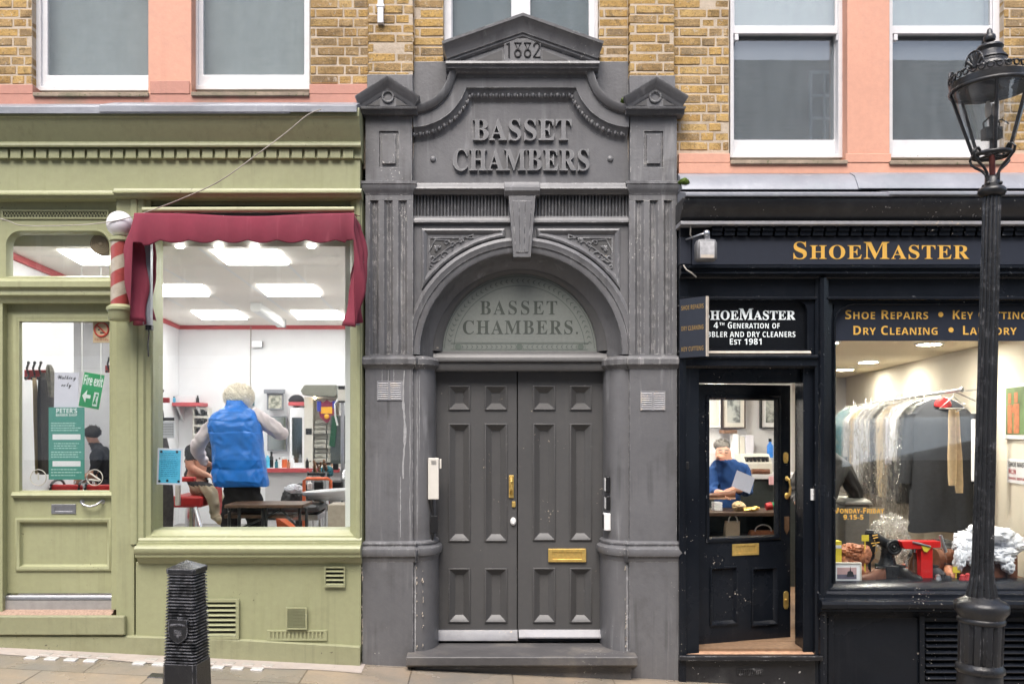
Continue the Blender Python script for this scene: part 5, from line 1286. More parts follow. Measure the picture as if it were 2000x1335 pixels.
lettering(mb, 'Laundry', X(1932, .1), Z(653.5, .1), e, S(17, .1), S(107, .1), 'sansb', .80, off=-.004, space=.035)
for a, b in ((1837, 614), (1857, 644)): mb.add([(X(a, .1) + S(5, .1)*math.cos(2*PI*i/14), e, Z(b, .1) + S(5, .1)*math.sin(2*PI*i/14)) for i in range(14)], [tuple(range(14))])
mb.build('gold_lettering', M['gold'], vb)
mb = MB(); lettering(mb, 'Monday-Friday', X(1677, .1), Z(1001.5, .1), .098, S(10.5, .1), S(99, .1), 'sansb', .82, off=.012, space=.03); lettering(mb, '9.15-5', X(1667, .1), Z(1013.5, .1), .098, S(9, .1), S(40, .1), 'sansb', off=.012, space=.03); mb.build('opening_hours_lettering', M['gold'], wp)
mb = MB()
mb.exx([(.3, Z(1136, .1)), (.09, Z(1137, .09)), (.03, Z(1150, .03)), (.03, Z(1152, .03)), (.0, Z(1154, .0)), (-.01, Z(1158, -.01)), (-.03, Z(1160, -.03)), (-.03, Z(1166, -.03)), (-.045, Z(1169, -.045)), (-.07, Z(1171, -.07)), (-.095, Z(1174, -.095)), (-.105, Z(1180, -.105)), (-.098, Z(1187, -.098)), (-.075, Z(1190, -.075)), (-.075, Z(1193, -.07)), (-.03, Z(1196, -.03)), (0.02, Z(1206, .02)), (.3, Z(1206, .02))], X(1606, -.1), XQ)
mb.build('window_sill', B, ks, smooth=35)
mb = MB(); mb.plate(X(1616, .02), XQ, pz(5.6) - .1, Z(1203, .02), .02, .12, [(X(1806, .02), XQ - .3, Z(1329, .02), Z(1213, .02))]); mb.box(X(1618), X(1628), .0, .019, pz(4) - .05, Z(1200)); mb.box(X(1796), X(1806), -.004, .019, pz(4) - .05, Z(1202)); mb.build('stall_riser', B, ks, bevel=.004)
mb = MB(); x0, x1 = X(1807, .02), XQ - .3
n = 9
for i in range(n):
    z = Z(1327, .02) + (Z(1215, .02) - Z(1327, .02))*(i + .5)/n; h = (Z(1215, .02) - Z(1327, .02))/n
    mb.exx([(.004, z - h*.36), (.0, z - h*.22), (.004, z - h*.10), (.055, z + h*.42), (.06, z + h*.34)], x0, x1)
lv = mb.build('louvre_vent', B, ks, smooth=30)
mb = MB(); mb.box(x0, x1, .065, .075, Z(1329, .02), Z(1213, .02)); mb.build('vent_shade_panel', M['dark'], lv)  # black sheet standing for the shade behind the louvres
# projecting sign board, swung half open
ps = thing('projecting_sign', 'black projecting board lettered in gold hung beside the shoe repair doorway', 'sign', (X(1326.5), -.01, 0), rot=(0, 0, R(-46)), local=True)
z0, z1 = Z(697, -.1), Z(581, -.1); wS = .232
mb = MB(); mb.box(0, wS, 0, .022, z0, z1); sb = mb.build('sign_board', M['navy'], ps, bevel=.002)
mb = MB(); mb.box(wS + .0005, wS + .012, -.001, .024, z0, z1); mb.build('sign_edge', M['pale_rub'], sb)
mb = MB()
for t, zz in (('SHOE REPAIRS', .85), ('DRY CLEANING', .5), ('KEY CUTTING', .15)): lettering(mb, t, wS/2, z0 + (z1 - z0)*zz - .02, -.002, .034, wS*.86, 'sansb', off=-.008)
mb.build('gold_lettering', plain('tarnished_gold', (0.34, 0.22, 0.08), 0.4, 0.2, 0.3), sb)
mb = MB(); mb.tube([(0, .01, z1 - .05), (-.02, .012, z1 - .05)], .008, 6); mb.tube([(0, .01, z0 + .05), (-.02, .012, z0 + .05)], .008, 6); mb.build('hinge', M['iron'], sb)
# flood lamp on its arm over the fascia
fl_ = thing('sign_lamp', 'weathered grey metal flood lamp on a short arm over the black fascia', 'lamp', (X(1378, -.2), -.02, Z(480, -.2)))
yl = -.2
mb = MB(); mb.tube([(X(1340, -.03), -.03, Z(468, -.03)), (X(1368, yl), yl, Z(458, yl)), (X(1378, yl), yl, Z(456, yl))], .008, 8); mb.ball((X(1380, yl), yl, Z(456, yl)), .028, 10); mb.box(X(1376, yl), X(1386, yl), yl - .01, yl + .02, Z(468, yl), Z(456, yl)); mb.build('arm', M['steel'], fl_, smooth=50)
mb = MB(); c = X(1378, yl); zc = Z(487, yl)
rg = []
for zf, hw, hd in ((0, .066, .030), (.015, .080, .045), (.13, .078, .05), (.155, .066, .045), (.165, .03, .02)):
    z = Z(510, yl) + zf
    rg.append([(c + hw*math.copysign(abs(math.cos(a))**.25, math.cos(a)), yl + hd*math.copysign(abs(math.sin(a))**.25, math.sin(a)), z) for a in [2*PI*i/20 for i in range(20)]])
mb.loft(rg); mb.build('lamp_shade', plain('weathered_aluminium', (0.20, 0.20, 0.205), 0.5, 0.25, 0.4, 0.6, 30), fl_, smooth=50)
mb = MB(); mb.box(c - .055, c + .055, yl - .052, yl - .046, Z(506, yl), Z(474, yl)); mb.build('lamp_lens', plain('dusty_lamp_glass', (0.42, 0.42, 0.43), 0.3, 0.25), fl_, bevel=.004)
mb = MB(); mb.box(c - .05, c + .05, yl - .0545, yl - .0525, Z(506, yl), Z(500, yl)); mb.build('lamp_sediment', M['pale_rub'], fl_)
for k, pts, lab in ((0, [(1347, 432, -.12), (1349, 446, -.1), (1348, 458, -.1), (1353, 466, -.06)], 'pale frayed wire hanging above the grey flood lamp'), (1, [(1335, 518, -.06), (1341, 527, -.1), (1351, 533, -.11), (1360, 541, -.1)], 'pale frayed wire poking out below the black fascia')):
    mb = MB(); mb.tube([(X(a, y), y, Z(b, y)) for a, b, y in pts], .0055, 6); tag(mb.build('loose_wire', M['rubber'], smooth=60), lab, 'wire')
# bell push and switch on the door frame
mb = MB(); y = .045; mb.box(X(1337, y), X(1345, y), y - .02, y + .05, Z(915, y), Z(901, y)); tag(mb.build('door_bell', M['black_plastic'], bevel=.006), 'small black bell push on the black frame left of the open door', 'bell')
mb = MB(); y = .055; mb.box(X(1583, y), X(1591.5, y), y - .012, y + .004, Z(976, y), Z(954, y)); mb.ball((X(1587, y), y - .012, Z(965, y)), .008, 8, 1, .6, 1); tag(mb.build('lock_plate', M['plastic_white'], bevel=.003), 'small white plate on the door post right of the open door', 'plate')
# door entry devices on the grey doorcase
de = thing('entry_phone', 'cream door entry box on the left jamb of the grey doorway', 'intercom', (X(847, .12), .12, Z(930, .12)))
y = .10
mb = MB(); mb.box(X(836, y), X(857, y), y, y + .06, Z(975, y), Z(894, y)); mb.box(X(858, y), X(862, y), y + .02, y + .05, Z(915, y), Z(896, y)); o = mb.build('casing', M['plastic_cream'], de, bevel=.006)
mb = MB(); 
for i in range(4): mb.box(X(842, y), X(852, y), y - .002, y + .001, Z(906 - i*2.2, y) - .001, Z(906 - i*2.2, y) + .001)
mb.build('speaker_slots', M['ink'], o)
mb = MB(); mb.tube([(X(842, y), y + .02, Z(976, y)), (X(843, y), y + .03, Z(990, y)), (X(845, y), y + .03, Z(1006, y))], [.018, .014, .01], 8); mb.box(X(840, y), X(854, y), y + .03, y + .07, Z(1042, y), Z(1008, y)); mb.tube([(X(846, y), y + .04, Z(1042, y)), (X(843, y), y + .05, Z(1056, y))], .008, 6); mb.build('keypad', M['black_plastic'], de, bevel=.004)
for k, (a, b, c_, d, mt, lab) in enumerate(((1183.5, 930, 1192, 962, 'black_plastic', 'black key safe on the right jamb of the grey doorway, upper of two'), (1184, 968, 1192, 996, 'black_plastic', 'black key safe on the right jamb of the grey doorway, lower of two'), (1180, 1002, 1193, 1036, 'plastic_white', 'white rounded keypad below the black boxes on the right jamb'))):
    t = thing('key_safe' if k < 2 else 'keypad_lock', lab, 'key safe' if k < 2 else 'keypad', (X(1188, .16), .16, Z(d, .16)), 'boxes on the right jamb' if k < 2 else None)
    mb = MB(); mb.box(X(a, .14), X(c_, .14), .14, .23, Z(d, .14), Z(b, .14)); mb.build('casing', M[mt], t, bevel=.008)
    mb = MB(); mb.box(X(a, .14) - .004, X(a, .14) - .0005, .15, .222, Z(d - 3, .14), Z(b + 3, .14)); mb.build('cover', M['plastic_white'] if k < 2 else M['black_plastic'], t, bevel=.0015)
# ------------------------------------------------------------------ cast-iron street lamp (built on its own axis, leaning a little)
yl = -1.5; k = (D0 + yl)/F
lx = X(1909, yl); g0 = pz(lx, yl)
lamp = thing('street_lamp', 'black cast iron street lamp with fluted post and glazed crown lantern', 'street lamp', (lx, yl, g0), rot=(0, R(1.45), 0), local=True)
def lz(py): return Z(py, yl) - g0
I = M['iron']
fl20 = lambda a, z: 1 - .13*abs(math.sin(a*8))**.7
mb = MB()
mb.lathe(0, 0, [(0, -.03), (47.0*k, -.03), (47.0*k, .12), (43.2*k, .14), (40.4*k, lz(1345)), (39.5*k, lz(1312)), (43.2*k, lz(1309)), (43.7*k, lz(1301)), (40.4*k, lz(1297)), (38.5*k, lz(1293))], 40)
mb.lathe(0, 0, [(37.6*k, lz(1294)), (39.0*k, lz(1290)), (39.9*k, lz(1220)), (39.5*k, lz(1215))], 96, lambda a, z: 1 - .11*max(0, math.sin(a*12)))
mb.lathe(0, 0, [(38.5*k, lz(1216)), (42.3*k, lz(1213)), (42.8*k, lz(1208)), (40.4*k, lz(1205)), (42.3*k, lz(1199)), (47.9*k, lz(1192)), (49.3*k, lz(1184)), (47.9*k, lz(1177)), (41.4*k, lz(1172)), (32.9*k, lz(1168)), (29.1*k, lz(1164))], 40)
mb.lathe(0, 0, [(28.2*k, lz(1166)), (27.3*k, lz(1155)), (23.5*k, lz(1140)), (20.7*k, lz(1120)), (19.3*k, lz(1090)), (18.8*k, lz(1000)), (16.9*k, lz(600)), (16.0*k, lz(384)), (15.0*k, lz(380))], 96, fl20)
mb.build('post', I, lamp, smooth=50)
mb = MB(); mb.lathe(0, 0, [(16*k, lz(384)), (22*k, lz(381)), (25*k, lz(376)), (25*k, lz(371)), (21*k, lz(366)), (14*k, lz(363)), (13*k, lz(347)), (9*k, lz(343)), (0, lz(342))], 32)
for a in range(4): mb.ball((16*k*math.cos(a*PI/2 + .6), 16*k*math.sin(a*PI/2 + .6), lz(360)), .012, 8)
mb.build('post_collar', I, lamp, smooth=45)
# lantern in its own tilted space above the collar
T = Matrix.Translation((0, 0, lz(343))) @ Matrix.Rotation(R(-2.6), 4, 'Y')
def h(py): return (343 - py)*k
def lb(): 
    m = MB(); m.M = T; return m
mb = lb(); mb.tube([(0, 0, h(346)), (0, 0, h(303))], .017, 10); mb.build('supply_pipe', plain('red_brown_pipe', (0.12, 0.03, 0.025), 0.5, 0.2), lamp, smooth=50)
mb = lb()
for a in (0, PI/2, PI, 3*PI/2):
    c_, s_ = math.cos(a + .35), math.sin(a + .35)
    pts = [(13, 352), (14, 338), (22, 328), (36, 318), (46, 309), (49, 300), (45, 293), (36, 291), (31, 297)]
    mb.tube([(q*k*c_, q*k*s_, h(p)) for q, p in pts], .0085, 8)
mb.build('frog_bracket', I, lamp, smooth=60)
rb, rt, hb, ht = 32*k, 70*k, h(302), h(174)
mb = lb(); mb.tube([(rb*math.cos(a), rb*math.sin(a), hb) for a in [2*PI*i/40 for i in range(40)]], .014, 8, True)
mb.tube([(rb*math.cos(.35), rb*math.sin(.35), hb), (-rb*math.cos(.35), -rb*math.sin(.35), hb)], .009, 6); mb.tube([(-rb*math.sin(.35), rb*math.cos(.35), hb), (rb*math.sin(.35), -rb*math.cos(.35), hb)], .009, 6)
for a in (R(-112), R(-58), R(-5), R(50), R(105), R(160)):
    mb.tube([(rb*math.cos(a), rb*math.sin(a), hb), (rt*math.cos(a), rt*math.sin(a), ht)], .010, 8)
mb.tube([(rt*math.cos(a), rt*math.sin(a), ht) for a in [2*PI*i/56 for i in range(56)]], .013, 8, True)
mb.lathe(0, 0, [(rt - .01, ht + .005), (rt + .004, ht + .008), (rt + .006, ht + .05), (rt - .004, ht + .055)], 56)
mb.build('lantern_frame', I, lamp, smooth=50)
mb = lb(); n = 48
mb.sheet(lambda u_, v: ((rb + (rt - rb)*v)*math.cos(2*PI*u_), (rb + (rt - rb)*v)*math.sin(2*PI*u_), hb + .006 + (ht - hb)*v), n, 1); mb.build('lantern_glass', M['glass_lamp'], lamp, smooth=60)
mb = lb(); mb.lathe(0, 0, [(rt + .002, ht + .05), (66*k, h(156)), (50*k, h(146)), (38*k, h(137)), (35*k, h(134)), (36.5*k, h(131)), (35*k, h(127)), (33*k, h(126)), (30*k, h(121)), (29*k, h(119)), (31*k, h(117)), (29*k, h(113)), (25*k, h(108)), (21*k, h(101)), (22*k, h(98)), (24*k, h(94)), (22*k, h(90)), (15*k, h(87)), (7*k, h(85)), (5*k, h(82)), (10*k, h(79)), (11*k, h(75)), (10*k, h(70)), (6*k, h(66)), (4.5*k, h(60)), (3.5*k, h(57)), (0, h(54))], 40)
mb.build('canopy', I, lamp, smooth=40)
mb = lb()
for i in range(30):
    a = 2*PI*i/30; c_, s_ = math.cos(a), math.sin(a); tx, ty_ = -s_, c_; r0 = rt + .004; z0 = ht + .075
    mb.tube([(c_*r0 + tx*.017*math.cos(t), s_*r0 + ty_*.017*math.cos(t), z0 + .017*math.sin(t)) for t in [2*PI*j/10 for j in range(10)]], .0055, 5, True)
    mb.ball((c_*r0 + tx*.026, s_*r0 + ty_*.026, z0 + .012), .008, 6)
for a in (R(-142), R(-52), R(38), R(128)):
    c_, s_ = math.cos(a), math.sin(a); tx, ty_ = -s_, c_; r0 = rt + .004
    for t in (-60, -30, 0, 30, 60):
        d = R(90 + t); mb.tube([(c_*r0, s_*r0, ht + .08), (c_*r0 + tx*math.cos(d)*.045, s_*r0 + ty_*math.cos(d)*.045, ht + .08 + math.sin(d)*.085)], [.008, .011], 6)
    mb.tube([(c_*r0 + tx*.05*math.cos(t), s_*r0 + ty_*.05*math.cos(t), ht + .10 + .075*math.sin(t)) for t in [PI*j/10 for j in range(11)]], .006, 6)
mb.build('crown_ornament', I, lamp, smooth=60)
mb = lb(); mb.tube([(0, 0, h(302)), (0, 0, h(228))], .013, 8); mb.box(-.05, .05, -.03, .03, h(272), h(250)); mb.tube([(-.04, 0, h(262)), (-.05, 0, h(240)), (0, 0, h(225)), (.05, 0, h(240)), (.04, 0, h(262))], .006, 6); mb.tube([(.02, 0, h(238)), (.07, .01, h(232)), (.12, .02, h(240))], .004, 5); mb.build('burner', M['iron'], lamp, smooth=50)
mb = lb()
for x, y in ((.03, .02), (-.03, -.02), (.0, .03)): mb.loft([[(x + r_*math.cos(a), y + r_*math.sin(a), z) for a in [2*PI*i/10 for i in range(10)]] for r_, z in ((.006, h(230)), (.016, h(222)), (.017, h(208)), (.008, h(200)))])
mb.build('gas_mantle', plain('gas_mantle_gauze', (0.7, 0.62, 0.55), 0.8, 0.1), lamp, smooth=60)

# ------------------------------------------------------------------ ribbed bollard
yb = -1.33; kb = (D0 + yb)/F
bx = X(365.5, yb); b0 = pz(bx, yb)
bo = thing('bollard', 'black square ribbed iron bollard with pyramid cap and crest', 'bollard', (bx, yb, b0), rot=(0, 0, R(-9)), local=True)
def bz(py): return Z(py, yb) - b0
def sq(hw, z, ch=.16):
    c = hw*ch
    return [(-hw + c, -hw, z), (hw - c, -hw, z), (hw, -hw + c, z), (hw, hw - c, z), (hw - c, hw, z), (-hw + c, hw, z), (-hw, hw - c, z), (-hw, -hw + c, z)]
W0, W1 = 29*kb, 34*kb                      # half widths at the top and at the foot of the ribs
def bw(py): return W0 + (W1 - W0)*(py - 1112)/(1288 - 1112)
rg = [sq(bw(1288) + .006, -.05), sq(bw(1410), bz(1410)), sq(bw(1290), bz(1290)), sq(bw(1288), bz(1288))]
n = 28
for i in range(n):
    p1 = 1286 - i*(1286 - 1116)/n; p0 = p1 - (1286 - 1116)/n
    rg += [sq(bw(p1) - .014, bz(p1)), sq(bw(p1) - .013, bz(p1 - .9)), sq(bw(p1), bz(p1 - 1.3)), sq(bw(p0) + .0005, bz(p1 - 2.7)), sq(bw(p0) - .004, bz(p1 - 3.5))]
rg += [sq(bw(1114) - .013, bz(1116))]
mb = MB(); mb.loft(rg); mb.build('ribbed_shaft', M['iron_bollard'], bo, smooth=25)
mb = MB(); mb.loft([sq(W0 - .006, bz(1117)), sq(W0 + .004, bz(1116)), sq(W0 + .005, bz(1108)), sq(W0 + .001, bz(1106)), sq(.008, bz(1093.5) + .0)]); mb.build('pyramid_cap', M['iron_bollard'], bo, smooth=25, bevel=.004)
yy = -bw(1225) - .004
sh = [(-19, 1201), (19, 1201), (20, 1225), (17, 1236), (9, 1243), (0, 1248), (-9, 1243), (-17, 1236), (-20, 1225)]
mb = MB(); mb.prism([(a*kb, bz(b)) for a, b in sh][::-1], yy - .012, yy + .03)
for i in range(-4, 5): mb.ball((i*3.4*kb, yy - .014, bz(1211 + abs(i)*.4)), .0065, 6)
for i in range(5):
    for j in range(3): mb.box((-7 + i*3)*kb, (-5.4 + i*3)*kb, yy - .0145, yy - .011, bz(1224 + j*4), bz(1221.5 + j*4))
mb.ball((0, yy - .013, bz(1233)), .008, 6, .7, .6, 1.3)
mb.build('crest', M['iron_bollard'], bo, bevel=.003, smooth=40)
# small cast covers in the paving
for px, py, w, lab in ((308, 1321, 17, 'small dark square cover in the paving left of the bollard'),):
    d = F*(CZ - pz(X(px, -.7), -.7))/(py - VY); y = d - D0; x = X(px, y)
    mb = MB(); hw = .06; q = [(x - hw, y - .05), (x + hw, y - .05), (x + hw, y + .05), (x - hw, y + .05)]
    mb.add([(a, b, pz(a, b) + .006) for a, b in q] + [(a, b, pz(a, b) - .01) for a, b in q], [(0, 1, 2, 3), (0, 4, 5, 1), (1, 5, 6, 2), (2, 6, 7, 3), (3, 7, 4, 0)])
    tag(mb.build('stop_tap_cover', M['iron_bollard'], bevel=.003), lab, 'cover')
# ------------------------------------------------------------------ bodies: one skinned surface each, joints placed in the pose of the photo
def W(px, py, Y): return Vector((X(px, Y), Y, Z(py, Y)))
def skin(nodes, edges, root, lev=3):
    names = list(nodes); idx = {n: i for i, n in enumerate(names)}
    me = bpy.data.meshes.new('t'); me.from_pydata([tuple(nodes[n][0]) for n in names], [(idx[a], idx[b]) for a, b in edges], [])
    o = bpy.data.objects.new('t', me); col.objects.link(o)
    o.modifiers.new('s', 'SKIN')
    if not me.skin_vertices: raise RuntimeError('no skin layer')
    for n, sv in zip(names, me.skin_vertices[0].data):
        r = nodes[n][1]; sv.radius = r if isinstance(r, tuple) else (r, r); sv.use_root = (n == root)
    b = o.modifiers.new('u', 'SUBSURF'); b.levels = lev; b.render_levels = lev
    dg = bpy.context.evaluated_depsgraph_get(); dg.update()
    m2 = bpy.data.meshes.new_from_object(o.evaluated_get(dg))
    v = [tuple(q.co) for q in m2.vertices]; f = [tuple(p.vertices) for p in m2.polygons]
    bpy.data.objects.remove(o); bpy.data.meshes.remove(m2); bpy.data.meshes.remove(me)
    return v, f
def hand(nodes, edges, wrist, tip, side, s=1.0, curl=0.5, up=Vector((0, 0, 1))):
    """palm and five bent fingers grown from the wrist joint along wrist->tip"""
    w = nodes[wrist][0]; d = (tip - w).normalized(); sd = d.cross(up).normalized()*side; dn = -(sd.cross(d)*side).normalized()
    if dn.z > 0: dn = -dn
    nodes[wrist + 'p'] = (w + d*.055*s, (.030*s, .017*s)); edges.append((wrist, wrist + 'p'))
    for i, (off, L) in enumerate(((-.028, .068), (-.009, .078), (.010, .073), (.028, .058))):
        a = w + d*.085*s + sd*off*s; b = a + (d*(1 - curl*.5) + dn*curl).normalized()*L*.5*s; c = b + (d*(1 - curl*1.3) + dn*curl*1.4).normalized()*L*.5*s
        for t, q, r in (('a', a, .0105), ('b', b, .0095), ('c', c, .0075)): nodes[f'{wrist}{i}{t}'] = (q, r*s)
        edges += [(wrist + 'p', f'{wrist}{i}a'), (f'{wrist}{i}a', f'{wrist}{i}b'), (f'{wrist}{i}b', f'{wrist}{i}c')]
    a = w + d*.045*s - sd*.035*s; b = a + (d*.7 - sd*.6 + dn*.3).normalized()*.04*s; c = b + (d + dn*.3).normalized()*.03*s
    for t, q, r in (('ta', a, .013), ('tb', b, .0115), ('tc', c, .009)): nodes[wrist + t] = (q, r*s)
    edges += [(wrist + 'p', wrist + 'ta'), (wrist + 'ta', wrist + 'tb'), (wrist + 'tb', wrist + 'tc')]
def body(name, label, nodes, edges, root, mats, pick, loc):
    v, f = skin(nodes, edges, root)
    p = thing(name, label, 'person', loc)
    mb = MB()
    mm = [pick(sum((Vector(v[i]) for i in q), Vector())/len(q)) for q in f]
    cloth = [0]*len(v); nrm = [Vector() for _ in v]
    for q, k_ in zip(f, mm):
        nn_ = (Vector(v[q[1]]) - Vector(v[q[0]])).cross(Vector(v[q[2]]) - Vector(v[q[0]]))
        for i in q: nrm[i] += nn_; cloth[i] += (1 if k_ else -9)
    for i in range(len(v)):                                     # creases in the clothes
        if cloth[i] > 0:
            w = Vector(v[i]); w = Vector((w.x*9, w.y*9, w.z*15 + 3*math.sin(w.x*8)))
            v[i] = tuple(Vector(v[i]) + nrm[i].normalized()*(.016*(1 - 2.2*abs(mnoise.noise(w))) - .004))
    mb.v = v; mb.f = f; mb.m = mm
    b = mb.build('body', mats, p, smooth=180, recalc=False)
    return p, b
def clump(name, mat, par, c, rx, ry, rz, n, size, seed=1, keep=lambda d: True):
    rnd = random.Random(seed); mb = MB(); mb.crumple(c, rx*.97, ry*.97, rz*.97, seed, .16, 4.0, 56)
    for i in range(n):
        a = rnd.uniform(0, 2*PI); z = rnd.uniform(-1, 1); q = math.sqrt(1 - z*z); d = Vector((q*math.cos(a), q*math.sin(a), z))
        if not keep(d): continue
        p = Vector(c) + Vector((d.x*rx, d.y*ry, d.z*rz))*.95
        t = Vector((-d.y + rnd.uniform(-.6, .6), d.x + rnd.uniform(-.6, .6), -.9)); t.normalize()
        mb.tube([p - t*size, p + d*size*.22, p + t*size - d*size*.1], [size*.06, size*.14, size*.03], 4)
    return mb.build(name, mat, par, smooth=80)
def lerp_rings(ctl, n):
    out = []
    for i in range(n + 1):
        t = i/n*(len(ctl) - 1); j = min(int(t), len(ctl) - 2); u_ = t - j; u_ = u_*u_*(3 - 2*u_)*.5 + u_*.5
        out.append(tuple(a + (b - a)*u_ for a, b in zip(ctl[j], ctl[j+1])))
    return out

# barber seen from behind, blue quilted gilet over a pale shirt
n = {'pel': (W(474, 968, 1.42), (.15, .11)), 'sp': (W(470, 905, 1.46), (.15, .10)), 'ch': (W(464, 838, 1.52), (.17, .11)), 'nk': (W(461, 797, 1.58), .058), 'hb': (W(462, 786, 1.62), .07), 'hd': (W(464, 771, 1.64), .10), 'ht': (W(466, 761, 1.66), .065),
     'sl': (W(424, 822, 1.53), .085), 'el': (W(382, 874, 1.60), .070), 'wl': (W(402, 905, 1.95), .036),
     'sr': (W(499, 812, 1.54), .085), 'er': (W(553, 848, 1.62), .070), 'wr': (W(545, 842, 1.95), .036),
     'hl': (W(452, 985, 1.44), .10), 'kl': (W(448, 1060, 1.46), .075), 'al': (Vector((X(452, 1.46), 1.46, .70)), .05), 'fl': (Vector((X(450, 1.5), 1.62, .625)), .04),
     'hr': (W(498, 985, 1.44), .10), 'kr': (W(506, 1060, 1.42), .075), 'ar': (Vector((X(506, 1.42), 1.42, .70)), .05), 'fr': (Vector((X(508, 1.5), 1.58, .625)), .04)}
e = [('pel', 'sp'), ('sp', 'ch'), ('ch', 'nk'), ('nk', 'hb'), ('hb', 'hd'), ('hd', 'ht'), ('ch', 'sl'), ('sl', 'el'), ('el', 'wl'), ('ch', 'sr'), ('sr', 'er'), ('er', 'wr'), ('pel', 'hl'), ('hl', 'kl'), ('kl', 'al'), ('al', 'fl'), ('pel', 'hr'), ('hr', 'kr'), ('kr', 'ar'), ('ar', 'fr')]
hand(n, e, 'wl', n['wl'][0] + Vector((.1, .25, -.02)), 1); hand(n, e, 'wr', n['wr'][0] + Vector((-.15, .25, .0)), -1)
zn, zp = n['nk'][0].z, Z(936, 1.42)
def pick(c):
    if c.z > zn + .01 and abs(c.x - n['hd'][0].x) < .13: return 0
    if c.y > 1.90 and c.z > zp: return 0
    return 1 if c.z > zp else 2
P1, _ = body('person', 'barber with pale curly hair in a blue quilted gilet, seen from behind', n, e, 'pel', [M['skin'], M['shirt'], M['trouser']], pick, (X(474, 1.42), 1.42, .58))
ctl = [(419, 525.5, 949, 1.43, .135), (417, 524, 938, 1.43, .15), (416, 520, 912, 1.45, .145), (415.5, 516, 890, 1.46, .138), (413.5, 514, 866, 1.48, .14), (409, 512.5, 845, 1.49, .142), (406.5, 510, 831, 1.50, .14), (409, 507, 819, 1.51, .13), (417, 504.5, 808, 1.52, .115), (429, 495, 800, 1.53, .10), (439, 484, 796, 1.55, .085), (442, 479, 790, 1.56, .078), (443, 477, 782, 1.57, .075)]
rings = lerp_rings(ctl, 130); rg = []
for i, (a, b, py, Y, ry) in enumerate(rings):
    t = i/130; cx = (X(a, Y) + X(b, Y))/2; rx = (X(b, Y) - X(a, Y))/2; z = Z(py, Y)
    pf_ = abs(math.sin((t**1.15)*PI*8.0 + .25*math.sin(t*9)))**.45; puff = 1 + .06*pf_ - .035; ring = []
    for j in range(72):
        an = 2*PI*j/72
        wr = 1 + .016*math.sin(an*5 + t*19) + .012*math.sin(an*11 - t*43) + .010*math.sin(an*17 + t*70)
        pw = .72; c_, s_ = math.cos(an), math.sin(an); wv_ = Vector((c_*2.2 + 5, s_*2.2, z*9)); wr *= 1 + .05*(.5 - abs(mnoise.noise(wv_*1.6))*1.8)
        ring.append((cx + rx*math.copysign(abs(c_)**pw, c_)*(1 - .022*(1 - pf_))*(1 if abs(c_) > .93 else wr), Y + ry*puff*wr*math.copysign(abs(s_)**pw, s_), z + .006*math.sin(an*4 + t*30)*(0 if i in (0, 130) else 1)))
    rg.append(ring)
mb = MB(); mb.loft(rg); mb.build('quilted_gilet', M['vest'], P1, smooth=70)
clump('hair', M['hair_blond'], P1, tuple(W(466.5, 775, 1.64)), S(30, 1.64), .14, S(23.5, 1.64), 700, .036, 3)

# seated customer mostly hidden behind the barber
Y = 2.35
n = {'pel': (W(380, 952, Y), (.15, .12)), 'ch': (W(392, 895, Y + .05), (.15, .12)), 'nk': (W(412, 860, Y + .1), .055), 'hd': (W(424, 842, Y + .12), .095),
     'sl': (W(374, 880, Y - .08), .07), 'el': (W(370, 912, Y - .12), .052), 'wl': (W(398, 926, Y - .1), .036), 'sr': (W(412, 880, Y + .25), .07), 'er': (W(418, 915, Y + .3), .05), 'wr': (W(430, 925, Y + .25), .036),
     'hl': (W(385, 952, Y - .08), .09), 'kl': (W(412, 958, Y - .2), .07), 'al': (W(422, 1012, Y - .2), .045), 'fl': (W(432, 1018, Y - .25), .04),
     'hr': (W(390, 954, Y + .12), .09), 'kr': (W(424, 960, Y + .15), .07), 'ar': (W(440, 1012, Y + .15), .045), 'fr': (W(448, 1018, Y + .1), .04)}
e = [('pel', 'ch'), ('ch', 'nk'), ('nk', 'hd'), ('ch', 'sl'), ('sl', 'el'), ('el', 'wl'), ('ch', 'sr'), ('sr', 'er'), ('er', 'wr'), ('pel', 'hl'), ('hl', 'kl'), ('kl', 'al'), ('al', 'fl'), ('pel', 'hr'), ('hr', 'kr'), ('kr', 'ar'), ('ar', 'fr')]
hand(n, e, 'wl', n['wl'][0] + Vector((.2, -.02, -.05)), 1)
q = {k_: v_[0] for k_, v_ in n.items()}
def pick(c):
    if c.z > q['nk'].z - .0: return 0
    if c.x > q['el'].x - .08 and c.y < Y - .04 and q['pel'].z - .02 < c.z < q['el'].z + .075 and c.z > q['wl'].z - .07 and c.x > q['el'].x - .045: return 0
    return 1 if c.z > q['pel'].z + .03 else (2 if c.z > q['al'].z - .02 else 3)
P2, _ = body('person', 'seated customer in a black t-shirt and khaki trousers half hidden by the barber', n, e, 'pel', [M['skin'], M['tee'], M['khaki'], M['beige']], pick, (q['pel'].x, Y, .58))
clump('hair', M['hair_dark'], P2, tuple(q['hd'] + Vector((0, 0, .025))), .10, .105, .10, 60, .03, 5, lambda d: d.z > -.2)

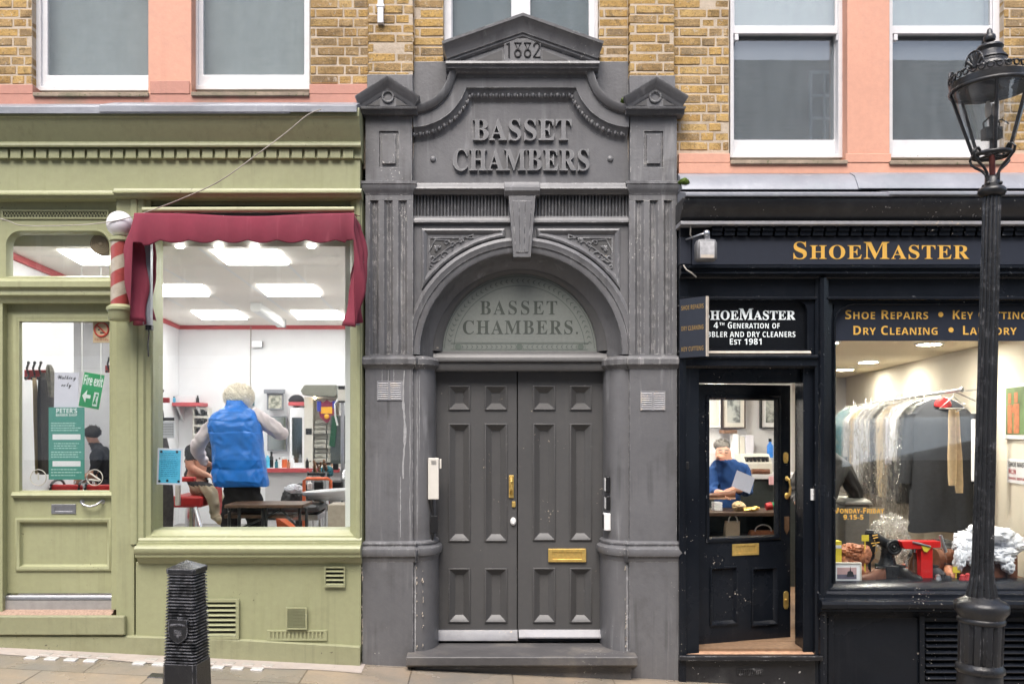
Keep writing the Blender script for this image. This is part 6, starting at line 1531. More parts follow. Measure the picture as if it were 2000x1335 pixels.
# man in black seen through the door glass, bent to the left
Y = 4.9
n = {'pel': (W(208, 960, Y), (.15, .12)), 'ch': (W(198, 895, Y), (.17, .13)), 'nk': (W(186, 866, Y), .058), 'hb': (W(180, 857, Y - .03), .075), 'hd': (W(178, 848, Y - .03), .098), 'nose': (W(166.5, 853, Y - .04), .014),
     'sl': (W(192, 882, Y - .18), .07), 'el': (W(180, 925, Y - .25), .055), 'wl': (W(158, 935, Y - .3), .036), 'sr': (W(207, 885, Y + .15), .07), 'er': (W(190, 925, Y + .2), .05), 'wr': (W(165, 938, Y + .1), .036),
     'hl': (Vector((X(205, Y), Y - .1, 1.2)), .10), 'kl': (Vector((X(200, Y), Y - .12, 1.0)), .07), 'al': (Vector((X(204, Y), Y - .1, .68)), .05), 'hr': (Vector((X(213, Y), Y + .1, 1.2)), .10), 'kr': (Vector((X(212, Y), Y + .1, 1.0)), .07), 'ar': (Vector((X(214, Y), Y + .1, .68)), .05)}
e = [('pel', 'ch'), ('ch', 'nk'), ('nk', 'hb'), ('hb', 'hd'), ('hd', 'nose'), ('ch', 'sl'), ('sl', 'el'), ('el', 'wl'), ('ch', 'sr'), ('sr', 'er'), ('er', 'wr'), ('pel', 'hl'), ('hl', 'kl'), ('kl', 'al'), ('pel', 'hr'), ('hr', 'kr'), ('kr', 'ar')]
hand(n, e, 'wl', n['wl'][0] + Vector((-.3, 0, -.05)), 1); hand(n, e, 'wr', n['wr'][0] + Vector((-.3, 0, -.05)), -1)
q3 = {k_: v_[0] for k_, v_ in n.items()}
P3, _ = body('person', 'dark haired man in a black t-shirt bending to the left behind the glazed green door', n, e, 'pel', [M['skin'], M['tee'], M['trouser']], lambda c: 0 if (c.z > q3['nk'].z + .015 and c.x < q3['nk'].x + .09) or (c.z < q3['el'].z + .05 and c.x < q3['el'].x + .03 and c.z > 1.0) else (1 if c.z > 1.15 else 2), (q3['pel'].x, Y, .58))
clump('hair', M['hair_dark'], P3, tuple(q3['hd'] + Vector((.02, 0, .03))), .108, .105, .095, 70, .03, 6, lambda d: d.z > -.3 and d.x > -.75)

# cobbler behind the counter, looking down at a shoe
Y = 2.15
n = {'pel': (W(1418, 1005, Y + .05), (.15, .11)), 'sp': (W(1420, 955, Y + .03), (.15, .105)), 'ch': (W(1424, 915, Y), (.185, .12)), 'nk': (W(1415, 899, Y - .08), .062), 'jaw': (W(1407.5, 896, Y - .17), .058), 'hd': (W(1410, 880, Y - .12), (.083, .098)), 'ht': (W(1413, 868, Y - .09), .07),
     'nose': (W(1402, 889, Y - .222), .012), 'ear': (W(1424.5, 884, Y - .08), .016),
     'sl': (W(1396, 916, Y + .02), .08), 'el': (W(1388, 962, Y - .1), .058), 'wl': (W(1404, 962, Y - .38), .036), 'sr': (W(1451, 916, Y + .02), .08), 'er': (W(1462, 960, Y - .08), .058), 'wr': (W(1440, 955, Y - .36), .036),
     'hl': (Vector((X(1408, Y), Y + .05, 1.0)), .10), 'kl': (Vector((X(1408, Y), Y + .05, .65)), .07), 'al': (Vector((X(1408, Y), Y + .08, .28)), .05), 'hr': (Vector((X(1436, Y), Y + .05, 1.0)), .10), 'kr': (Vector((X(1436, Y), Y + .05, .65)), .07), 'ar': (Vector((X(1436, Y), Y + .08, .28)), .05)}
e = [('pel', 'sp'), ('sp', 'ch'), ('ch', 'nk'), ('nk', 'hd'), ('hd', 'jaw'), ('hd', 'ht'), ('jaw', 'nose'), ('hd', 'ear'), ('ch', 'sl'), ('sl', 'el'), ('el', 'wl'), ('ch', 'sr'), ('sr', 'er'), ('er', 'wr'), ('pel', 'hl'), ('hl', 'kl'), ('kl', 'al'), ('pel', 'hr'), ('hr', 'kr'), ('kr', 'ar')]
hand(n, e, 'wl', n['wl'][0] + Vector((.1, -.2, .0)), 1, 1.1); hand(n, e, 'wr', n['wr'][0] + Vector((-.25, -.1, .0)), -1, 1.1)
q4 = {k_: v_[0] for k_, v_ in n.items()}
P4, _ = body('person', 'grey haired cobbler in a navy blue jumper looking down at a shoe behind the counter', n, e, 'pel', [M['skin'], M['jumper'], M['trouser']], lambda c: 0 if (c.z > q4['nk'].z + .012 and c.y < Y + .1 and abs(c.x - q4['hd'].x) < .14) or (c.y < Y - .33 and c.z < q4['ch'].z) else (1 if c.z > q4['pel'].z else 2), (q4['pel'].x, Y, .2))
clump('hair', M['hair_grey'], P4, tuple(q4['hd'] + Vector((.012, .045, .052))), .080, .086, .062, 320, .022, 8, lambda d: d.z > -.3 and not (d.y < -.5 and d.z < .4))
mb = MB()
for dx in (-.034, .026): mb.tube([(q4['hd'].x + dx - .022, q4['hd'].y - .086, q4['hd'].z - .013), (q4['hd'].x + dx - .006, q4['hd'].y - .095, q4['hd'].z - .017), (q4['hd'].x + dx + .012, q4['hd'].y - .088, q4['hd'].z - .013)], .0035, 6)
mb.build('eyes', M['hair_dark'], P4, smooth=80)
mb = MB()
for dx in (-.034, .028): mb.tube([(q4['hd'].x + dx - .026, q4['hd'].y - .088, q4['hd'].z + .006), (q4['hd'].x + dx - .006, q4['hd'].y - .096, q4['hd'].z + .012), (q4['hd'].x + dx + .014, q4['hd'].y - .088, q4['hd'].z + .007)], .006, 6)
mb.build('eyebrows', M['hair_grey'], P4, smooth=80)
mb = MB(); mb.tube([(q4['jaw'].x - .024, q4['jaw'].y - .054, q4['jaw'].z - .008), (q4['jaw'].x, q4['jaw'].y - .060, q4['jaw'].z - .006), (q4['jaw'].x + .022, q4['jaw'].y - .052, q4['jaw'].z - .009)], .006, 6); mb.build('mouth', plain('lips', (0.42, 0.16, 0.13), 0.5, 0.05), P4, smooth=80)

# customer half behind the door post
Y = 1.15
n = {'pel': (W(1598, 1055, Y), (.16, .12)), 'sp': (W(1600, 985, Y), (.165, .12)), 'ch': (W(1604, 920, Y + .02), (.20, .14)), 'nk': (W(1598, 872, Y), .06), 'hd': (W(1595, 848, Y), (.085, .1)), 'ht': (W(1595, 836, Y), .07),
     'sl': (W(1570, 912, Y - .05), .085), 'el': (W(1557, 965, Y - .02), .068), 'wl': (W(1561, 982, Y - .22), .04), 'sr': (W(1645, 912, Y + .05), .085), 'er': (W(1672, 960, Y + .05), .07), 'wr': (W(1668, 985, Y + .3), .04),
     'hl': (Vector((X(1585, Y), Y, .98)), .11), 'kl': (Vector((X(1583, Y), Y, .64)), .075), 'al': (Vector((X(1583, Y), Y, .28)), .05), 'fl': (Vector((X(1580, Y), Y - .12, .24)), .04), 'hr': (Vector((X(1612, Y), Y, .98)), .11), 'kr': (Vector((X(1614, Y), Y, .64)), .075), 'ar': (Vector((X(1614, Y), Y, .28)), .05), 'fr': (Vector((X(1612, Y), Y - .12, .24)), .04)}
e = [('pel', 'sp'), ('sp', 'ch'), ('ch', 'nk'), ('nk', 'hd'), ('hd', 'ht'), ('ch', 'sl'), ('sl', 'el'), ('el', 'wl'), ('ch', 'sr'), ('sr', 'er'), ('er', 'wr'), ('pel', 'hl'), ('hl', 'kl'), ('kl', 'al'), ('al', 'fl'), ('pel', 'hr'), ('hr', 'kr'), ('kr', 'ar'), ('ar', 'fr')]
hand(n, e, 'wl', n['wl'][0] + Vector((-.05, -.2, -.05)), 1, 1.1); hand(n, e, 'wr', n['wr'][0] + Vector((-.1, .2, .0)), -1, 1.0)
q5 = {k_: v_[0] for k_, v_ in n.items()}
P5, _ = body('person', 'customer in a dark padded jacket standing half behind the black door post', n, e, 'pel', [M['skin'], M['jacket_dark'], M['trouser']], lambda c: 0 if (c.z > q5['nk'].z + .03) or (c.y < Y - .20 and c.z < q5['ch'].z) or (c.y > Y + .29) else (1 if c.z > q5['pel'].z - .05 else 2), (q5['pel'].x, Y, .2))
clump('hair', M['hair_dark'], P5, tuple(q5['hd'] + Vector((0, .03, .03))), .10, .11, .10, 60, .03, 9, lambda d: d.z > -.3)
M['bench_wood'] = plain('worn_dark_bench_wood', (0.105, 0.062, 0.04), 0.45, 0.3, 0, 0.3, 18)
# ------------------------------------------------------------------ barber's room
BF, BC, YB = .58, 3.42, 5.7
A_, B_ = (-4.20, .30), (-4.55, YB)
mb = MB(); mb.add([(-6.5, .1, BF), (-1.3, .1, BF), (-1.3, YB + .1, BF), (-6.5, YB + .1, BF), (-6.5, .1, BF - .1), (-1.3, .1, BF - .1), (-1.3, YB + .1, BF - .1), (-6.5, YB + .1, BF - .1)], [(0, 1, 2, 3), (4, 5, 6, 7), (0, 1, 5, 4), (1, 2, 6, 5), (2, 3, 7, 6), (3, 0, 4, 7)])
struct(mb.build('barber_floor', M['floor_grey']))
mb = MB(); mb.box(-6.5, -1.3, .31, YB + .1, BC, BC + .05); mb.box(-4.9, -1.3, .302, .309, BC, 3.74); struct(mb.build('barber_ceiling', M['ceil']))
mb = MB(); mb.box(-4.7, -1.25, YB, YB + .05, BF, BC); struct(mb.build('barber_back_wall', M['wall_white']))
mb = MB(); mb.box(-6.5, -6.45, 1.5, YB, BF, BC); mb.box(-6.45, -4.62, 5.45, 5.5, BF, BC); mb.box(-6.45, -4.4, 1.5, 1.55, BF, BC); struct(mb.build('side_room_wall', M['wall_white']))
mb = MB(); mb.box(-1.35, -1.30, .31, YB, BF, BC); struct(mb.build('barber_side_wall', M['wall_white']))
mb = MB(); mb.plate(0, 1, 0, 1, 0, 1, [((1.9 - .3)/(YB - .3), (3.3 - .3)/(YB - .3), 0, (3.30 - BF)/(BC - BF))]); mb.v = [((A_[0] + (B_[0] - A_[0])*u_ - .06*w_), A_[1] + (B_[1] - A_[1])*u_, BF + (BC - BF)*v_) for u_, w_, v_ in mb.v]
struct(mb.build('barber_side_wall', M['wall_white']))
mb = MB(); mb.box(-4.54, -1.36, YB - .03, YB - .001, BC - .055, BC - .001)
mb.add([(A_[0] + .002, A_[1], BC - .055), (A_[0] + .03, A_[1], BC - .055), (B_[0] + .03, B_[1] - .031, BC - .055), (B_[0] + .002, B_[1] - .031, BC - .055), (A_[0] + .002, A_[1], BC - .001), (A_[0] + .03, A_[1], BC - .001), (B_[0] + .03, B_[1] - .031, BC - .001), (B_[0] + .002, B_[1] - .031, BC - .001)],
       [(0, 1, 2, 3), (4, 5, 6, 7), (0, 1, 5, 4), (1, 2, 6, 5), (2, 3, 7, 6), (3, 0, 4, 7)])
struct(mb.build('ceiling_trim', M['red_trim']))
def atz(px, py, z):                                      # point of a level plane seen at that pixel
    d = (CZ - z)*F/(py - VY); return Vector((CX + (px - VX)*d/F, d - D0, z))
mb = MB(); zc = BC - .003
def rail(p, q, w=.014):
    a, b = atz(*p, zc), atz(*q, zc); t = (b - a).normalized(); nn_ = Vector((-t.y, t.x, 0))*w
    a = a - t*1.0 if (a - t*1.0).y > .35 else a
    mb.add([a - nn_, a + nn_, b + nn_, b - nn_], [(0, 1, 2, 3)])
rail((387.7, 484), (568.5, 615)); rail((530, 484), (668, 622)); rail((321.5, 525), (466.6, 606.6)); rail((140, 484), (360, 600))
for py in (500, 519, 540, 557, 581, 607, 622):
    a, b = atz(0, py, zc), atz(760, py, zc); a.x = max(a.x, -4.1 - (a.y - .3)*.074); b.x = -1.37
    mb.add([a + Vector((0, -.007, 0)), a + Vector((0, .007, 0)), b + Vector((0, .007, 0)), b + Vector((0, -.007, 0))], [(0, 1, 2, 3)])
struct(mb.build('ceiling_rails', M['joint'], recalc=False))
M['lightpanel'] = glow('led_panel_light', (1.0, 0.98, 0.95), 6.5)
for i, (q, w) in enumerate((((414, 492), (540, 492), (563, 517.5), (445, 517.5)), ((116, 492), (242, 492), (280, 517.5), (160, 517.5)), ((503, 559), (611, 559), (625, 579), (523, 579)), ((282, 559), (394, 559), (408, 579), (300, 579)), ((568.5, 609), (657.6, 609), (671.6, 624), (582, 624)), ((374, 609), (464, 609), (482, 624), (396, 624)))) if False else enumerate([(a, 0) for a in (((414, 492), (540, 492), (563, 517.5), (445, 517.5)), ((116, 492), (242, 492), (280, 517.5), (160, 517.5)), ((503, 559), (611, 559), (625, 579), (523, 579)), ((282, 559), (394, 559), (408, 579), (300, 579)), ((568.5, 609), (657.6, 609), (671.6, 624), (582, 624)), ((374, 609), (464, 609), (482, 624), (396, 624)))] + [(None, 0)]):
    c = [atz(*p, BC - .02) for p in q] if q else [Vector((-5.7, 3.6, BC - .02)), Vector((-5.1, 3.6, BC - .02)), Vector((-5.1, 4.2, BC - .02)), Vector((-5.7, 4.2, BC - .02))]  # last panel is unseen, added to light the side room
    c[1].y = c[0].y; c[3].y = c[2].y
    mb = MB(); mb.add([tuple(p) for p in c] + [(p.x, p.y, BC - .001) for p in c], [(0, 1, 2, 3), (4, 5, 6, 7), (0, 1, 5, 4), (1, 2, 6, 5), (2, 3, 7, 6), (3, 0, 4, 7)])
    o = mb.build('ceiling_light', M['lightpanel'])
    tag(o, ('square ceiling light nearest the window top in the middle of the awning', 'square ceiling light seen through the transom over the green door', 'bright ceiling light in the middle row, right of the barber', 'bright ceiling light in the middle row beside the left awning arm', 'ceiling light in the far row on the right, above the cabinet', 'ceiling light in the far row on the left, above the small grey box', 'unseen ceiling light added to brighten the dark haired man behind the green door')[i], 'ceiling light', 'ceiling lights in the barber shop')
for i, px in enumerate((351, 427, 497, 608)):
    c = atz(px, 483.5, BC - .012); mb = MB(); mb.lathe(c.x, c.y, [(0, c.z), (.032, c.z), (.034, BC - .001), (0, BC - .001)], 20); tag(mb.build('downlight', M['lightpanel']), ('first small downlight from the left under the awning', 'second small downlight from the left under the awning', 'third small downlight from the left under the awning', 'fourth small downlight from the left under the awning')[i], 'downlight', 'small downlights behind the awning')
# strip light
a, b = atz(499, 602, BC - .07), atz(549, 634, BC - .07)
st = thing('strip_light', 'white strip light box under the barber shop ceiling', 'strip light', (a.x, a.y, BC - .08))
t = (b - a).normalized(); nn_ = Vector((-t.y, t.x, 0))*.06
mb = MB(); mb.loft([[p - nn_ + Vector((0, 0, -.01)), p - nn_*.7 + Vector((0, 0, -.035)), p + nn_*.7 + Vector((0, 0, -.035)), p + nn_ + Vector((0, 0, -.01)), p + nn_ + Vector((0, 0, .069)), p - nn_ + Vector((0, 0, .069))] for p in (a, b)]); mb.build('diffuser', M['plastic_white'], st)
mb = MB(); mb.loft([[p - nn_*1.05 + Vector((0, 0, -.036)), p + nn_*1.05 + Vector((0, 0, -.036)), p + nn_*1.05 + Vector((0, 0, .069)), p - nn_*1.05 + Vector((0, 0, .069))] for p in (b, b + t*.03)]); mb.build('end_cap', M['lead'], st)
Y = YB - .03
mb = MB(); mb.plate(X(494, Y), X(513, Y), Z(678, Y), Z(667, Y), Y - .05, Y + .03, [(X(496, Y), X(511, Y), Z(676, Y), Z(669, Y))]); mb.box(X(496, Y), X(511, Y), Y - .035, Y + .029, Z(676, Y), Z(669, Y)); tag(mb.build('wall_vent', M['steel']), 'small grey vent box high on the white back wall', 'vent')
mb = MB(); mb.tube([(X(490, Y), Y, Z(637, Y)), (X(489, Y), Y, Z(745, Y)), (X(492, Y), Y - .02, Z(770, Y))], .006, 5); tag(mb.build('wall_cable', M['rubber']), 'thin cable running down the white back wall above the barber', 'cable')
mb = MB(); mb.box(X(487, Y), X(496, Y), Y - .05, Y + .029, Z(792, Y), Z(772, Y)); mb.box(X(489, Y), X(493, Y), Y - .055, Y - .0505, Z(788, Y), Z(776, Y)); tag(mb.build('wall_box', M['teal_cloth'], bevel=.004), 'small dark teal box on the wall right of the barber hair', 'box')
# left shelf unit
def shelf(label, px0, px1, py, w, mat, Y):
    t = thing('wall_shelf', label, 'shelf', (X((px0 + px1)/2, Y), Y, Z(py, Y)))
    mb = MB(); mb.box(X(px0, Y), X(px1, Y), Y, YB - .001, Z(py + 3.5, Y), Z(py - 3.5, Y)); mb.build('board', mat, t, bevel=.004)
    mb = MB()
    for p in (px0 + 8, px1 - 8): mb.prism([(0, 0), (1, 0), (1, 1)], 0, 1); 
    mb = MB()
    for p in (px0 + 8, px1 - 10): mb.add([(X(p, Y), YB - .001, Z(py + 4, Y)), (X(p, Y), YB - .001, Z(py + 36, Y)), (X(p, Y), Y + .03, Z(py + 4, Y)), (X(p + 3, Y), YB - .001, Z(py + 4, Y)), (X(p + 3, Y), YB - .001, Z(py + 36, Y)), (X(p + 3, Y), Y + .03, Z(py + 4, Y))], [(0, 1, 2), (3, 4, 5), (0, 1, 4, 3), (1, 2, 5, 4), (2, 0, 3, 5)])
    mb.build('bracket', M['wall_white'], t); return t
shelf('red edged shelf on the back wall left of the barber', 334, 391, 789, 0, M['red_trim'], 5.35)
shelf('red edged shelf on the back wall left of the drawer cabinet', 563, 596, 788, 0, M['red_trim'], 5.35)
mb = MB(); y = 5.45; mb.box(X(343, y), X(382, y), y, y + .2, Z(785.4, y), Z(772, y)); tag(mb.build('white_carton', M['paper'], bevel=.004), 'white carton on the red edged shelf left of the barber', 'carton')
mb = MB(); y = 5.45; mb.loft([[(X(577, y) + r_*1.6*math.cos(a), y + .08 + r_*math.sin(a), z) for a in [2*PI*i/14 for i in range(14)]] for r_, z in ((.07, Z(784.4, y)), (.075, Z(780, y)), (.05, Z(773, y)), (.02, Z(770, y)))]); tag(mb.build('black_cap', M['tee'], smooth=60), 'black cap lying on the red edged shelf beside the drawer cabinet', 'cap')
t = thing('wall_rack', 'white wall rack of small black clippers left of the blue gilet', 'rack', (X(388, 5.5), 5.5, Z(870, 5.5)))
y = 5.5; mb = MB(); mb.plate(X(376, y), X(408, y), Z(860, y), Z(796, y), y, y + .15, [(X(379, y), X(405, y), Z(812, y), Z(799, y)), (X(379, y), X(405, y), Z(829, y), Z(816, y)), (X(379, y), X(405, y), Z(846, y), Z(833, y))]); mb.build('case', M['plastic_cream'], t)
for i, (p, q) in enumerate(((382, 810), (392, 810), (384, 827), (396, 827), (383, 844), (393, 844))):
    mb = MB(); mb.box(X(p, y), X(p + 8, y), y + .02, y + .10, Z(q, y), Z(q - 7, y)); mb.ball((X(p + 4, y), y + .03, Z(q - 6, y)), .03, 8); mb.build('clipper', M['black_plastic'], t, bevel=.004)
# framed picture, right of the barber
t = thing('hanging_picture', 'small framed picture with a white rail on the wall right of the barber', 'picture', (X(536, 5.6), 5.6, Z(800, 5.6)))
y = 5.6; mb = MB(); mb.plate(X(521, y), X(553, y), Z(800, y), Z(768, y), y, y + .03, [(X(524, y), X(550, y), Z(797, y), Z(771, y))]); mb.box(X(516, y), X(556.5, y), y - .03, y + .03, Z(768, y) + .001, Z(760, y)); mb.build('frame', M['lead'], t, bevel=.003)
m, nt = newmat('mottled_print'); N = NT(nt); P = N.pos(); bsdf(N, N.mix(N.ramp(N.noise(P, 16, 5, .6), .4, .6), (0.62, 0.6, 0.5), (0.16, 0.17, 0.14)), .5); M['print'] = m
mb = MB(); mb.box(X(524, y), X(550, y), y + .012, y + .02, Z(797, y), Z(771, y)); mb.build('print', M['print'], t)
# counter with red edge and things on it
yc = 4.9
t = thing('wall_counter', 'white counter with a red front edge along the back wall', 'counter', (X(560, yc), yc, BF))
zc_ = Z(914, yc); mb = MB(); mb.box(X(516, yc), X(664, yc), yc, YB - .002, zc_ - .03, zc_); mb.build('top', M['wall_white'], t); mb = MB(); mb.box(X(516, yc), X(664, yc), yc - .02, yc - .0005, zc_ - .055, zc_ + .003); mb.build('red_edge', M['red_trim'], t, bevel=.003)
mb = MB(); mb.box(X(516, yc), X(664, yc), yc + .06, YB - .002, BF, zc_ - .031); mb.build('cupboard_front', M['wall_lilac'], t)
def bottle(px, w, py0, py1, y, mat, name, label, cap=None, neck=.5, grp=None):
    z0, z1 = (zc_ if py1 is None else Z(py1, y)), Z(py0, y); r_ = S(w, y)/2; cx_ = X(px, y)
    t = thing(name, label, 'bottle', (cx_, y, z0), grp)
    hh = z1 - z0
    mb = MB(); mb.lathe(cx_, y, [(0, z0), (r_, z0), (r_, z0 + hh*.62), (r_*neck, z0 + hh*.76), (r_*neck, z0 + hh*.84), (0, z0 + hh*.84)], 18); mb.build('bottle_body', mat, t, smooth=40)
    mb = MB(); mb.lathe(cx_, y, [(0, z0 + hh*.841), (r_*neck*1.15, z0 + hh*.841), (r_*neck*1.1, z1), (0, z1)], 14); mb.build('cap', cap or M['black_plastic'], t, smooth=40)
bottle(522.5, 9, 884, None, yc + .15, M['sky_poster'], 'spray_bottle', 'blue bottle on the red edged counter beside the gilet', M['plastic_white'])
bottle(530, 8, 881, None, yc + .25, M['black_plastic'], 'spray_bottle', 'tall black bottle on the red edged counter beside the gilet')
bottle(556, 11, 893, None, yc + .2, M['orange'], 'jar', 'orange jar on the red edged counter', M['plastic_white'], .9)
bottle(571, 8, 889, None, yc + .15, M['paper'], 'spray_bottle', 'white bottle on the red edged counter left of the mirror', M['plastic_white'])
for i, (px, w, p0, mt, lab) in enumerate(((540, 7, 896, 'teal_cloth', 'short dark teal bottle left of the orange jar'), (546, 6, 893, 'plastic_white', 'small white bottle left of the orange jar'), (563.5, 6, 897, 'leather_tan', 'small tan bottle right of the orange jar'), (600, 7, 893, 'black_plastic', 'black spray bottle under the drawer cabinet dial'), (606, 6, 899, 'plastic_cream', 'cream pot under the drawer cabinet dial'))):
    bottle(px, w, p0, None, yc + .08, M[mt], 'toiletry_bottle', lab, M['black_plastic'] if mt != 'black_plastic' else M['steel'], .5, 'bottles on the red edged counter')
for i, (px, w, p0, mt, lab) in enumerate(((340, 6, 774, 'sky_poster', 'small blue bottle at the left of the red edged shelf'), (386, 6, 772, 'black_plastic', 'small black bottle at the right of the red edged shelf'))):
    bottle(px, w, p0, 785.4, 5.42, M[mt], 'toiletry_bottle', lab)
y = 3.3; t = thing('tool_trolley', 'black wheeled trolley of combs and brushes before the drawer cabinet', 'trolley', (X(612, y), y, BF))
mb = MB(); [mb.box(X(600, y), X(636, y), y, y + .35, z, z + .03) for z in (BF + .10, BF + .42, Z(928, y))]; mb.build('tray', M['black_plastic'], t, bevel=.006)
mb = MB(); [mb.tube([(X(a, y), y + b, BF + .03), (X(a, y), y + b, Z(920, y))], .012, 6) for a in (601, 635) for b in (.02, .33)]; mb.build('frame', M['steel'], t, smooth=60)
for a in (601, 635):
    mb = MB(); mb.tube([(X(a, y) - .012, y + .02, BF + .03), (X(a, y) + .012, y + .02, BF + .03)], .029, 10); mb.build('wheel', M['black_plastic'], t, smooth=50)
mb = MB(); rnd = random.Random(2)
for i in range(12): x = X(604 + i*2.6, y); mb.tube([(x, y + rnd.uniform(.05, .3), Z(928, y) + .03), (x + rnd.uniform(-.03, .03), y + .1, Z(928, y) + rnd.uniform(.10, .2))], rnd.uniform(.006, .014), 6)
mb.build('combs', M['wood'], t)
# tall mirror, drawer cabinet, screen
y = 5.3
t = thing('wall_mirror', 'tall narrow mirror in a white frame above the counter', 'mirror', (X(580, y), y, zc_))
mb = MB(); mb.plate(X(566, y), X(594, y), zc_ + .002, Z(796, y), y, y + .05, [(X(570, y), X(590, y), zc_ + .06, Z(815, y))]); mb.build('frame', M['wall_white'], t, bevel=.004)
mb = MB(); mb.box(X(570, y), X(590, y), y + .02, y + .04, zc_ + .06, Z(815, y)); mb.build('mirror_glass', M['mirror'], t)
y = 5.15
t = thing('drawer_cabinet', 'tall grey cabinet of small drawers under a dark hood', 'cabinet', (X(625, y), y, zc_))
mb = MB(); mb.plate(X(594, y), X(664, y), zc_ + .001, Z(775, y), y, y + .35, [(X(611, y), X(662, y), zc_ + .03, Z(778, y))]); mb.box(X(611, y), X(662, y), y + .2, y + .34, zc_ + .03, Z(778, y)); mb.build('case', M['plastic_cream'], t, bevel=.004)
mb = MB(); mb.loft([[(X(p, y) , q, z) for p, z in ((590, Z(763, y)), (595, Z(772, y)), (655, Z(775, y)), (660, Z(772, y)), (660, Z(752, y)), (598, Z(752, y)))] for q in (y - .12, y + .2)]); mb.build('hood', plain('olive_grey_plastic', (0.17, 0.17, 0.14), 0.4, 0.1), t, bevel=.01)
for i in range(9):
    for c_ in range(2):
        mb = MB(); a = 613 + c_*25; p1 = 902 - i*9.2; mb.box(X(a, y), X(a + 23, y), y + .02 + .03*((i*7 + c_*3) % 3), y + .19, Z(p1, y), Z(p1 - 7.6, y)); mb.box(X(a + 8, y), X(a + 15, y), y + .005 + .03*((i*7 + c_*3) % 3), y + .02 + .03*((i*7 + c_*3) % 3), Z(p1 - 3, y), Z(p1 - 5, y))
        mb.build('drawer', plain('grey_drawer', (0.42, 0.41, 0.36), 0.5, 0.1) if i + c_ == 0 else bpy.data.materials['grey_drawer'], t, bevel=.004)
mb = MB(); mb.box(X(597, y), X(609, y), y - .008, y - .0005, Z(848, y), Z(836, y)); mb.build('black_dial', M['black_plastic'], t, bevel=.003)
mb = MB(); mb.ball((X(616, y), y - .05, Z(777, y)), .02, 10); mb.build('lamp_bulb', glow('warm_bulb', (1, .75, .45), 9), t)
# club crest plaque
y = 5.08; t = thing('crest_plaque', 'blue maroon and gold shield plaque hung on the drawer cabinet', 'plaque', (X(638, y), y, Z(823, y)))
c0, c1 = X(638, y), Z(800, y)
mb = MB(); mb.prism([(c0 - .10, c1 + .13), (c0 - .05, c1 + .10), (c0, c1 + .14), (c0 + .05, c1 + .10), (c0 + .10, c1 + .13), (c0 + .115, c1 + .02), (c0 + .09, c1 - .10), (c0, c1 - .18), (c0 - .09, c1 - .10), (c0 - .115, c1 + .02)], y, y + .03); mb.build('shield', plain('maroon_enamel', (0.20, 0.02, 0.05), 0.4, 0.1), t, bevel=.004)
mb = MB(); mb.box(c0 - .13, c0 - .075, y - .006, y - .001, c1 - .02, c1 + .12); mb.box(c0 + .08, c0 + .12, y - .006, y - .001, c1 + .02, c1 + .12); mb.build('blue_field', plain('blue_enamel', (0.03, 0.05, 0.35), 0.4, 0.1), t)
mb = MB(); mb.box(c0 - .075, c0 + .075, y - .008, y - .001, c1 - .05, c1 + .04); mb.ball((c0, y - .004, c1 - .09), .035, 12, 1, .3, 1); mb.build('gold_field', plain('gold_enamel', (0.75, 0.38, 0.03), 0.4, 0.1), t)
y = 4.4; t = thing('wall_screen', 'dark tinted screen at the right end of the counter', 'screen', (X(664, y), y, Z(905, y)))
mb = MB(); mb.box(X(645, y), X(690, y), y, y + .06, Z(905, y), Z(811, y)); mb.build('screen_panel', plain('dark_green_grey_glass', (0.11, 0.125, 0.115), 0.2, 0.15), t, bevel=.006)
mb = MB(); mb.prism([(X(643, y), Z(870, y)), (X(650, y), Z(812, y)), (X(660, y), Z(812, y)), (X(654, y), Z(872, y))], y - .02, y - .001); mb.build('green_pennant', plain('dark_green_cloth', (0.02, 0.10, 0.05), 0.8, 0.2), t)
mb = MB(); mb.box(X(650, y), X(660, y), y + .005, y + .055, zc_ + .002, Z(905, y) - .001); mb.build('foot', M['black_plastic'], t)
y = 4.2; t = thing('standing_dryer', 'white standing hair dryer head at the right edge of the barber window', 'hair dryer', (X(668, y), y, Z(955, y)))
mb = MB(); mb.box(X(659, y), X(675, y), y, y + .15, Z(785, y), Z(757, y)); mb.ball((X(677, y), y + .08, Z(765, y)), .05, 10); mb.build('dryer_head', M['plastic_cream'], t, bevel=.015)
mb = MB(); mb.box(X(661, y), X(674, y), y - .01, y - .001, Z(760, y), Z(753, y)); mb.box(X(661, y), X(674, y), y - .008, y - .001, Z(786, y), Z(782, y)); mb.build('grille', M['black_plastic'], t)
mb = MB(); mb.box(X(664, y), X(671, y), y + .05, y + .10, BF, Z(785, y) - .001); mb.build('stand', M['steel'], t, bevel=.006)
mb = MB(); mb.tube([(X(660, y), y - .02, Z(780, y)), (X(655, y), y - .05, Z(790, y)), (X(656, y), y - .05, Z(812, y)), (X(660, y), y - .03, Z(830, y))], .012, 6); mb.build('hose', M['plastic_white'], t, smooth=60)
y = 3.9
for i, (px, label) in enumerate(((617, 'black styling chair back nearest the drawer cabinet'), (655, 'black styling chair back at the right end of the counter'))):
    t = thing('styling_chair', label, 'chair', (X(px, y), y, BF), 'black styling chairs at the counter')
    mb = MB(); mb.box(X(px - 14, y), X(px + 14, y), y, y + .08, Z(985, y), Z(938, y)); mb.build('backrest', M['black_plastic'], t, bevel=.03)
    mb = MB(); mb.box(X(px - 15, y), X(px + 15, y), y + .1, y + .5, Z(1003, y), Z(990, y)); mb.build('seat', M['black_plastic'], t, bevel=.03)
    mb = MB(); mb.lathe(X(px, y), y + .3, [(0, BF), (.26, BF), (.24, BF + .03), (.05, BF + .06), (.04, Z(1003, y) - .002), (0, Z(1003, y) - .002)], 20); mb.build('pedestal', M['chrome'], t, smooth=40)
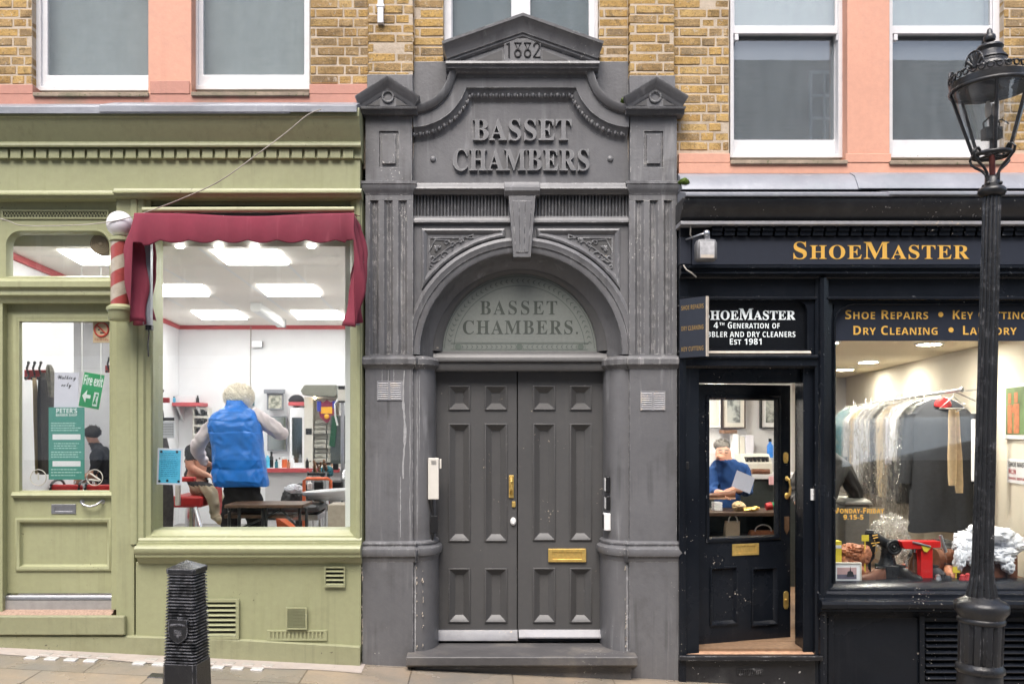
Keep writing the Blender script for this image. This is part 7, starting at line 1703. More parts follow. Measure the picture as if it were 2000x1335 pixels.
y = 5.62; t = thing('wide_mirror', 'wide wall mirror over the counter between the picture and the bottles', 'mirror', (X(541, y), y, Z(880, y)))
mb = MB(); mb.plate(X(522, y), X(560, y), Z(880, y), Z(812, y), y, y + .04, [(X(524, y), X(558, y), Z(878, y), Z(814, y))]); mb.build('frame', M['lead'], t, bevel=.003)
mb = MB(); mb.box(X(524, y), X(558, y), y + .01, y + .03, Z(878, y), Z(814, y)); mb.build('mirror_glass', M['mirror'], t)
mb = MB(); y = 5.0; [mb.tube([(X(p_, y), y, zc_ + .02), (X(p_ + 3, y), y + .05, zc_ + h_)], .012, 6) for p_, h_ in ((648, .3), (652, .36), (657, .28))]; tag(mb.build('brushes', M['wood_pale'], smooth=60), 'three wooden brushes standing on the counter by the dark screen', 'brushes')
# wash basin, orange tubular frame, clutter
y = 2.1; t = thing('wash_basin', 'white ceramic hair wash basin by the right side of the window', 'basin', (X(645, y), y, BF))
rg = []
for i in range(9):
    u_ = i/8; z = Z(976 - 20*u_, y); sx = S(34 + 22*math.sin(u_*PI/2), y)
    rg.append([(X(648, y) + sx*math.cos(a)*(1.0 if math.cos(a) > 0 else 1.05), y + (.10 + .16*math.sin(u_*PI/2))*math.sin(a), z + (.02*math.cos(a) if i > 4 else 0)) for a in [2*PI*j/28 for j in range(28)]])
for sc_, dz in ((.93, .0), (.8, -.06), (.4, -.1)): rg.append([(X(648, y) + (q[0] - X(648, y))*sc_, y + (q[1] - y)*sc_, q[2] + dz) for q in rg[8]])
mb = MB(); mb.loft(rg); mb.build('bowl', M['ceramic'], t, smooth=60)
mb = MB(); mb.lathe(X(655, y), y, [(0, BF), (.12, BF), (.07, BF + .1), (.06, Z(977, y) - .002), (0, Z(977, y) - .002)], 20); mb.build('pedestal', M['ceramic'], t, smooth=50)
mb = MB(); mb.box(X(672, y), X(683, y), y + .1, y + .2, Z(958, y), Z(906, y)); mb.tube([(X(677, y), y + .08, Z(918, y)), (X(672, y), y + .02, Z(922, y)), (X(671, y), y + .0, Z(934, y))], .02, 8); mb.ball((X(676, y), y + .15, Z(900, y)), .035, 10); mb.build('mixer_tap', M['chrome'], t, smooth=50)
y = 2.6; t = thing('towel_rail', 'orange tubular rail standing behind the wash basin', 'rail', (X(620, y), y, BF))
mb = MB(); mb.tube([(X(594, y), y, BF + .002), (X(594, y), y, Z(938, y)), (X(599, y), y, Z(934, y)), (X(640, y), y, Z(934, y)), (X(646, y), y, Z(938, y)), (X(645, y), y, BF + .002)], .018, 8); mb.build('rail_tube', M['orange'], t, smooth=60)
bottle(605, 10, 936, 955, 2.7, M['plastic_white'], 'soap_bottle', 'white soap bottle behind the orange tubular rail', M['plastic_white'])
mb = MB(); y = 3.6; mb.crumple(tuple(W(637, 921, y)), .085, .07, .065, 3, .5)
tag(mb.build('rolled_towel', M['teal_cloth'], smooth=70), 'crumpled dark teal towel heap left of the basin tap', 'towel')
y = 2.9; mb = MB(); mb.crumple(tuple(W(574, 985, y)), .13, .12, .26, 5, .5, 2.6); mb.crumple(tuple(W(590, 965, y + .1)), .12, .10, .13, 6, .5)
tag(mb.build('gown_heap', plain('dark_grey_nylon', (0.05, 0.05, 0.052), 0.45, 0.3, 0, 0.6, 20), smooth=70), 'heap of dark grey barber gowns between table and basin', 'gowns')
y = 2.72; mb = MB(); mb.crumple(tuple(W(575, 955, y)), .09, .06, .05, 8, .5)
tag(mb.build('white_towels', M['linen'], smooth=70), 'small white towels lying on the dark gown heap', 'towels')
y = 1.75; t = thing('reclining_chair', 'dark grey reclining barber chair behind the trestle table', 'chair', (X(540, y), y, BF))
mb = MB(); mb.box(X(505, y), X(622, y), y, y + .5, Z(1001, y), Z(986, y)); mb.build('seat', plain('dark_grey_vinyl', (0.055, 0.055, 0.058), 0.35, 0.15), t, bevel=.03)
mb = MB(); mb.box(X(492, y), X(620, y), y + .05, y + .45, Z(1017, y), Z(1005, y)); mb.build('frame', M['steel'], t, bevel=.01)
mb = MB(); mb.lathe(X(550, y), y + .25, [(0, BF), (.30, BF), (.30, BF + .03), (.1, BF + .06), (.08, Z(1017, y) - .002), (0, Z(1017, y) - .002)], 24); mb.build('pedestal', M['steel'], t, smooth=40)
y = 1.5; mb = MB(); mb.prism([(X(538, y), Z(1010, y)), (X(545, y), Z(1013, y)), (X(578, y), Z(1036, y)), (X(580, y), BF + .002), (X(552, y), BF + .002)], y, y + .2); tag(mb.build('red_bag', M['orange'], bevel=.01), 'orange red bag lying under the trestle table', 'bag')
y = 1.3; mb = MB(); mb.box(X(640, y), X(684, y), y, y + .3, BF + .001, Z(985, y)); tag(mb.build('beige_cabinet', plain('beige_laminate', (0.42, 0.36, 0.29), 0.5, 0.1), bevel=.006), 'low beige cabinet under the wash basin by the window', 'cabinet')
# folding trestle table by the window
y = .95; t = thing('trestle_table', 'folding trestle table with brown top just inside the barber window', 'table', (X(500, y), y, BF))
zt = Z(985, y); x0, x1 = X(438, y), X(592, y) 
mb = MB(); mb.box(x0, x1, y, y + .42, zt - .03, zt); mb.build('table_top', M['bench_wood'], t, bevel=.004)
mb = MB(); mb.box(x0 - .02, x1 - .10, y + .06, y + .30, Z(1013, y), Z(1006, y)); mb.build('lower_board', M['wood_dark'], t, bevel=.004)
for xx in (x0 + .03, x0 + .12, x0 + .33, x0 + .36, x1 - .04, x1 + .02):
    mb = MB(); mb.tube([(xx, y + .05, zt - .031), (xx, y + .05, BF)], .014, 8); mb.build('leg', M['iron'], t, smooth=60)
for a, b in (((x0 + .36, Z(1010, y)), (x0 + .5, zt - .035)), ((x1 - .22, zt - .035), (x1 - .06, Z(1030, y))), ((x0 + .12, Z(1033, y)), (x0 + .33, Z(1013, y)))):
    mb = MB(); mb.tube([(a[0], y + .05, a[1]), (b[0], y + .05, b[1])], .010, 6); mb.build('brace', M['iron'], t, smooth=60)
# red barber chair under the customer
y = 2.1; t = thing('barber_chair', 'red vinyl barber chair under the seated customer', 'chair', (X(365, y), y, BF))
mb = MB(); mb.box(X(332, y), X(398, y), y - .05, y + .50, Z(990, y), Z(968, y)); mb.build('seat', M['red_vinyl'], t, bevel=.03)
mb = MB(); mb.box(X(350, y), X(386, y), y - .12, y - .02, Z(939, y), Z(930, y)); mb.build('armrest', M['red_vinyl'], t, bevel=.015)
mb = MB(); mb.box(X(348, y), X(357, y), y - .10, y - .055, Z(985, y), Z(939.5, y)); mb.build('arm_support', M['plastic_cream'], t, bevel=.006)
mb = MB(); mb.box(X(408, y), X(418, y), y + .1, y + .3, Z(1010, y), Z(950, y)); mb.build('footrest', M['red_vinyl'], t, bevel=.02)
mb = MB(); mb.lathe(X(362, y), y + .2, [(0, BF), (.30, BF), (.28, BF + .04), (.08, BF + .08), (.06, Z(990, y) - .001), (0, Z(990, y) - .001)], 24); mb.build('pedestal', M['chrome'], t, smooth=40)
mb = MB(); mb.tube([(X(385, y), y - .05, Z(990, y)), (X(404, y), y - .15, Z(1035, y))], .022, 8); mb.build('strut', M['chrome'], t, smooth=60)
# coats on the left partition and the red hook boards
def garment(name, label, cat, mat, ctl, Y, ry, grp=None, seed=1, n=40, parent=None):
    """cloth hanging straight down: rings of (px left, px right, py), wrinkled"""
    rnd = random.Random(seed); ph = [rnd.uniform(0, 6) for _ in range(5)]
    rings = lerp_rings(ctl, n); rg = []
    for i, (a, b, py) in enumerate(rings):
        t_ = i/n; cx_ = (X(a, Y) + X(b, Y))/2; rx = (X(b, Y) - X(a, Y))/2
        rg.append([(cx_ + rx*math.cos(2*PI*j/32)*(1 + .03*math.sin(5*t_ + ph[0])), Y + ry*(.5 + .5*min(1, t_*5))*math.sin(2*PI*j/32)*(1 + .25*math.sin(4*2*PI*j/32 + ph[1] + t_*2) + .15*math.sin(7*2*PI*j/32 + ph[2] - t_*3)), Z(py, Y)) for j in range(32)])
    mb = MB(); mb.loft(rg)
    if parent: return mb.build(name, mat, parent, smooth=70)
    return tag(mb.build(name, mat, smooth=70), label, cat, grp)
def hookboard(px0, px1, py0, py1, Y, label, hooks):
    t = thing('hook_board', label, 'hook board', (X((px0 + px1)/2, Y), Y, Z(py1, Y)))
    mb = MB(); mb.box(X(px0, Y), X(px1, Y), Y, Y + .03, Z(py1, Y), Z(py0, Y)); mb.build('board', M['red'], t, bevel=.005)
    for p in hooks:
        mb = MB(); mb.tube([(X(p, Y), Y, Z((py0 + py1)/2, Y)), (X(p, Y) + .01, Y - .05, Z(py0 - 2, Y)), (X(p, Y) + .03, Y - .06, Z(py0 - 12, Y))], .009, 6); mb.ball((X(p, Y) + .03, Y - .06, Z(py0 - 13, Y)), .014, 8); mb.tube([(X(p, Y), Y, Z((py0 + py1)/2 + 3, Y)), (X(p, Y), Y - .05, Z(py1, Y)), (X(p, Y), Y - .06, Z(py1 - 4, Y))], .009, 6); mb.build('hook', M['iron'], t, smooth=60)
hookboard(47, 96, 722, 741, .62, 'red board of black coat hooks behind the green door', (56, 68, 80))
hookboard(205, 240, 713, 727, 2.6, 'red hook board end at the right edge of the door glass', (212, 228))
garment('dark_coat', 'long dark coat hung from the red hook board behind the green door', 'coat', plain('dark_brown_cloth', (0.055, 0.045, 0.04), 0.85, 0.25), [(84, 96, 728), (80, 100, 745), (77, 104, 790), (76, 106, 850), (77, 108, 925)], .55, .09, seed=2)
garment('striped_scarf', 'grey striped scarf hung over the dark coat behind the green door', 'scarf', plain('grey_stripe_cloth', (0.17, 0.155, 0.13), 0.85, 0.35, 0, 0.2, 40), [(93, 99, 712), (91, 104, 725), (94, 105, 745), (98, 106, 775)], .43, .04, seed=3)
garment('cream_cord', 'pale rope of cloth hung from the red hook board by the door glass edge', 'cloth', M['beige'], [(64, 70, 738), (66, 72, 760), (68, 73, 830), (71, 75, 925)], .52, .03, seed=4)
hookboard(296, 330, 776, 786, 1.25, 'red hook board behind the left edge of the barber window', (304, 316))
garment('brown_coat', 'dark brown coat hung at the left edge of the barber window', 'coat', plain('charcoal_brown_cloth', (0.06, 0.052, 0.05), 0.85, 0.25), [(299, 307, 782), (296, 315, 800), (294, 320, 840), (292, 330, 880), (292, 334, 930), (292, 338, 985), (293, 336, 1036)], 1.15, .10, seed=6)
# wall calendar
y = 1.0; t = thing('calendar', 'white wall calendar with a black header beside the brown coat', 'calendar', (X(328, y), y, Z(856, y)))
mb = MB(); mb.box(X(316, y), X(340, y), y, y + .006, Z(855, y), Z(822, y)); o = mb.build('sheet', M['paper_lilac'], t)
mb = MB(); mb.box(X(316, y), X(340, y), y, y + .007, Z(821, y), Z(815, y)); mb.build('header', M['ink'], t)
mb = MB()
for r_ in range(5):
    for c_ in range(6): mb.box(X(318 + c_*3.6, y), X(320 + c_*3.6, y), y - .001, y - .0002, Z(829 + r_*5, y), Z(826.5 + r_*5, y))
mb.build('date_print', plain('grey_print', (0.3, 0.3, 0.36), 0.7, 0.1), o)
# posters and notices
def poster(name, label, px0, py0, px1, py1, y, mat, draw=None, roll=0, cat='poster'):
    c = Vector((X((px0 + px1)/2, y), y, Z((py0 + py1)/2, y)))
    t = thing(name, label, cat, c, rot=(0, R(roll), 0), local=True)
    w, h_ = (X(px1, y) - X(px0, y))/2, (Z(py0, y) - Z(py1, y))/2
    mb = MB(); mb.box(-w, w, 0, .003, -h_, h_); o = mb.build('sheet', mat, t)
    if draw: draw(t, w, h_)
    return t
def rows(w, zs, th, seed, ind=.9):
    mb = MB(); rnd = random.Random(seed)
    for z in zs:
        x = -w*ind; e = w*rnd.uniform(.45, ind)
        while x < e:
            L = rnd.uniform(.008, .026); mb.box(x, min(x + L, e), -.0012, -.0002, z - th, z + th); x += L + .006
    return mb
def d_blue(t, w, h_):
    mb = MB(); mb.box(-w*.86, w*.86, -.0012, -.0002, -h_*.9, h_*.9); o = mb.build('print_panel', M['sky_poster'], t)
    m_ = rows(w, [h_*(.74 - i*.105) for i in range(13)], .0026, 5, .7); m_.v = [(a, b - .0014, c) for a, b, c in m_.v]; m_.build('print_lines', plain('blue_print', (0.03, 0.25, 0.45), 0.6, 0.1), o)
    mb = MB()
    for x, z in ((-.7, .8), (.55, .82), (.75, -.8), (-.78, -.82), (-.15, -.78)): mb.ball((w*x, -.0022, h_*z), .011, 8, 1, .1, 1)
    mb.build('dots', M['ink'], o)
poster('blue_poster', 'bright blue notice in a white border stuck inside the barber window', 307, 875, 356, 946, .135, M['paper_lilac'], d_blue, 2)
def d_smoke(t, w, h_):
    mb = MB(); c = h_*.22; mb.tube([(.055*math.cos(a), -.003, c + .055*math.sin(a)) for a in [2*PI*i/28 for i in range(28)]], .007, 6, True); mb.tube([(-.04, -.003, c + .04), (.04, -.003, c - .04)], .006, 6); mb.build('prohibition_ring', plain('red_print', (0.62, 0.06, 0.04), 0.5, 0.05), t)
    mb = MB(); mb.box(-.012, .03, -.0012, -.0002, c - .030, c - .020); mb.box(-.03, -.015, -.0012, -.0002, c - .006, c + .004); mb.build('cigarette', M['ink'], t)
    rows(w, [-h_*.62, -h_*.76], .003, 9, .8).build('print_lines', plain('rust_print', (0.45, 0.13, 0.06), 0.6, 0.1), t)
poster('no_smoking_notice', 'cream no smoking notice with a red ring at the top of the door glass', 181.5, 627, 215.5, 669, .165, M['cream_card'], d_smoke)
def d_walk(t, w, h_):
    mb = MB(); lettering(mb, 'Walking', 0, h_*.62, -.001, .036, w*1.6, 'script', off=.006); lettering(mb, 'only', 0, h_*.20, -.001, .036, w*.85, 'script', off=.006); mb.build('script_lettering', M['ink'], t)
poster('walking_notice', 'pale lilac paper notice lettered Walking only behind the door glass', 106, 727, 153, 796, .18, M['paper_lilac'], d_walk, 1.2)
def d_peter(t, w, h_):
    mb = MB(); lettering(mb, "PETER'S", 0, h_*.845, -.001, .036, w*1.2, 'sansb', off=.004); lettering(mb, 'BARBER SHOP', 0, h_*.755, -.001, .018, w*1.2, 'sansb'); mb.build('white_lettering', M['white_letter'], t)
    rows(w, [h_*(.56 - i*.066) for i in range(4)] + [h_*(-.24 - i*.066) for i in range(3)] + [h_*(-.72 - i*.08) for i in range(3)], .0045, 21, .86).build('print_lines', M['teal_pale'], t)
    mb = rows(w, [h_*(.0 - i*.066) for i in range(3)], .004, 22, .7); mb.build('print_hours', M['teal_pale'], t)
    for z in (.17, -.57):
        mb = MB(); mb.box(-w*.78, w*.78, -.0012, -.0002, h_*(z - .065), h_*(z + .085)); mb.build('white_box', M['paper'], t)
poster('barber_poster', "teal Peter's Barber Shop opening hours poster behind the green door glass", 95, 795, 165, 936, .172, M['teal'], d_peter)
def d_exit(t, w, h_):
    mb = MB(); mb.box(-w*.95, w*.95, -.0012, -.0002, -h_*.95, h_*.95); o = mb.build('green_panel', M['exit_green'], t)
    mb = MB(); lettering(mb, 'Fire exit', 0, h_*.28, -.0016, .085, w*1.8, 'sansb', off=.012)
    mb.prism([(-w*.78, -h_*.35), (-w*.4, -h_*.0), (-w*.4, -h_*.25), (0, -h_*.25), (0, -h_*.45), (-w*.4, -h_*.45), (-w*.4, -h_*.7)][::-1], -.002, -.0014)
    mb.box(w*.28, w*.72, -.002, -.0014, -h_*.82, -h_*.05); mb.build('white_lettering', M['white_letter'], o)
    mb = MB(); mb.ball((w*.55, -.002, -h_*.2), .012, 8, 1, .1, 1); mb.tube([(w*.52, -.002, -h_*.28), (w*.46, -.002, -h_*.5), (w*.58, -.002, -h_*.7)], .008, 5); mb.tube([(w*.46, -.002, -h_*.5), (w*.38, -.002, -h_*.72)], .008, 5); mb.build('running_figure', M['exit_green'], o)
poster('fire_exit_sign', 'green Fire exit sign with an arrow hanging at a slant behind the door', 158, 727, 200, 798, 1.2, M['plastic_white'], d_exit, 10, 'sign')
mb = MB(); y = 1.2; mb.tube([(X(160, y), y, Z(726, y)), (X(160, y), y, BC - .002)], .004, 5); mb.tube([(X(197, y), y, Z(735, y)), (X(197, y), y, BC - .002)], .004, 5); tag(mb.build('sign_wire', M['plastic_white']), 'pair of thin wires holding the green Fire exit sign', 'wire')
for px, lab in ((75, 'etched white ring sticker at the lower left of the door glass'), (185, 'etched white ring sticker at the lower right of the door glass')):
    mb = MB(); y = .158; c0, c1, r_ = X(px, y), Z(932, y), S(15.5, y); mb.tube([(c0 + r_*math.cos(a), y, c1 + r_*math.sin(a)) for a in [2*PI*i/32 for i in range(32)]], .0042, 6, True)
    if px > 100: mb.tube([(c0 - r_*.6, y, c1 + r_*.55), (c0 + r_*.75, y, c1 - r_*.35)], .007, 6); mb.tube([(c0 - r_*.7, y, c1 - r_*.25), (c0 + r_*.6, y, c1 - r_*.4)], .006, 6)
    else: mb.tube([(c0, y, c1 + r_*.6), (c0, y, c1 - r_*.3)], .006, 6)
    tag(mb.build('glass_sticker', plain('etched_white_film', (0.62, 0.58, 0.52), 0.6, 0.05) if px < 100 else bpy.data.materials['etched_white_film'], smooth=60), lab, 'sticker', 'ring stickers on the door glass')
# red waiting chairs low behind the door glass
y = 1.3
for i, px in enumerate((60, 128, 196)):
    t = thing('waiting_chair', ('red waiting chair at the left end of the row behind the green door', 'red waiting chair in the middle of the row behind the green door', 'red waiting chair at the right end of the row behind the green door')[i], 'chair', (X(px, y), y, BF), 'red chairs behind the green door')
    w = S(30, y); cx_ = X(px, y); z1 = Z(946, y)
    mb = MB(); mb.box(cx_ - w, cx_ + w, y, y + .06, z1 - .28, z1); mb.build('backrest', M['red_vinyl'], t, bevel=.02)
    mb = MB(); mb.box(cx_ - w, cx_ + w, y + .07, y + .5, BF + .40, BF + .47); mb.build('seat', M['red_vinyl'], t, bevel=.02)
    mb = MB(); r_ = S(12, y)
    for s_ in (-1, 1): mb.tube([(cx_ + s_*w, y + .03, BF)] + [(cx_ + s_*w*.92 + 0*a, y - .02 + .14*(1 - math.cos(a)), z1 - .03 + .07*math.sin(a)) for a in [PI*j/8 for j in range(9)]] + [(cx_ + s_*w, y + .45, BF)], .012, 8)
    mb.build('frame', M['iron'], t, smooth=60)
# round extractor set in the transom light
y = .13; t = thing('extractor_fan', 'round tan extractor fan in the corner of the transom light', 'fan', (X(197, y), y, Z(497, y)))
mb = MB(); c0, c1 = X(197, y), Z(476, y)
def disc_y(mb, r_, y0, y1, n=28): mb.prism([(c0 + r_*math.cos(2*PI*i/n), c1 + r_*math.sin(2*PI*i/n)) for i in range(n)], y0, y1)
disc_y(mb, S(21, y), y, y + .08); mb.build('fan_case', plain('tan_plastic', (0.25, 0.18, 0.11), 0.5, 0.1), t)
mb = MB()
for r_ in (.03, .045, .06, .075): mb.tube([(c0 + r_*math.cos(a), y - .003, c1 + r_*math.sin(a)) for a in [2*PI*i/24 for i in range(24)]], .0035, 5, True)
mb.ball((c0, y - .004, c1), .018, 10, 1, .4, 1); mb.build('fan_grille', plain('pale_tan_plastic', (0.42, 0.33, 0.23), 0.5, 0.1), t, smooth=60)
# ------------------------------------------------------------------ shoe repair room
CF, CC, YC = .2, 2.72, 6.4
mb = MB(); mb.box(1.3, 5.55, .31, YC, CF - .1, CF); mb.box(1.35, 2.35, .08, .309, CF - .1, CF - .002); struct(mb.build('cobbler_floor', plain('worn_brown_floor', (0.22, 0.14, 0.085), 0.55, 0.2)))
mb = MB(); mb.box(1.3, 5.55, .14, YC, CC, CC + .05); mb.box(1.3, 5.55, .141, .2, CC + .051, 3.7); struct(mb.build('cobbler_ceiling', M['ceil_cream']))
mb = MB(); mb.box(1.3, 5.55, YC, YC + .05, CF, CC); struct(mb.build('cobbler_back_wall', M['wall_lilac']))
mb = MB(); mb.box(1.26, 1.30, .31, YC, CF, CC); struct(mb.build('cobbler_side_wall', M['wall_lilac']))
mb = MB(); q = [(4.30, .13), (5.33, YC), (5.38, YC), (4.36, .13)]
mb.add([(a, b, CF) for a, b in q] + [(a, b, CC) for a, b in q], [(0, 1, 2, 3), (4, 5, 6, 7), (0, 1, 5, 4), (1, 2, 6, 5), (2, 3, 7, 6), (3, 0, 4, 7)]); struct(mb.build('cobbler_side_wall', M['wall_cream']))
mb = MB(); mb.box(1.3, 3.42, 3.4, 3.45, CF, CC); struct(mb.build('cobbler_partition', M['wall_lilac']))
M['spot'] = glow('warm_downlight', (1.0, 0.93, 0.82), 125.0)
i = 0
for x, y in [tuple(atz(1815, 670.5, CC))[:2], tuple(atz(1696, 705.5, CC))[:2], (1.95, 1.2), (1.95, 2.7), (2.9, 1.1), (4.55, 4.6)]:  # last four discs are added to light the room
    t = thing('downlight', ('large bright downlight at the top of the display window', 'bright downlight further back above the clothes rail', 'ceiling downlight added above the cobbler counter front', 'ceiling downlight added behind the cobbler', 'ceiling downlight added near the black door post', 'farthest ceiling downlight, added over the clothes rail')[i], 'downlight', (x, y, CC - .02), 'downlights in the shoe repair shop'); i += 1
    mb = MB(); mb.lathe(x, y, [(0, CC - .012), (.10, CC - .012), (.10, CC - .002), (0, CC - .002)], 24); mb.build('lens', M['spot'], t)
    mb = MB(); mb.lathe(x, y, [(.101, CC - .001), (.101, CC - .014), (.122, CC - .012), (.125, CC - .001)], 24); mb.build('trim_ring', M['plastic_white'], t)
# counter with open shelf
y = 1.45; t = thing('shop_counter', 'dark shop counter with an open lower shelf inside the doorway', 'counter', (2.2, y, CF))
zt = Z(1000, y)
mb = MB(); mb.box(1.32, 2.62, y - .02, y + .5, zt - .035, zt); mb.build('top', M['wood_dark'], t, bevel=.004)
mb = MB(); mb.box(1.32, 2.62, y + .0, y + .45, .86, .895); mb.build('shelf', M['wood_dark'], t, bevel=.004)
mb = MB(); mb.box(1.32, 2.62, y + .46, y + .49, CF, zt - .036); mb.box(1.32, 2.62, y, y + .455, CF, .859); mb.box(1.32, 1.36, y, y + .455, .896, zt - .036); mb.box(2.58, 2.62, y, y + .455, .896, zt - .036); mb.build('carcass', plain('dark_green_board', (0.025, 0.04, 0.036), 0.45, 0.2), t)
def paper_bag(px0, px1, py0, py1, y, mat, label, hp):
    t = thing('carrier_bag', label, 'bag', (X((px0 + px1)/2, y), y, Z(py1, y)))
    mb = MB(); x0, x1, z0, z1 = X(px0, y), X(px1, y), Z(py1, y), Z(py0, y)
    mb.loft([[(x0, y, z), (x1, y, z), (x1, y + d, z), ((x0 + x1)/2, y + d*.8, z), (x0, y + d, z)] for z, d in ((z0, .09), (z0 + (z1 - z0)*.5, .08), (z1, .04))]); mb.build('bag_body', mat, t)
    c = (x0 + x1)/2; r_ = (x1 - x0)*.32
    mb = MB(); mb.tube([(c - r_, y - .004, z1 - .01)] + [(c + r_*math.cos(a), y - .004, z1 + (Z(hp, y) - z1)*math.sin(a)) for a in [PI - PI*j/10 for j in range(11)]] + [(c + r_, y - .004, z1 - .01)], .007, 6); mb.build('handle', M['plastic_white'], t, smooth=60)
paper_bag(1418, 1445, 1017, 1047.5, 1.5, M['bag_paper'], 'cream paper carrier bag on the counter shelf behind the door glass', 1005)
paper_bag(1466, 1515, 1035, 1047.5, 1.5, M['leather_tan'], 'low tan leather bag with a pale loop handle on the counter shelf', 1024)
mb = MB(); y = 1.6; [mb.box(X(1396, y), X(1411, y), y, y + .12, zt + .001 + j*.028, zt + .026 + j*.028) for j in range(3)]; tag(mb.build('card_stack', M['paper'], bevel=.003), 'small stack of white cards on the left of the dark counter', 'cards')
mb = MB(); y = 1.6; mb.crumple((X(1442, y), y, zt + .045), .06, .06, .045, 4, .5, flat=zt + .001); tag(mb.build('polishing_cloth', M['beige'], smooth=70), 'crumpled beige polishing cloth on the dark counter', 'cloth')
mb = MB(); y = 1.55; rnd = random.Random(5); [mb.tube([(X(1455 + rnd.uniform(-6, 20), y), y + rnd.uniform(-.06, .06), zt + .012 + rnd.uniform(0, .02)), (X(1462 + rnd.uniform(-6, 20), y), y + rnd.uniform(-.06, .06), zt + .014 + rnd.uniform(0, .03))], .009, 6) for j in range(14)]; tag(mb.build('brass_tools', M['brass'], smooth=60), 'scatter of small brass tools on the dark counter', 'tools')
y = 1.6; t = thing('polish_tin', 'red and green polish bottle lying at the right of the dark counter', 'bottle', (X(1507, y), y, zt))
mb = MB(); mb.tube([(X(1496, y), y, zt + .04), (X(1507, y), y, zt + .05)], [.035, .04], 12); mb.build('bottle_body', M['red'], t, smooth=50); mb = MB(); mb.tube([(X(1508, y), y, zt + .052), (X(1516, y), y, zt + .06)], [.036, .02], 12); mb.build('cap', M['exit_green'], t, smooth=50)
# shoe in the cobbler's hand
c = q4['wl'] + Vector((.0, -.10, .0)); t = thing('shoe', 'brown leather shoe held by the cobbler', 'shoe', tuple(c - Vector((0, 0, .04))))
rg = []
for i in range(11):
    u_ = i/10; x = c.x - .15 + .28*u_; hw = .034*(math.sin(PI*(.12 + .80*u_))**.6); hh = .028 + .035*u_
    rg.append([(x, c.y + hw*math.cos(a), c.z - .03 + (hh*max(0, math.sin(a)) + .006*min(0, math.sin(a)))) for a in [2*PI*j/14 for j in range(14)]])
mb = MB(); mb.loft(rg); mb.build('upper', M['leather'], t, smooth=60)
mb = MB(); mb.loft([[(q_[0], c.y + (q_[1] - c.y)*1.1, c.z - .052), (q_[0], c.y - (q_[1] - c.y)*1.1, c.z - .052), (q_[0], c.y - (q_[1] - c.y)*1.1, c.z - .0365), (q_[0], c.y + (q_[1] - c.y)*1.1, c.z - .0365)] for q_ in [r_[0] for r_ in rg]]); mb.build('sole', M['wood_pale'], t)
# back bench with the machine, boxes, bottle
y = 2.75; t = thing('work_bench', 'grey work bench behind the cobbler', 'bench', (2.6, y, CF)); zb = Z(926, y)
mb = MB(); mb.box(1.35, 3.4, y, y + .6, zb - .05, zb); mb.build('top', M['wall_lilac'], t, bevel=.004); mb = MB(); mb.box(1.35, 3.4, y + .04, y + .6, CF, zb - .051); mb.build('cupboard', plain('dark_cupboard', (0.03, 0.035, 0.034), 0.4, 0.2), t)
t = thing('key_machine', 'cream key cutting machine with a row of black slots on the work bench', 'machine', (X(1488, y), y + .1, zb))
mb = MB(); mb.loft([[(X(a, y), q, zb + z) for a in (1456, 1514)] + [(X(a, y), q, zb + z2) for a in (1514, 1456)] for q, z, z2 in ((y + .08, .001, .12), (y + .2, .001, .22), (y + .4, .001, .22))]); o = mb.build('casing', M['plastic_cream'], t, bevel=.01)
mb = MB()
for j in range(6): mb.box(X(1462 + j*8, y), X(1467 + j*8, y), y + .09, y + .15, zb + .135, zb + .19)
mb.build('slots', M['ink'], o)
mb = MB(); mb.tube([(X(1470, y), y + .04, zb + .03), (X(1505, y), y + .04, zb + .03)], .03, 10); mb.build('cutter', M['leather'], t, smooth=50)
for j, (a, b, c_, mt) in enumerate(((1455, 1466, 848, 'paper'), (1467, 1478, 852, 'plastic_cream'), (1479, 1496, 850, 'paper_lilac'))):
    mb = MB(); mb.box(X(a, y), X(b, y), y + .42, y + .58, zb + .0, Z(c_, y)); tag(mb.build('box_file', M[mt], bevel=.005), ('white box file standing left on the work bench', 'cream box file standing in the middle of the work bench row', 'lilac box file standing right on the work bench')[j], 'box file', 'box files on the work bench')
bottle(1504, 12, 856, 893, y + .41, M['vest'], 'spray_bottle', 'bright blue spray bottle above the key machine', M['black_plastic'], .45)
mb = MB(); mb.box(X(1496, y), X(1514, y), y + .405, y + .58, zb, Z(893, y) - .001); tag(mb.build('tool_box', M['black_plastic'], bevel=.005), 'black tool box under the bright blue bottle', 'box')
mb = MB(); y2 = 1.0 + 1.7; mb.box(X(1503, y2), X(1513, y2), y2 - .004, y2 + .03, Z(946, y2), Z(930, y2)); tag(mb.build('pink_tag', plain('pink_paper', (0.75, 0.42, 0.45), 0.7, 0.05), bevel=.002), 'small pink paper tag stuck to the edge of the work bench', 'tag')
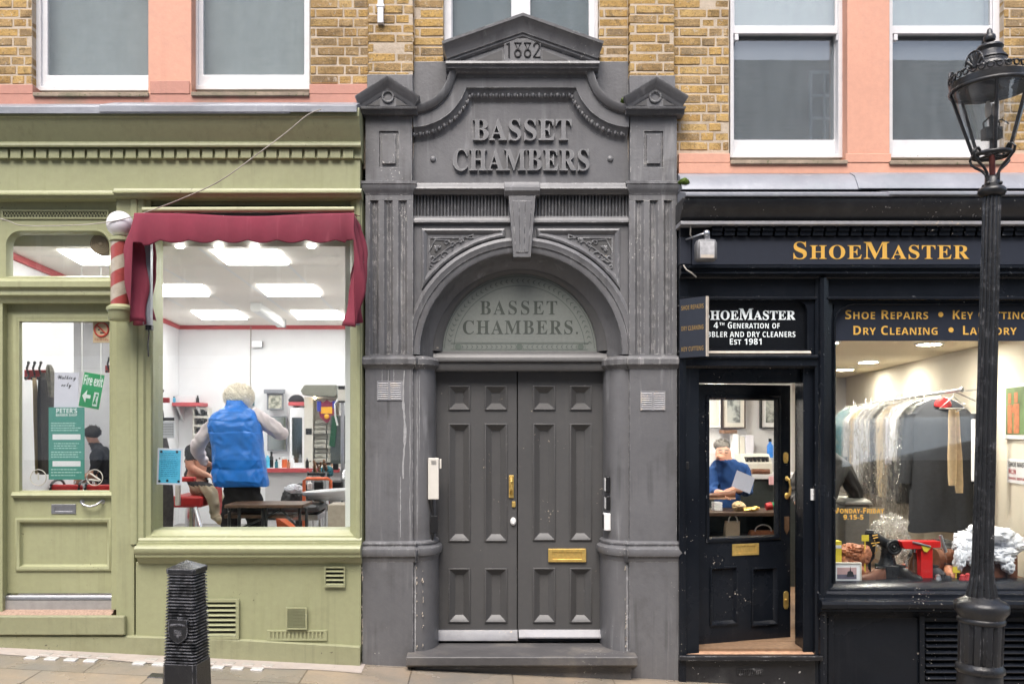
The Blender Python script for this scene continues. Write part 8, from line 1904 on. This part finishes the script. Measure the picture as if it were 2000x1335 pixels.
# pictures on the partition
m, nt = newmat('grey_portrait_print'); N = NT(nt); P = N.pos(); bsdf(N, N.mix(N.ramp(N.noise(P, 7, 4, .6, .6), .42, .58), (0.07, 0.08, 0.08), (0.5, 0.52, 0.5)), .4); M['portrait'] = m
y = 3.36
for px0, px1, py0, py1, fm, lab in ((1370, 1406, 772, 834, 'wall_white', 'white framed pale print at the left of the door glass'), (1410, 1455, 770, 836, 'wood_dark', 'dark framed print with a wide cream mount behind the door glass'), (1485, 1530, 768, 836, 'black_plastic', 'black framed grey photograph behind the right of the door glass')):
    t = thing('framed_picture', lab, 'picture', (X((px0 + px1)/2, y), y, Z(py1, y))); w = S(2.2, y)
    x0, x1, z0, z1 = X(px0, y), X(px1, y), Z(py1, y), Z(py0, y)
    mb = MB(); mb.plate(x0, x1, z0, z1, y - .03, y + .04, [(x0 + w, x1 - w, z0 + w, z1 - w)]); mb.build('frame', M[fm], t, bevel=.003)
    mb = MB(); mb.box(x0 + w, x1 - w, y - .012, y + .0, z0 + w, z1 - w); mb.build('mount', M['plastic_cream'] if fm != 'black_plastic' else M['paper'], t)
    mb = MB(); a = (x1 - x0)*.22; mb.box(x0 + a, x1 - a, y - .016, y - .0125, z0 + a*1.1, z1 - a*.9); mb.build('print', M['portrait'] if fm != 'wall_white' else M['wall_lilac'], t)
mb = MB(); y = 3.2; mb.box(X(1414, y), X(1440, y), y, y + .199, Z(846, y), Z(839, y)); tag(mb.build('wall_shelf', M['wood'], bevel=.004), 'small brown wood shelf under the dark framed print', 'shelf')
# tilted paper on the door glass
T_ = T16 @ Matrix.Translation((u(1456), .032, DZ(943))) @ Matrix.Rotation(R(21), 4, 'Y')
mb = MB(); mb.M = T_; mb.box(-S(22, .25), S(22, .25), 0, .002, -S(17, .25), S(17, .25)); tag(mb.build('paper_note', M['paper_lilac']), 'blank white paper stuck crooked inside the black door glass', 'paper')
# clothes rail and garments
d_at = lambda t_: (7.7 + 3.8*t_)
def rp(t_): return Vector((4.02 + .78*t_, .9 + 3.8*t_, 2.28 - .025*t_))
t = thing('clothes_rail', 'long steel clothes rail fixed along the cream wall', 'clothes rail', tuple(rp(.4)))
mb = MB(); mb.tube([rp(0), rp(1.0)], .016, 10); mb.ball(rp(0), .024, 10); mb.build('bar', M['steel'], t, smooth=60)
for s_ in (.08, .55, .95):
    p = rp(s_); wx = 4.30 + (p.y - .13)*.1643
    mb = MB(); mb.tube([p, (wx, p.y + .02, p.z + .02)], .009, 6); mb.tube([p + Vector((.04, 0, -.0)), (wx, p.y + .02, p.z - .16)], .008, 6); mb.box(wx - .012, wx, p.y, p.y + .04, p.z - .2, p.z + .06); mb.build('bracket', M['steel'], t, smooth=50)
rd = (rp(1) - rp(0)); rd.z = 0; rd.normalize(); rw = Vector((rd.y, -rd.x, 0))    # rw = across the rail
def hung(name, label, cat, mat, t_, halfw, L, drop, thick, grp=None, seed=1, shoulders=.42, plastic=False, lower=None, off=0.0):
    p = rp(t_) + rw*off; rnd = random.Random(seed); ph = [rnd.uniform(0, 6) for _ in range(6)]
    th = thing(name, label, cat, (p.x, p.y, p.z - drop - L), grp)
    def rings(grow, z0, z1, n_, mod):
        rg = []
        for i in range(n_ + 1):
            u_ = i/n_; z = p.z - drop - z0 - (z1 - z0)*u_; dz = z0 + (z1 - z0)*u_
            w_ = halfw*(shoulders + (1 - shoulders)*min(1, max(0, dz)/.17)**.7)*(1 + .05*math.sin(dz*3 + ph[0])) + grow
            tk = (thick*(.35 + .65*min(1, max(0, dz)/.2)) + grow)
            ring = []
            for j in range(36):
                a = 2*PI*j/36; wv = 1 + mod*(math.sin(5*a + ph[1] + dz*2) + .6*math.sin(9*a + ph[2] - dz*3) + .5*math.sin(13*a + dz*9 + ph[3]))
                q_ = p + rw*(w_*math.cos(a)) + rd*(tk*math.sin(a)*wv); ring.append((q_.x, q_.y, z - .012*math.sin(3*a + ph[4])*(1 if u_ > .9 else 0)))
            rg.append(ring)
        return rg
    mb = MB(); mb.loft(rings(0, 0, L*(.62 if lower else 1), 28, .10)); mb.build('cloth', mat, th, smooth=70)
    if lower: mb = MB(); mb.loft(rings(-.03, L*.6, L, 16, .2)); mb.build('trousers', lower, th, smooth=70)
    mb = MB(); mb.tube([p + Vector((0, 0, .025)), p + rd*.02 + Vector((0, 0, .018)), p + Vector((0, 0, -.01)), p + Vector((0, 0, -drop + .0))], .005, 6)
    mb.tube([p + Vector((0, 0, -drop + .03)), p + rw*halfw*.75 + Vector((0, 0, -drop - .05)), p - rw*halfw*.75 + Vector((0, 0, -drop - .05)), p + Vector((0, 0, -drop + .03))], .005, 6); mb.build('hanger', M['plastic_white'], th, smooth=60)
    if plastic:
        mb = MB(); mb.loft(rings(.02, -.03, L + rnd.uniform(.05, .22), 44, .32)); mb.build('plastic_cover', M['poly'], th, smooth=70)
        mb = MB(); q_ = p - rd*(thick + .04) + rw*rnd.uniform(-.12, .12) + Vector((0, 0, -drop - rnd.uniform(.15, .4))); mb.box(q_.x - .03, q_.x + .03, q_.y - .003, q_.y, q_.z - .04, q_.z + .04); mb.build('laundry_ticket', M['yellow'], th)
    return th
J = hung('overcoat', 'long charcoal overcoat on a red hanger at the front of the clothes rail', 'coat', M['suit'], .15, .29, 1.26, .06, .085, seed=11, shoulders=.30)
p = rp(.15); mb = MB(); mb.loft([[tuple(p + rw*(w_*math.cos(a)) - rd*.055 + rd*(.03*math.sin(a)) + Vector((0, 0, z))) for a in [2*PI*j/16 for j in range(16)]] for w_, z in ((.02, -.05), (.045, -.06), (.07, -.09), (.08, -.125), (.06, -.14))]); mb.build('red_hanger_pad', M['red_vinyl'], J, smooth=60)
mb = MB()
for s_ in (-1, 1): mb.loft([[tuple(p + rw*(s_*(.27 + .05*k_) + .055*math.cos(a)) + rd*(.05*math.sin(a)) + Vector((0, 0, -.2 - .66*k_))) for a in [2*PI*j/14 for j in range(14)]] for k_ in (0, .3, .6, 1.0)])
mb.build('sleeves', M['suit'], J, smooth=60)
t = thing('hung_trousers', 'narrow beige trousers folded on a white wire hanger before the charcoal overcoat', 'trousers', tuple(rp(.06) - Vector((0, 0, 1.2))))
p = rp(.06) + rw*(-.0); q = lambda a, z: p + rw*a + Vector((0, 0, z))
mb = MB(); mb.tube([q(0, .02), q(.0, -.05), q(-.12, -.16), q(.12, -.16), q(0, -.05)], .006, 6); mb.tube([q(.10, -.15), q(.0, -.20), q(-.02, -.22)], .006, 6); mb.build('hanger', M['plastic_white'], t, smooth=60)
for o_, z1 in ((.0, -.86), (.035, -.93)):
    mb = MB(); mb.loft([[tuple(q(o_*(1 + u_) - .01 + w_*math.cos(a), -.17 + (z1 + .17)*u_) + rd*(.018*math.sin(a)*(1 if o_ == 0 else .8) + (.03 if o_ else 0))) for a in [2*PI*j/12 for j in range(12)]] for u_, w_ in ((0, .030), (.1, .035), (.3, .033), (.6, .04), (.9, .036), (1.0, .03))]); mb.build('trouser_leg', M['beige'], t, smooth=60)
gm = [(.27, .24, .95, M['linen'], M['suit'], 'white shirt over dark suit trousers under clear plastic, next behind the charcoal overcoat'), (.36, .25, .98, M['bag_paper'], None, 'cream coat under clear plastic, second behind the charcoal overcoat'), (.46, .24, .92, M['linen'], M['jacket_dark'], 'white shirt and black trousers under clear plastic, third behind the overcoat'), (.56, .25, 1.0, M['linen'], None, 'white dress under clear plastic in the middle of the rail'), (.67, .26, .95, M['wall_lilac'], M['suit'], 'grey jacket under clear plastic, fifth behind the overcoat'), (.79, .25, .92, M['teal_cloth'], None, 'dark teal jacket under clear plastic near the back of the rail')]
gm += [(.21, .25, 1.0, M['jacket_dark'], None, 'black jacket under clear plastic directly behind the charcoal overcoat'), (.31, .24, 1.02, M['paper_lilac'], M['suit'], 'pale lilac shirt and dark trousers under clear plastic behind the overcoat'), (.41, .25, .96, M['suit'], None, 'grey suit jacket under clear plastic between the white shirts'), (.51, .25, 1.0, M['linen'], M['suit'], 'white shirt and dark trousers under clear plastic in the middle of the rail'), (.62, .25, .96, M['beige'], None, 'beige coat under clear plastic beyond the middle of the rail')]
for i, (t_, hw, L, a, b, lab) in enumerate(gm): hung('bagged_garment', lab, 'garment', a, t_, hw, L, .07, .07, 'dry cleaning under plastic on the rail', 20 + i, .34, True, b, -.02 - .30*t_)
hung('dark_garment', 'dark jacket at the far end of the clothes rail', 'garment', M['jacket_dark'], .93, .24, .8, .07, .06, None, 40, .34, False, None, -.12)
mb = MB(); p = rp(.97) - rw*.25; mb.crumple((p.x, p.y, p.z - .42), .13, .1, .16, 61, .5); mb.tube([p + rw*.25, p + Vector((0, 0, -.3))], .006, 5); tag(mb.build('yellow_duster', M['yellow'], smooth=70), 'yellow cloth bundle hung beyond the last bagged garment', 'cloth')
# wall things on the cream wall
def wallpt(px, py):
    s_ = (px - VX)/F; d = (4.30 - .1643*6.93 - CX + 0.0)/(s_ - .1643); d = (4.30 - CX - .1643*(D0 + .13))/(s_ - .1643)
    return Vector((CX + s_*d, d - D0, CZ + (VY - py)*d/F))
wd = Vector((.1622, .9868, 0)); wn_ = Vector((-.9868, .1622, 0))
def wallboard(mb, px0, py0, px1, py1, out, depth):
    a, b = wallpt(px0, py0), wallpt(px1, py1)     # px1 nearer the street
    z1, z0 = wallpt(px0, py0).z, wallpt(px0, py1).z
    p0, p1 = a + wn_*out, Vector((b.x, b.y, 0)) + wn_*out
    k_ = wn_*(-depth)
    vs = [(p0.x, p0.y, z0), (p1.x, p1.y, z0), (p1.x + k_.x, p1.y + k_.y, z0), (p0.x + k_.x, p0.y + k_.y, z0)]
    mb.add(vs + [(a_, b_, z1) for a_, b_, _ in vs], [(0, 3, 2, 1), (4, 5, 6, 7), (0, 1, 5, 4), (1, 2, 6, 5), (2, 3, 7, 6), (3, 0, 4, 7)])
t = thing('wall_picture', 'white framed colourful print of two figures on the cream wall', 'picture', tuple(wallpt(1990, 857)))
mb = MB(); wallboard(mb, 1966, 752, 2040, 857, .025, .022); mb.build('frame', M['plastic_white'], t, bevel=.003)
mb = MB(); wallboard(mb, 1971, 758, 2034, 848, .028, .002); mb.build('print_ground', plain('green_print', (0.16, 0.24, 0.10), 0.5, 0.35, 0, 0.05, 6), t)
mb = MB(); wallboard(mb, 1975, 790, 1984, 846, .030, .0015); wallboard(mb, 1987, 788, 1998, 846, .030, .0015); wallboard(mb, 1976, 768, 1982, 788, .030, .0015); wallboard(mb, 1988, 766, 1995, 786, .030, .0015); wallboard(mb, 1982, 792, 1988, 806, .030, .0015); mb.build('print_figures', plain('orange_brown_print', (0.50, 0.18, 0.08), 0.5, 0.3, 0, 0.05, 30), t)
t = thing('wall_card', 'white address card lettered Shoe Master WC2N on the cream wall', 'sign', tuple(wallpt(1985, 942)))
mb = MB(); wallboard(mb, 1970, 895, 2030, 941, .012, .010); cb_ = mb.build('card', M['paper'], t)
def wall_text(txt, px, pxe, py, cap, mat, name):
    a = wallpt(px, py); e_ = wallpt(pxe, py); L = (Vector((e_.x, e_.y, 0)) - Vector((a.x, a.y, 0))).length
    mb = MB(); lettering(mb, txt, L/2, 0, 0, cap, L, 'sansb')
    mb.v = [tuple(Vector((a.x, a.y, a.z)) - wd*x_ + wn_*.0145 + Vector((0, 0, z_))) for x_, y_, z_ in mb.v]; mb.build(name, mat, cb_)
wall_text('SHOE MASTER', 1973, 2014, 910, .042, M['ink'], 'black_lettering'); wall_text('WC2N', 1973, 1988, 924, .04, M['red'], 'red_lettering'); wall_text('SHOE REPAIRS', 1973, 2014, 935, .022, M['red'], 'red_lettering')
mb = MB(); p = Vector((X(1905, .9), .9, 0)); mb.box(p.x - .012, p.x + .012, .88, .95, Z(940, .9), Z(818, .9)); tag(mb.build('rolled_paper', M['paper'], bevel=.006), 'upright white roll of paper beside the lamp post behind the display window', 'roll')
# ---------------------------------------------------------------- display window
zd = Z(1139, .16)
mb = MB(); mb.box(X(1627, .12) + .0, 4.29, .125, .95, zd - .04, zd); mb.box(X(1627, .12), 4.29, .9, .95, CF, zd - .041); tag(mb.build('display_shelf', M['wood'], bevel=.004), 'brown display shelf inside the shoe repair window', 'shelf')
y = .17; t = thing('photo_frame', 'white mounted sunset photograph in the corner of the display window', 'photo frame', (X(1654, y), y, zd))
x0, x1, z0, z1 = X(1627, y) + .003, X(1683, y), zd + .002, Z(1098, y)
mb = MB(); mb.plate(x0, x1, z0, z1, y, y + .02, [(x0 + .012, x1 - .012, z0 + .012, z1 - .012)]); mb.build('frame', M['plastic_cream'], t, bevel=.002)
mb = MB(); mb.box(x0 + .012, x1 - .012, y + .006, y + .015, z0 + .012, z1 - .012); mb.build('mount', M['paper'], t)
a, b, c_, d_ = x0 + .032, x1 - .04, z0 + .034, z1 - .04
mb = MB(); mb.box(a, b, y + .003, y + .0055, c_ + (d_ - c_)*.40, d_); mb.build('print_sky', plain('dusk_pink_print', (0.55, 0.36, 0.36), 0.4, 0.15, 0, 0.02, 6), t)
mb = MB(); mb.box(a, b, y + .003, y + .0055, c_, c_ + (d_ - c_)*.398); mb.build('print_sea', plain('dusk_violet_print', (0.13, 0.12, 0.17), 0.4, 0.2, 0, 0.02, 20), t)
mb = MB(); e_ = y + .0025; cx_ = a + (b - a)*.68; zz = c_ + (d_ - c_)*.2; mb.prism([(cx_ - .03, zz), (cx_ + .03, zz), (cx_ + .02, zz + .04), (cx_ + .004, zz + .045), (cx_, zz + .085), (cx_ - .006, zz + .045), (cx_ - .022, zz + .04)], e_ - .0006, e_); mb.build('print_silhouette', M['ink'], t)
# yellow card box, crumpled leather, sewing machine, bottle, red press, roll, linen on a case, small fittings
y = .32; mb = MB(); mb.box(X(1627, y), X(1644, y), y, y + .06, zd + .12, Z(1056, y)); mb.box(X(1627, y), X(1644, y), y + .001, y + .059, zd + .001, zd + .119); o = mb.build('polish_box', M['yellow'], bevel=.003); tag(o, 'yellow and white polish box at the left of the display window', 'box')
mb = MB(); mb.box(X(1628, y), X(1643, y), y - .003, y - .0005, Z(1070, y), Z(1064, y)); mb.build('white_label', M['paper'], o)
y = .45; mb = MB(); mb.crumple(tuple(W(1668, 1076, y)), .10, .07, .055, 12, .7, 2.4); mb.crumple(tuple(W(1663, 1112, y)), .11, .08, .12, 13, .5, 2.4, flat=zd + .001); mb.crumple(tuple(W(1690, 1086, y - .05)), .05, .05, .07, 14, .5); tag(mb.build('leather_offcuts', M['leather_tan'], smooth=60), 'heap of crumpled tan leather offcuts behind the photo frame', 'leather')
y = .38; t = thing('sewing_machine', 'old black sewing machine with a hand wheel in the display window', 'sewing machine', (X(1722, y), y, zd))
mb = MB(); mb.box(X(1725, y), X(1768, y), y - .02, y + .16, zd + .001, Z(1104, y)); mb.box(X(1690, y), X(1730, y), y + .0, y + .13, zd + .001, zd + .04); mb.build('bed', M['iron'], t, bevel=.008)
mb = MB(); mb.loft([[(X(a, y), y + .07 + r_*math.cos(w_)*.8, Z(b, y) + r_*math.sin(w_)) for w_ in [2*PI*j/16 for j in range(16)]] for a, b, r_ in ((1748, 1068, .06), (1738, 1066, .062), (1726, 1056, .05), (1716, 1050, .05), (1706, 1056, .055), (1700, 1064, .05), (1698, 1068, .03))])
mb.loft([[(X(1741, y) + r_*math.cos(w_), y + .07 + r_*.9*math.sin(w_), z) for w_ in [2*PI*j/16 for j in range(16)]] for r_, z in ((.075, Z(1104, y) + .001), (.06, Z(1095, y)), (.05, Z(1082, y)), (.05, Z(1070, y)))])
mb.loft([[(X(1706, y) + r_*math.cos(w_), y + .07 + r_*math.sin(w_), z) for w_ in [2*PI*j/14 for j in range(14)]] for r_, z in ((.012, zd + .042), (.012, Z(1100, y)), (.04, Z(1090, y)), (.05, Z(1050, y)), (.03, Z(1036, y)))])
mb.build('arm', M['iron'], t, smooth=50)
mb = MB(); cx_, cz_ = X(1743, y), Z(1067, y)
for r_, w_ in ((.052, .014), (.030, .008)): mb.tube([(cx_ + r_*math.cos(a), y - .03, cz_ + r_*math.sin(a)) for a in [2*PI*j/28 for j in range(28)]], w_, 8, True)
mb.ball((cx_, y - .03, cz_), .018, 10); mb.prism([(cx_ + .05*math.cos(2*PI*j/24), cz_ + .05*math.sin(2*PI*j/24)) for j in range(24)], y - .028, y - .02); mb.tube([(cx_, y - .03, cz_), (cx_, y + .03, cz_)], .02, 8); mb.build('hand_wheel', M['iron'], t, smooth=50)
mb = MB(); rnd = random.Random(3); [mb.tube([(X(1706 + rnd.uniform(-3, 8), y), y + .015, Z(1046 + j*5, y)), (X(1712 + rnd.uniform(-3, 9), y), y + .013, Z(1044 + j*5, y))], .004, 5) for j in range(8)]; mb.build('gold_scrolls', M['gold'], t)
y = .42; bottle(1788, 26, 1066, 1139, y, plain('brown_glass', (0.09, 0.035, 0.012), 0.1, 0.1, 0, 0.0, 10, 0.6, 0.6), 'glass_flask', 'brown glass flask left of the red press', M['chrome'], .45)
y = .30; t = thing('boot_press', 'bright red boot stretching press with a grey lever', 'press', (X(1810, y), y, zd))
mb = MB(); mb.box(X(1799, y), X(1822, y), y, y + .07, zd + .001, Z(1069, y) - .001); mb.box(X(1794, y), X(1827, y), y - .02, y + .10, zd + .0, zd + .02); mb.build('post', M['red_bright'], t, bevel=.004)
mb = MB(); mb.loft([[(X(a, y), q, Z(b, y)) for a, b in ((1758, 1056), (1762, 1066), (1766, 1071), (1790, 1071), (1836, 1068), (1836, 1056))] for q in (y - .015, y + .085)]); mb.build('arm', M['red_bright'], t, bevel=.004)
mb = MB(); mb.prism([(X(1797, y), Z(1064, y)), (X(1817, y), Z(1067, y)), (X(1808, y), Z(1077, y)), (X(1803, y), Z(1076, y))][::-1], y - .019, y - .0165); mb.build('yellow_label', M['yellow'], t)
mb = MB(); mb.tube([(X(1834, y), y - .02, Z(1044, y)), (X(1845, y), y - .02, Z(1077, y))], .013, 10); mb.tube([(X(1780, y), y - .02, Z(1057, y)), (X(1815, y), y - .02, Z(1066, y))], .009, 8); mb.build('lever', M['steel'], t, smooth=50)
y = .62; mb = MB(); mb.tube([(X(1824, y), y, Z(1098, y)), (X(1880, y), y, Z(1098, y))], S(24, y), 24); [mb.tube([(X(p_, y) + S(24.5, y)*0, y + S(24.4, y)*math.cos(a), Z(1098, y) + S(24.4, y)*math.sin(a)) for a in [2*PI*j/24 for j in range(24)]], .006, 6, True) for p_ in (1836, 1868)]; tag(mb.build('leather_roll', M['leather'], smooth=50), 'thick brown leather roll lying behind the red press', 'leather roll')
for o in [bpy.data.objects['leather_roll']]: o.location.z += max(0, zd - o.location.z)
y = .36; t = thing('leather_case', 'worn brown leather case under the heap of white linen', 'case', (X(1930, y), y, zd))
mb = MB(); mb.box(X(1882, y), X(1990, y), y, y + .32, zd + .001, Z(1082, y)); mb.build('case_body', M['leather'], t, bevel=.02); mb = MB(); [mb.box(X(a, y), X(a + 7, y), y - .006, y - .0005, zd + .01, Z(1083, y)) for a in (1900, 1965)]; mb.build('strap', M['wood_dark'], t)
mb = MB()
for i_, (px, py, dy, rx, ry, rz) in enumerate(((1935, 1052, .14, .16, .13, .085), (1898, 1058, .10, .12, .10, .075), (1966, 1066, .10, .11, .11, .075), (1915, 1036, .16, .10, .09, .05), (1890, 1080, .0, .075, .06, .085), (1872, 1096, -.04, .032, .04, .07), (1952, 1085, .0, .10, .06, .065), (1925, 1078, -.02, .10, .05, .05), (1967, 1100, -.03, .045, .04, .06), (1880, 1068, .02, .07, .06, .05))):
    mb.crumple(tuple(W(px, py, y + dy)), rx, ry, rz, 70 + i_, 1.0, 1.9, 64)
tag(mb.build('linen_heap', M['linen'], smooth=70), 'heap of crumpled white linen on the brown leather case', 'linen')
rnd = random.Random(15)
for i, (px, mt, lab) in enumerate(((1832, 'steel', 'grey shoe stretcher cap right of the red press, leftmost of the small fittings'), (1842, 'black_plastic', 'black polish pot among the small fittings right of the red press'), (1852, 'leather_tan', 'tan polish pot topped with steel right of the red press'), (1880, 'red', 'small red polish tin left of the lamp post'), (1890, 'red', 'second small red polish tin nearest the lamp post'))):
    y = .22; c = X(px, y); mb = MB(); mb.lathe(c, y, [(0, zd + .001), (.026, zd + .001), (.028, zd + .03), (.02, zd + .04), (.02, zd + .055 + .01*(i % 3)), (.008, zd + .065 + .01*(i % 3)), (0, zd + .066 + .01*(i % 3))], 16)
    tag(mb.build('polish_pot', M[mt], smooth=45), lab, 'pot', 'small pots in the display window')
# shoes left for repair among the fittings
def shoe(px, y, turn, mat, label, L=.25):
    c = Vector((X(px, y), y, zd)); T_ = Matrix.Translation(c) @ Matrix.Rotation(turn, 4, 'Z')
    t = thing('shoe', label, 'shoe', tuple(c), 'shoes in the display window')
    rg = []; so_ = []
    for i in range(15):
        u_ = i/14; x = -L/2 + L*u_; hw = .042*(.55 + .45*math.sin(PI*min(1, .25 + .75*u_)*.9))*(min(1, (1.02 - u_)*6)**.5)*(min(1, (u_ + .03)*9)**.5)
        hh = (.085 - .045*min(1, max(0, (u_ - .28)/.4)))*(min(1, (1.03 - u_)*7)**.5)
        rg.append([tuple(T_ @ Vector((x, hw*math.cos(a), .022 + max(0, hh*math.sin(a)**.8 if math.sin(a) > 0 else 0)))) for a in [2*PI*j/18 for j in range(18)]])
        so_.append([tuple(T_ @ Vector((x, s_*hw*1.08, z_))) for s_, z_ in ((-1, .001), (1, .001), (1, .0215), (-1, .0215))])
    mb = MB(); mb.loft(rg); mb.build('upper', mat, t, smooth=50)
    mb = MB(); mb.loft(so_); mb.build('sole', M['wood_dark'], t)
    mb = MB(); mb.M = T_; mb.tube([(-.085 + .04*math.cos(a), .026*math.sin(a), .108) for a in [2*PI*j/16 for j in range(16)]], .006, 6, True); mb.build('collar', M['black_plastic'], t, smooth=60)
    return t
shoe(1704, .26, R(200), M['leather'], 'brown leather shoe beside the photo frame in the display window')
shoe(1776, .30, R(-70), M['black_plastic'], 'black shoe pointing out of the window left of the red press')
shoe(1856, .42, R(-110), M['leather_tan'], 'tan shoe standing behind the small pots right of the red press')
shoe(1648, .62, R(25), M['black_plastic'], 'black shoe lying behind the yellow polish box'); shoe(1755, .62, R(160), M['leather'], 'brown shoe half hidden behind the sewing machine'); shoe(1838, .30, R(-85), M['suit'], 'charcoal shoe standing right of the red press')
rnd = random.Random(77)
for i, (px, h_, mt, lab) in enumerate(((1766, .10, 'orange', 'slim orange glue tin beside the glass flask'), (1772, .13, 'steel', 'steel shoe tree beside the glass flask'), (1850, .12, 'yellow', 'yellow spray can behind the small pots'), (1860, .16, 'black_plastic', 'black spray can behind the small pots'), (1868, .13, 'sky_poster', 'blue spray can behind the small pots'), (1693, .15, 'exit_green', 'green spray can left of the sewing machine'))):
    y = .5 + .02*i; c = X(px, y); mb = MB(); mb.lathe(c, y, [(0, zd + .001), (.024, zd + .001), (.025, zd + h_*.75), (.014, zd + h_*.85), (.014, zd + h_), (0, zd + h_)], 16); tag(mb.build('spray_can', M[mt], smooth=45), lab, 'can', 'cans in the display window')
for i, (px, py, y, lab) in enumerate(((1690, 1050, .36, 'small yellow price card propped behind the photo frame'), (1868, 1112, .3, 'small yellow price card right of the tan shoe'))):
    mb = MB(); mb.box(X(px - 7, y), X(px + 7, y), y, y + .003, Z(py + 6, y), Z(py - 6, y)); mb.box(X(px - 1, y), X(px + 1, y), y + .0035, y + .008, zd + .001, Z(py + 2, y)); tag(mb.build('price_card', M['yellow']), lab, 'card', 'yellow price cards')
# covered machine and clear plastic heap behind
y = 1.15; t = thing('covered_machine', 'grey covered bench machine behind the opening hours lettering', 'machine', (X(1678, y), y, CF))
mb = MB(); mb.box(X(1650, y), X(1700, y), y, y + .35, CF, Z(985, y)); mb.build('cabinet', plain('khaki_grey_metal', (0.17, 0.165, 0.15), 0.5, 0.1), t, bevel=.02)
mb = MB(); mb.loft([[(X(a, y), y + d, Z(b, y)) for a, d in ((1648, -.02), (1702, -.02), (1702, .36), (1648, .36))] if b > 975 else [(X(a, y), y + d, Z(b, y)) for a, d in ((1656, .03), (1694, .03), (1694, .3), (1656, .3))] for b in (985.5, 979, 973)]); mb.build('lid', plain('pale_khaki_metal', (0.30, 0.29, 0.26), 0.5, 0.1), t, bevel=.01)
y = .85; mb = MB(); rnd = random.Random(31)
for _ in range(6):
    px, py = rnd.gauss(1742, 22), rnd.gauss(1030, 20); c = W(px, py, y + rnd.uniform(-.08, .08)); d = Vector((rnd.uniform(-1, 1), rnd.uniform(-.5, .5), rnd.uniform(-1, 1))).normalized(); mb.tube([c - d*.07, c + Vector((0, -.02, .01)), c + d*.07], [.004, .05, .006], 7)
mb.crumple(tuple(W(1742, 1050, y)), .14, .12, .16, 41, .9, 2.2, 110)
tag(mb.build('plastic_heap', M['poly'], smooth=70), 'heap of crumpled clear plastic behind the sewing machine', 'plastic')
mb = MB(); y = .9; rnd = random.Random(17); mb.crumple(tuple(W(1835, 1085, y + .1)), .30, .14, .15, 51, .5, 1.6, 110, flat=zd + .001); tag(mb.build('dark_clothes_heap', M['jacket_dark'], smooth=70), 'dark heap of clothes below the charcoal overcoat', 'clothes')
bpy.data.objects.remove(_to)
